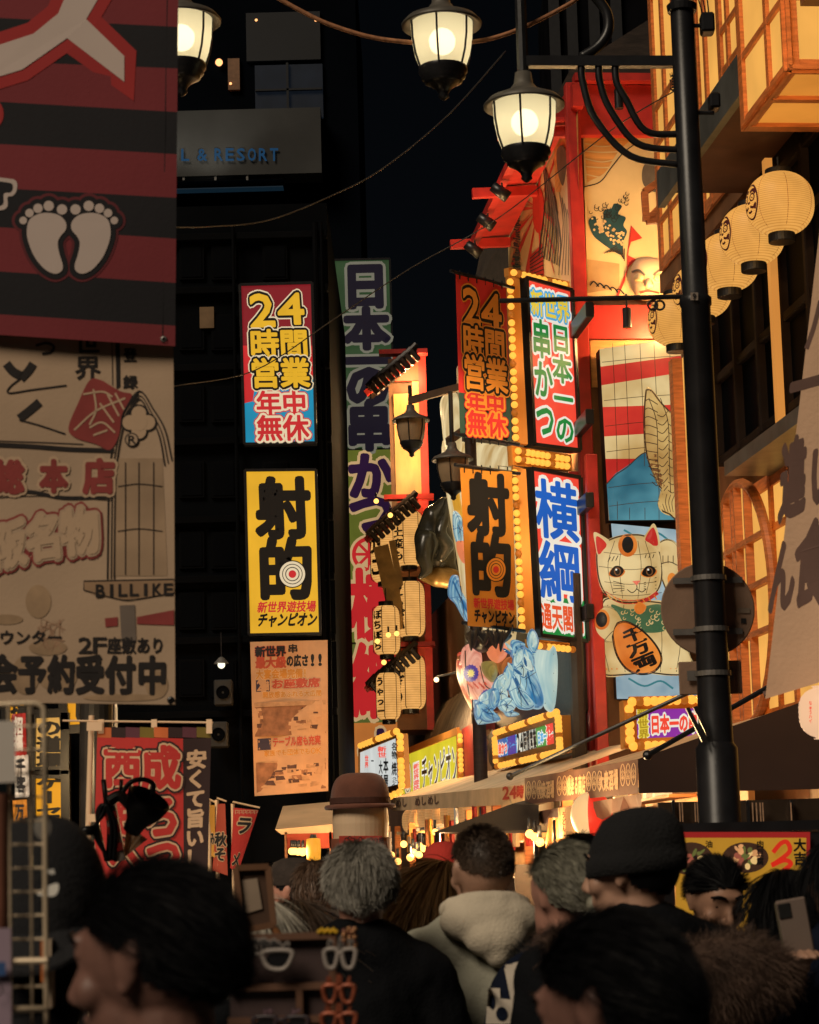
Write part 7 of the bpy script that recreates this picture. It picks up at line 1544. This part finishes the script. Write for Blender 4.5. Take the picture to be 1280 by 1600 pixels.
for k in range(60): mb.ball(fG.pt(rng.uniform(536, 556), rng.uniform(1450, 1490), rng.uniform(-.01, .04)), .0035, [diff('gold_bead', (.5, .25, .12), .25, .4), diff('brown_bead', (.2, .07, .05), .3)][k % 2], 7, 5)
mb.smooth = True; mb.single('bead_tassel', 'bundle of glittering brown and gold beads at the right end of the novelty rack', 'beads')

# ================================================================== PEOPLE
from mathutils import noise as mnoise
from mathutils.bvhtree import BVHTree
V = Vector
def remesh(prims, voxel, smooth=4, fold=0.0, fs=9.0, seed=0.0):
    mb = MB(); dm = BLACK
    for p in prims:
        if p[0] == 'e':
            _, c, r, rot = p; ax = [rot @ V(a) for a in ((1, 0, 0), (0, 1, 0), (0, 0, 1))] if rot else None
            mb.ball(c, r, dm, 20, 14, ax)
        else:
            _, a, ra, b, rb = p; a, b = V(a), V(b); d = (b - a).normalized(); x = d.orthogonal().normalized(); y = d.cross(x); L = (b - a).length
            pr = [(max(1e-4, ra * math.cos(t)), ra * math.sin(t)) for t in np.linspace(-1.57, 0, 6)] + [(max(1e-4, rb * math.cos(t)), L + rb * math.sin(t)) for t in np.linspace(0, 1.57, 6)]
            mb.lathe(pr, dm, a, 16, (x, y, d))
    o = mb.build('remesh_source', loc=(0, 0, 0)); md = o.modifiers.new('r', 'REMESH'); md.mode = 'VOXEL'; md.voxel_size = voxel; md.use_smooth_shade = True
    if smooth: ms = o.modifiers.new('s', 'SMOOTH'); ms.iterations = smooth; ms.factor = .5
    dg = bpy.context.evaluated_depsgraph_get(); dg.update(); me = bpy.data.meshes.new_from_object(o.evaluated_get(dg)); bpy.data.objects.remove(o)
    if fold:
        nrm = [v.normal.copy() for v in me.vertices]
        for v, n in zip(me.vertices, nrm):
            q = V((v.co.x * fs, v.co.y * fs, v.co.z * fs * .8 + seed)); v.co += n * fold * (mnoise.noise(q) + .5 * abs(mnoise.noise(q * 2.3)) - .2)
    me.polygons.foreach_set('use_smooth', [True] * len(me.polygons)); me.materials.clear(); return me
def put(name, me, mats, parent=None):
    for mt in mats: me.materials.append(mt)
    o = bpy.data.objects.new(name, me); COL.objects.link(o)
    if parent is not None: o.parent = parent
    return o
def ribbons(name, roots, dirs, lens, grav, mat, wdt, parent, segs=4, jit=.3):
    n = len(roots); roots, dirs = np.array(roots), np.array(dirs); lens = np.broadcast_to(lens, n)[:, None]
    d = dirs + rng.normal(0, jit, dirs.shape); d /= np.linalg.norm(d, axis=1)[:, None]; side = np.cross(d, rng.normal(0, 1, d.shape)); side /= np.linalg.norm(side, axis=1)[:, None] + 1e-9
    P_ = roots.copy(); vs = []; k = segs + 1
    for i in range(k):
        w_ = wdt * (1 - .75 * i / segs); vs += [P_ + side * w_, P_ - side * w_]; d = d + np.array(grav) / segs; d /= np.linalg.norm(d, axis=1)[:, None]; P_ = P_ + d * lens / segs
    A = np.stack(vs, 1).reshape(-1, 3); f = []
    for j in range(n):
        b = j * 2 * k
        for i in range(segs): f.append((b + 2 * i, b + 2 * i + 1, b + 2 * i + 3, b + 2 * i + 2))
    me = bpy.data.meshes.new(name); me.from_pydata(A.tolist(), [], f); me.update(); me.polygons.foreach_set('use_smooth', [True] * len(f)); return put(name, me, [mat], parent)
SKIN = lambda n, c: diff('skin_' + n, c, .5, 0, .08, 12, .05, 200)
SK1, SK2, SK3 = SKIN('fair', (.42, .24, .165)), SKIN('tan', (.34, .185, .12)), SKIN('rosy', (.44, .22, .16))
HB_, HG, HBL, HBR, HW = diff('black_hair', (.0045, .0045, .0055), .6, 0, .3, 30, spec=.12), diff('grey_hair', (.30, .28, .24), .5, 0, .35, 40), diff('blond_hair', (.30, .16, .06), .5, 0, .3, 30), diff('brown_hair', (.06, .038, .025), .5, 0, .3, 30), diff('white_hair', (.5, .46, .38), .5, 0, .25, 40)
HGD = diff('dark_grey_hair', (.20, .19, .145), .5, 0, .4, 40)
JK, JN, JG, JBR = diff('black_coat', (.006, .0065, .008), .9, 0, .25, 6, .3, 120, spec=.08), diff('navy_jacket', (.007, .010, .022), .9, 0, .2, 6, .3, 120, spec=.08), diff('grey_green_hoodie', (.34, .33, .26), .9, 0, .12, 5, .3, 150), diff('dark_brown_coat', (.035, .02, .015), .85, 0, .25, 6, .3, 90)
TR = diff('dark_trousers', (.012, .012, .015), .85, 0, .2, 6); SH = diff('dark_shoes', (.01, .01, .01), .5)
EYEW, EYEK = diff('eye_white', (.45, .4, .36), .25, 0, 0), diff('eye_iris', (.012, .008, .006), .15, 0, 0)
def person(label, px, py, Y, yaw=0, head_yaw=0, pitch=0, skin=SK1, hair=HB_, style='short', coat=JK, face=False, hat=None, wide=1.0, strands=2200, armR=None, armL=None, group=None, voxel=None, thick=.026, hairw=.0011, lean=0.0):
    top = P(px, py, Y); Hh = top.z - (.012 if style != 'bald' else 0) - (.02 if hat else 0); s = Hh / 1.70; fine = voxel or (.0065 if face else .012)
    piv = V((0, -.01, 1.46)) * s; R = Matrix.Rotation(math.radians(head_yaw), 3, 'Z') @ Matrix.Rotation(math.radians(-pitch), 3, 'X')
    # the pivot keeps the head's top where the photograph has it
    off = R @ V((0, -.0, .24 * s)) - V((0, 0, .24 * s))
    Hd = lambda x, y, z: piv + R @ (V((x, y, z)) * s - piv)
    E = lambda c, r, rot=None: ('e', Hd(*c), tuple(q * s for q in r), R)
    hp_ = [E((0, -.012, 1.603), (.073, .093, .093)), E((0, .008, 1.60), (.068, .085, .08)), E((0, .03, 1.535), (.052, .058, .066)), E((0, .045, 1.50), (.04, .045, .03))]
    if face:
        hp_ += [('c', Hd(0, .088, 1.603), .008 * s, Hd(0, .108, 1.562), .0125 * s), E((-.013, .096, 1.556), (.009, .011, .008)), E((.013, .096, 1.556), (.009, .011, .008)), E((0, .075, 1.626), (.05, .018, .012)),
                E((-.036, .062, 1.565), (.026, .024, .026)), E((.036, .062, 1.565), (.026, .024, .026)), E((-.031, .073, 1.610), (.017, .012, .0085)), E((.031, .073, 1.610), (.017, .012, .0085)), E((-.031, .072, 1.594), (.015, .009, .006)), E((.031, .072, 1.594), (.015, .009, .006)), E((0, .086, 1.534), (.023, .011, .0065)), E((0, .084, 1.522), (.020, .011, .0075)), E((0, .074, 1.489), (.022, .017, .016))]
    else: hp_ += [E((0, .09, 1.565), (.014, .022, .018))]
    for k in (-1, 1):
        hp_ += [E((k * .074, -.008, 1.588), (.010, .018, .026)), E((k * .080, -.020, 1.600), (.007, .013, .020)), E((k * .074, -.002, 1.565), (.008, .010, .011))]
    t_ = V((0, lean, 0)); W = wide
    B = lambda x, y, z: (x * s * W, y * s + 0 * z, z * s)
    sp = lambda x, y, z: V((x * s, y * s, z * s))
    torso = [('c', sp(0, -.02, 1.34), .060 * s, Hd(0, -.012, 1.53), .054 * s), ('e', sp(0, 0, 1.24), (.168 * s * W, .112 * s, .17 * s), None), ('c', sp(-.145 * W, -.012, 1.37), .058 * s, sp(.145 * W, -.012, 1.37), .058 * s),
             ('c', sp(-.125 * W, -.02, 1.375), .05 * s, sp(-.03, -.02, 1.435), .052 * s), ('c', sp(.125 * W, -.02, 1.375), .05 * s, sp(.03, -.02, 1.435), .052 * s), ('e', sp(0, 0, 1.05), (.148 * s * W, .105 * s, .17 * s), None), ('e', sp(0, -.01, .92), (.165 * s * W, .112 * s, .13 * s), None)]
    legs, feet, arms, hands = [], [], [], []
    for k in (-1, 1):
        legs += [('c', sp(k * .09, 0, .88), .086 * s, sp(k * .098, .012, .50), .058 * s), ('c', sp(k * .098, .012, .50), .056 * s, sp(k * .1, -.012, .30), .053 * s), ('c', sp(k * .1, -.012, .30), .053 * s, sp(k * .1, -.02, .09), .037 * s)]
        feet += [('c', sp(k * .1, -.045, .045), .038 * s, sp(k * .115, .14, .033), .03 * s)]
        el, wr = (armR if k == 1 else armL) or ((k * .235, -.03, 1.09), (k * .225, .06, .85)); el, wr = sp(*el), sp(*wr); sh = sp(k * .185 * W, -.012, 1.36)
        arms += [('c', sh, .052 * s, el, .041 * s), ('c', el, .041 * s, wr, .027 * s)]
        d = (wr - el).normalized(); sd = d.cross(V((0, 0, 1))); sd = (sd if sd.length > .1 else V((1, 0, 0))).normalized(); nn = sd.cross(d); rot = Matrix((sd, d, nn)).transposed()
        hands += [('c', wr, .026 * s, wr + d * .03 * s, .026 * s), ('e', wr + d * .055 * s, (.041 * s, .05 * s, .016 * s), rot)]
        for j, (u, L) in enumerate(((-.030, .066), (-.010, .078), (.010, .074), (.029, .058))):
            a = wr + (d * .092 + sd * u) * s; b = a + (d * .9 - nn * .25) * L * .55 * s; c = b + (d * .55 - nn * .8) * L * .5 * s; hands += [('c', a, .0095 * s, b, .009 * s), ('c', b, .009 * s, c, .0075 * s)]
        a = wr + (d * .03 - sd * k * .03) * s; b = a + (d * .6 - sd * k * .55 - nn * .3) * .045 * s; hands += [('c', a, .013 * s, b, .011 * s), ('c', b, .011 * s, b + (d * .9 - nn * .3) * .03 * s, .0085 * s)]
    me = remesh(hp_ + torso + legs + feet + arms + hands, fine, 2 if face else 3)
    root = put('person', me, [skin]); root.location = (top.x, top.y, 0); root.rotation_euler = (0, 0, math.radians(yaw)); tag(root, label, 'person', group)
    Rz = Matrix.Rotation(math.radians(yaw), 3, 'Z'); oh = Rz @ (Hd(0, -.012, 1.69) - V((0, 0, 0))); root.location.x -= oh.x; root.location.y -= oh.y
    inf = lambda pr, g: [(p[0], p[1], tuple(q + g * s for q in p[2]), p[3]) if p[0] == 'e' else ('c', p[1], p[2] + g * s, p[3], p[4] + g * s) for p in pr]
    sd_ = px * .37
    jk = inf(torso[1:], thick) + inf(arms, thick * .9) + [('e', sp(0, -.01, .84), (.185 * s * W, .14 * s, .12 * s), None), ('c', sp(0, -.018, 1.36), .082 * s, sp(0, -.015, 1.45), .078 * s)]
    put('jacket', remesh(jk, .011, 3, .014 * s, 9, sd_), [coat], root); put('trousers', remesh(inf(legs, .014), .016, 2, .006, 12, sd_), [TR], root); put('shoes', remesh(inf(feet, .012), .014, 2), [SH], root)
    if face:
        mb = MB()
        for k in (-1, 1):
            c = Hd(k * .031, .069, 1.602); mb.ball(c, .0120 * s, EYEW, 14, 10); mb.ball(c + R @ V((0, .0065 * s, -.001 * s)), .0075 * s, EYEK, 12, 8)
        mb.smooth = True; o = mb.build('eyes', loc=(0, 0, 0)); o.parent = root
        mb = MB()
        for k in (-1, 1): mb.tube(smooth_open([Hd(k * .014, .093, 1.628), Hd(k * .032, .09, 1.634), Hd(k * .052, .076, 1.626)], 4), .0035 * s, HB_, 6)
        mb.smooth = True; o = mb.build('eyebrows', loc=(0, 0, 0)); o.parent = root
    # hair
    c0 = V((0, -.012, 1.606)); rad = V((.080, .101, .099)) * (.955 if style == 'crop' else 1)
    lim = dict(short=(.50, -.05, -.72), crop=(.52, .16, -.34), bob=(.42, -.55, -.95), long=(.45, -.6, -.95), tied=(.46, -.10, -.75), bald=(2, 2, 2), hatted=(.3, -.3, -.8))[style]
    def inside(u):
        az = math.atan2(u.x, u.y); c = math.cos(az); th = lim[1] + (lim[0] - lim[1]) * max(0, c) ** .7 + (lim[2] - lim[1]) * max(0, -c) ** .6; return u.z > th
    if style != 'bald':
        mb = MB(); nl, nz = 40, 30; ok = {}
        for j in range(nz + 1):
            for i in range(nl):
                a, b = 2 * math.pi * i / nl, -math.pi / 2 + math.pi * j / nz; u = V((math.cos(b) * math.sin(a), math.cos(b) * math.cos(a), math.sin(b))); ok[i, j] = inside(u); f = 1 + (.008 if style == 'crop' else .025) * mnoise.noise(u * 5 + V((px, 0, 0)))
                mb.v.append(tuple(Hd(c0.x + u.x * rad.x * f, c0.y + u.y * rad.y * f, c0.z + u.z * rad.z * f)))
        mb.mi(hair)
        for j in range(nz):
            for i in range(nl):
                q = ((i, j), ((i + 1) % nl, j), ((i + 1) % nl, j + 1), (i, j + 1))
                if sum(ok[x] for x in q) >= 3: mb.f.append(tuple(x[1] * nl + x[0] for x in q)); mb.m.append(0)
        mb.smooth = True; o = mb.build('hair', loc=(0, 0, 0)); o.parent = root
        rt, dr, ln = [], [], []
        while len(rt) < strands and not (hat and style != 'long'):
            u = V(rng.normal(0, 1, 3)).normalized()
            if not inside(u): continue
            p = Hd(c0.x + u.x * rad.x * .985, c0.y + u.y * rad.y * .985, c0.z + u.z * rad.z * .985); tang = V((u.x * .6, u.y * .6 - .45, -.55)); tang = tang - u * tang.dot(u)
            if style == 'crop': d = u * .8 + tang.normalized() * .6; L = .006 + .016 * max(0, u.z)
            elif style == 'tied': tg = V((0, -.11, 1.57)) - V((u.x * rad.x, c0.y + u.y * rad.y, c0.z + u.z * rad.z)); tg = tg - u * tg.dot(u); d = u * .04 + tg.normalized(); L = .06
            elif style in ('long', 'bob'): d = u * .08 + tang.normalized(); L = (.16 if style == 'bob' else .40) * rng.uniform(.7, 1.05)
            else: d = u * .28 + tang.normalized(); L = rng.uniform(.026, .055)
            rt.append(tuple(p)); dr.append(tuple(R @ d.normalized())); ln.append(L * s)
        if rt: h2 = ribbons('hair_strands', rt, dr, np.array(ln), (0, 0, -.9 if style in ('long', 'bob') else -.25), hair, hairw, o, 6 if style in ('long', 'bob') else 4, dict(tied=.05, bob=.07, long=.08).get(style, .10))
    if hat:
        kind, hm = hat; mb = MB()
        if kind == 'beanie':
            pr = [(1.0, -.34), (1.05, -.30), (1.06, .08), (1.03, .10), (1.02, .3), (.93, .68), (.76, .98), (.5, 1.16), (.22, 1.22), (0, 1.23)]; X_, Y_, Z_ = R @ V((1, 0, 0)), R @ V((0, 1, 0)), R @ V((0, -.16, 1)).normalized()
            mb.lathe([(r * .088 * s, z * .092 * s) for r, z in pr], hm, Hd(0, -.016, 1.612), 60, (X_, Y_ * 1.2, Z_))
            mb.v = [tuple(V(v) + V((mnoise.noise(V(v) * 18) * .005, mnoise.noise(V(v) * 18 + V((9, 0, 0))) * .005, 0))) for v in mb.v]
        else:
            pr = [(1.0, -.1), (1.03, .0), (1.0, .5), (.8, .9), (.4, 1.08), (0, 1.1)]; X_, Y_, Z_ = R @ V((1, 0, 0)), R @ V((0, 1, 0)), R @ V((0, 0, 1))
            mb.lathe([(r * .084 * s, z * .092 * s) for r, z in pr], hm, Hd(0, -.012, 1.625), 40, (X_, Y_ * 1.2, Z_))
            e = [Hd(.075 * math.cos(a), .075 + .085 * math.sin(a), 1.622 - .02 * math.sin(a)) for a in np.linspace(0, math.pi, 12)]; g = [Hd(.078 * math.cos(a), .06 + .03 * math.sin(a), 1.63) for a in np.linspace(0, math.pi, 12)]
            mb.add(e + g + [q - V((0, 0, .006)) for q in e + g], [(i, i + 1, i + 13, i + 12) for i in range(11)] + [(i + 24, i + 36, i + 37, i + 25) for i in range(11)] + [(i, i + 24, i + 25, i + 1) for i in range(11)], hm)
        mb.smooth = True; o = mb.build('knitted_hat' if kind == 'beanie' else 'cap', loc=(0, 0, 0)); o.parent = root
    root['_'] = 0; del root['_']
    return root, s, Hd, R
def local(root, p): return root.matrix_basis.inverted() @ V(p)
class Cast:
    """draw on a garment where the line of sight meets it"""
    def __init__(s, o, root):
        M = root.matrix_basis; s.M = M; vs = [M @ v.co for v in o.data.vertices]; s.t = BVHTree.FromPolygons(vs, [tuple(p.vertices) for p in o.data.polygons])
    def pts(s, X, Y, lift):
        out = []; lf = np.broadcast_to(lift, len(X)); last = None
        for x, y, l in zip(X, Y, lf):
            d = ray(x, y).normalized(); h = s.t.ray_cast(CAM, d)[0]
            k = (h - CAM).length if h else (last or 4.5); last = k; out.append(CAM + d * (k - .004 - l))
        return np.array([tuple(q) for q in out])
    def pt(s, x, y, lift=0): return V(s.pts([x], [y], [lift])[0])
child = lambda root, nm: [c for c in root.children if c.name.split('.')[0] == nm][0]
# nearest: the profile at lower left
pA, sA, HdA, RA = person('person with smooth black hair in close profile facing left, lower left', 240, 1336, 2.6, 66, 0, 6, SKIN('dim', (.17, .085, .065)), HB_, 'tied', JK, True, strands=6500, voxel=.0042, hairw=.0007)  # shade on the face is put into a darker skin, next person too
# bottom right, dark hair, ear showing
person('person with black hair and one ear showing, lowest in front of the fur collar', 938, 1412, 2.62, 56, 0, 14, SKIN('dim', (.17, .085, .065)), HB_, 'tied', JN, True, strands=6500, voxel=.005, hairw=.0008)
# grey haired man
person('grey haired man in a black high collared jacket seen from behind', 562, 1312, 5.7, 8, 0, 0, SK3, HG, 'short', JK, False, wide=.85, strands=9000, thick=.036, hairw=.0013, voxel=.008)
# hooded man
pH, sH, HdH, RH = person('young man with cropped dark hair in a pale grey green hooded top', 753, 1287, 6.0, 6, 14, 0, SK1, HBR, 'crop', JG, True, wide=1.05, strands=5000, thick=.030, hairw=.0009, voxel=.007)
hood = [('e', V((0, -.10, 1.465)) * sH, (.135 * sH, .07 * sH, .065 * sH), Matrix.Rotation(.3, 3, 'X')), ('e', V((.01, -.135, 1.425)) * sH, (.085 * sH, .05 * sH, .06 * sH), None), ('e', V((.015, -.14, 1.385)) * sH, (.04 * sH, .035 * sH, .04 * sH), None)]
for k in range(14):
    a, b = [math.pi * 2 * (k + j) / 14 for j in (0, 1)]; f = lambda a: V((.098 * math.cos(a), -.03 + .09 * math.sin(a), 1.495 - .022 * math.sin(a))) * sH
    hood.append(('c', f(a), .027 * sH, f(b), .027 * sH))
put('hood', remesh(hood, .009, 3, .008, 7, 3), [diff('lit_hood_cloth', (.60, .52, .40), .9, 0, .12, 5, .3, 150)], pH)  # stronger light on the hood is put into a paler cloth colour
# woman with long hair beyond him
person('woman with dark roots and long blond brown hair beyond the hooded man', 690, 1341, 7.4, -38, -18, 0, SK3, HBL, 'long', JBR, True, strands=3500, voxel=.008, hairw=.0014)
RK = diff('red_knit', (.42, .03, .02), .9, 0, .12, 8, .4, 120); BK = diff('black_knit', (.007, .007, .008), .95, 0, .25, 9, .6, 160)
person('person in a bright red knitted hat beyond the long haired woman', 693, 1311, 9.0, 0, 0, 0, SK2, HB_, 'hatted', JK, hat=('beanie', RK), strands=0)
# black knitted hat, fur collar
pB, sB_, HdB, RB = person('person in a black knitted hat and dark coat with a wide brown fur collar', 985, 1256, 5.0, 20, 42, 4, SK1, HB_, 'hatted', JK, True, hat=('beanie', BK), strands=0, wide=1.15, thick=.04, voxel=.0065)
FUR = diff('brown_fur', (.085, .05, .035), .8, 0, .4, 12); fur0 = [('c', V((.20 * math.cos(a), -.05 + .15 * math.sin(a), 1.405 + .02 * math.sin(a))) * sB_, .055 * sB_, V((.20 * math.cos(a + .35), -.05 + .15 * math.sin(a + .35), 1.405 + .02 * math.sin(a + .35))) * sB_, .055 * sB_) for a in np.arange(0, 6.28, .35)]
fur0 += [('e', V((.10, -.19, 1.36)) * sB_, (.17 * sB_, .06 * sB_, .09 * sB_), None), ('e', V((.23, -.1, 1.36)) * sB_, (.07 * sB_, .10 * sB_, .07 * sB_), None)]
fo_ = put('fur_collar', remesh(fur0, .014, 2), [FUR], pB); rt, dr = [], []; mv = fo_.data.vertices
for i in rng.integers(0, len(mv), 16000):
    n_ = mv[int(i)].normal; rt.append(tuple(mv[int(i)].co + V(rng.normal(0, .004, 3)))); dr.append((n_.x, n_.y, n_.z - .2))
ribbons('fur_strands', rt, dr, rng.uniform(.016, .034, len(rt)), (0, 0, -.7), FUR, .0007, fo_, 3, .35)
# grey hair tied back, lettered navy jacket
pC_, sC, HdC, RC = person('person with tied grey hair and a navy jacket with a white letter', 884, 1313, 5.35, 40, -2, 0, SK3, HGD, 'tied', JN, False, strands=6000, thick=.03, hairw=.0012, wide=.85)
mb = MB(); kn = HdC(.0, -.118, 1.55)
for k in range(5): a = k * 1.26; mb.ball(kn + V((math.cos(a) * .018, -.005, math.sin(a) * .018)), .022, HGD, 12, 8)
mb.smooth = True; o = mb.build('hair_knot', loc=(0, 0, 0)); o.parent = pC_
sf = remesh([('c', V((.11 * math.cos(a), -.03 + .10 * math.sin(a), 1.43)) * sC, .042 * sC, V((.11 * math.cos(a + .4), -.03 + .10 * math.sin(a + .4), 1.43)) * sC, .042 * sC) for a in np.arange(0, 6.28, .4)] + [('c', V((-.10, -.12, 1.42)) * sC, .05 * sC, V((-.12, -.17, 1.30)) * sC, .045 * sC)], .012, 2)
so_ = put('scarf', sf, [BK], pC_); rt, dr = [], []; mv = so_.data.vertices
for i in rng.integers(0, len(mv), 2500): rt.append(tuple(mv[int(i)].co)); dr.append(tuple(mv[int(i)].normal))
ribbons('scarf_fluff', rt, dr, rng.uniform(.012, .03, len(rt)), (0, 0, -.2), BK, .0012, so_, 3, .6)
bpy.context.view_layer.update()
cs = Cast(child(pC_, 'jacket'), pC_); mb = MB(); WL = diff('white_felt_letter', (.46, .40, .33), .9, 0, .08, 9)
for q in ([(787, 1508), (802, 1506), (812, 1568), (800, 1571)], [(801, 1505), (819, 1500), (822, 1510), (803, 1516)], [(804, 1532), (824, 1529), (826, 1540), (806, 1543)]): grid(mb, cs, q, 5, 10, WL, .004)
for pl in ([(764, 1545), (770, 1540), (778, 1542), (782, 1556), (790, 1558), (800, 1566), (803, 1585), (800, 1602), (764, 1602), (757, 1582), (762, 1565)],):
    pl = smooth_closed(pl, 44); cx, cy_ = np.mean(pl, 0); grid(mb, cs, [(763, 1544), (781, 1544), (784, 1600), (759, 1600)], 5, 10, WL, .004); grid(mb, cs, [(778, 1560), (801, 1562), (802, 1600), (778, 1600)], 5, 8, WL, .0045)
mb.disc(cs, 769, 1566, 5, 11, JN, .008, 14); mb.disc(cs, 784, 1584, 9, 11, JN, .0082, 14)
for l in ([(806, 1588), (820, 1584), (835, 1581)], [(822, 1586), (812, 1592), (820, 1598)], [(826, 1586), (824, 1597), (830, 1592), (829, 1599)]): mb.stroke(cs, l, 1.3, WL, .004)
o = mb.build('white_letter', loc=(0, 0, 0)); mi_ = pC_.matrix_basis.inverted()
for v in o.data.vertices: v.co = mi_ @ v.co
o.parent = pC_
# looking down at right, behind the fur collar
person('woman with black hair looking down between the fur collar and menu board', 1122, 1328, 6.2, 196, 0, 22, SK2, HB_, 'tied', JK, True, strands=4000, hairw=.0012)
person('person with black hair seen from behind in front of the menu board', 1226, 1353, 5.9, 0, 0, 0, SK2, HB_, 'bob', JK, strands=2500, hairw=.0014)
# phone holder at the right edge
tp_ = P(1318, 1300, 5.8); sE0 = (tp_.z - .012) / 1.7; wl_ = Matrix.Rotation(math.radians(-28), 3, 'Z') @ (P(1236, 1536, 5.42) - V((tp_.x, tp_.y, 0))) / sE0; aL_ = (tuple((V((-.20, -.01, 1.36)) + wl_) / 2 + V((-.06, .0, -.10))), tuple(wl_))
pE, sE, HdE, RE = person('person at the right edge raising a phone in one hand', 1318, 1300, 5.8, 28, 20, 0, SK1, HB_, 'bob', JN, True, strands=3000, hairw=.0012, armL=aL_, voxel=.006)
el, wr = V(aL_[0]) * sE, V(aL_[1]) * sE; Mx = Matrix.Rotation(math.radians(28), 3, 'Z'); hw = pE.location + Mx @ (wr + (wr - el).normalized() * .10 * sE)
ph = thing('mobile_phone', 'pale mobile phone held up at the right edge', 'phone', hw); pc = hw + V((-.005, .012, .062)); xx = V((math.cos(.12), .1, .14)).normalized(); zz_ = V((-.13, .0, 1)).normalized(); yy = zz_.cross(xx).normalized(); mb = MB(); mb.box(pc, (.072, .009, .14), diff('phone_back', (.20, .15, .125), .25, 0, .05), (xx, yy, zz_), .006); mb.build('body', ph)
mb = MB(); mb.box(pc - yy * .006 + xx * -.018 + zz_ * .045, (.03, .003, .034), diff('phone_camera', (.02, .02, .02), .2), (xx, yy, zz_), .002)
mb.build('camera_block', ph); mb = MB(); mb.box(pc - xx * .0363, (.002, .0095, .13), diff('phone_edge', (.75, .65, .45), .15, .8, 0), (xx, yy, zz_)); mb.build('edge', ph)
# the rest of the crowd
person('short white haired person behind the framed board', 396, 1396, 5.6, 10, 0, 0, SK2, HW, 'bob', JK, strands=3500, hairw=.0013)
person('woman with long dark hair beside the framed board', 458, 1402, 5.9, 0, 0, 0, SK2, HBR, 'long', JK, strands=3000, hairw=.0012)
CT = diff('tweed_cap', (.03, .022, .018), .9, 0, .3, 20, .4, 90)
person('man in a dark cap with a pale collar beside the yellow lantern', 458, 1337, 9.0, 70, 0, 0, SK3, HB_, 'hatted', diff('tan_coat', (.20, .11, .06), .85), True, hat=('cap', CT), strands=0, voxel=.009)
person('dark haired person just left of the grey haired man', 493, 1342, 8.2, 0, 0, 0, SK2, HBR, 'short', JK, strands=1500, hairw=.0016)
person('person with a nearly shaved head lit orange, right of the grey haired man', 624, 1369, 8.2, -20, 0, 0, SK3, HBR, 'bald', JK, strands=0)
person('dark haired person farther off at the left behind the white hair', 424, 1346, 10.5, 0, 0, 0, SK2, HB_, 'short', JK, strands=1200, hairw=.002)
person('dark haired person just behind the black knitted hat', 908, 1298, 7.2, 0, 0, 0, SK2, HB_, 'short', JK, strands=1500, hairw=.0016)
for i, (x, y, Y, lab) in enumerate(((447, 1352, 14, 'distant passer-by under the red valance of the far stall'), (610, 1358, 13, 'distant passer-by beneath the string of stall bulbs'), (655, 1352, 12, 'distant passer-by just left of the red knitted hat'), (640, 1356, 17, 'farthest passer-by among the stall bulbs'), (868, 1352, 11, 'distant passer-by beside the vinyl sheet'), (520, 1354, 15, 'distant passer-by under the hatted stand'))):
    person(lab, x, y, Y, (0, 180, 20, 200, 0, 160)[i], 0, 0, SK2, (HB_, HBR)[i % 2], 'short', (JK, JBR, JN)[i % 3], strands=700, hairw=.003, voxel=.014)
# dark glossy swirled carving beside the lantern tower
gl = diff('dark_glazed', (.03, .027, .018), .25, 0, .5, 3, .12, 6, spec=.6)
sc_ = thing('carved_figure', 'dark glossy swirled carving with a golden base beside the lantern tower', 'sculpture', P(690, 912, 39.0))
def swirl(name, pts, mat):
    pr = []; k = 39.0 / FPX
    for (x, y, r, dy), (x2, y2, r2, dy2) in zip(pts, pts[1:]): pr.append(('c', P(x, y, 39.0 + dy), r * k, P(x2, y2, 39.0 + dy2), r2 * k))
    o = put(name, remesh(pr, .035, 6, .05, 1.6, 3), [mat], sc_); o.data.transform(Matrix.Translation(-sc_.location)); return o
swirl('body', [(694, 792, 15, 0), (682, 812, 24, 0), (680, 842, 33, .1), (684, 868, 30, .1), (696, 888, 20, .2)], gl)
swirl('horn', [(668, 846, 20, -.2), (662, 872, 14, -.3), (668, 890, 9, -.3), (656, 902, 6, -.3)], gl)
swirl('ridge', [(700, 784, 8, -.3), (694, 812, 9, -.5), (688, 832, 8, -.6), (700, 852, 9, -.5), (690, 872, 7, -.4)], gl)
swirl('shoulder', [(706, 800, 14, .2), (714, 840, 18, .3), (710, 880, 14, .3)], gl)
swirl('base', [(662, 900, 9, 0), (684, 900, 17, 0), (706, 904, 15, 0), (724, 908, 6, 0)], gg)
bpy.data.objects.remove(_to)
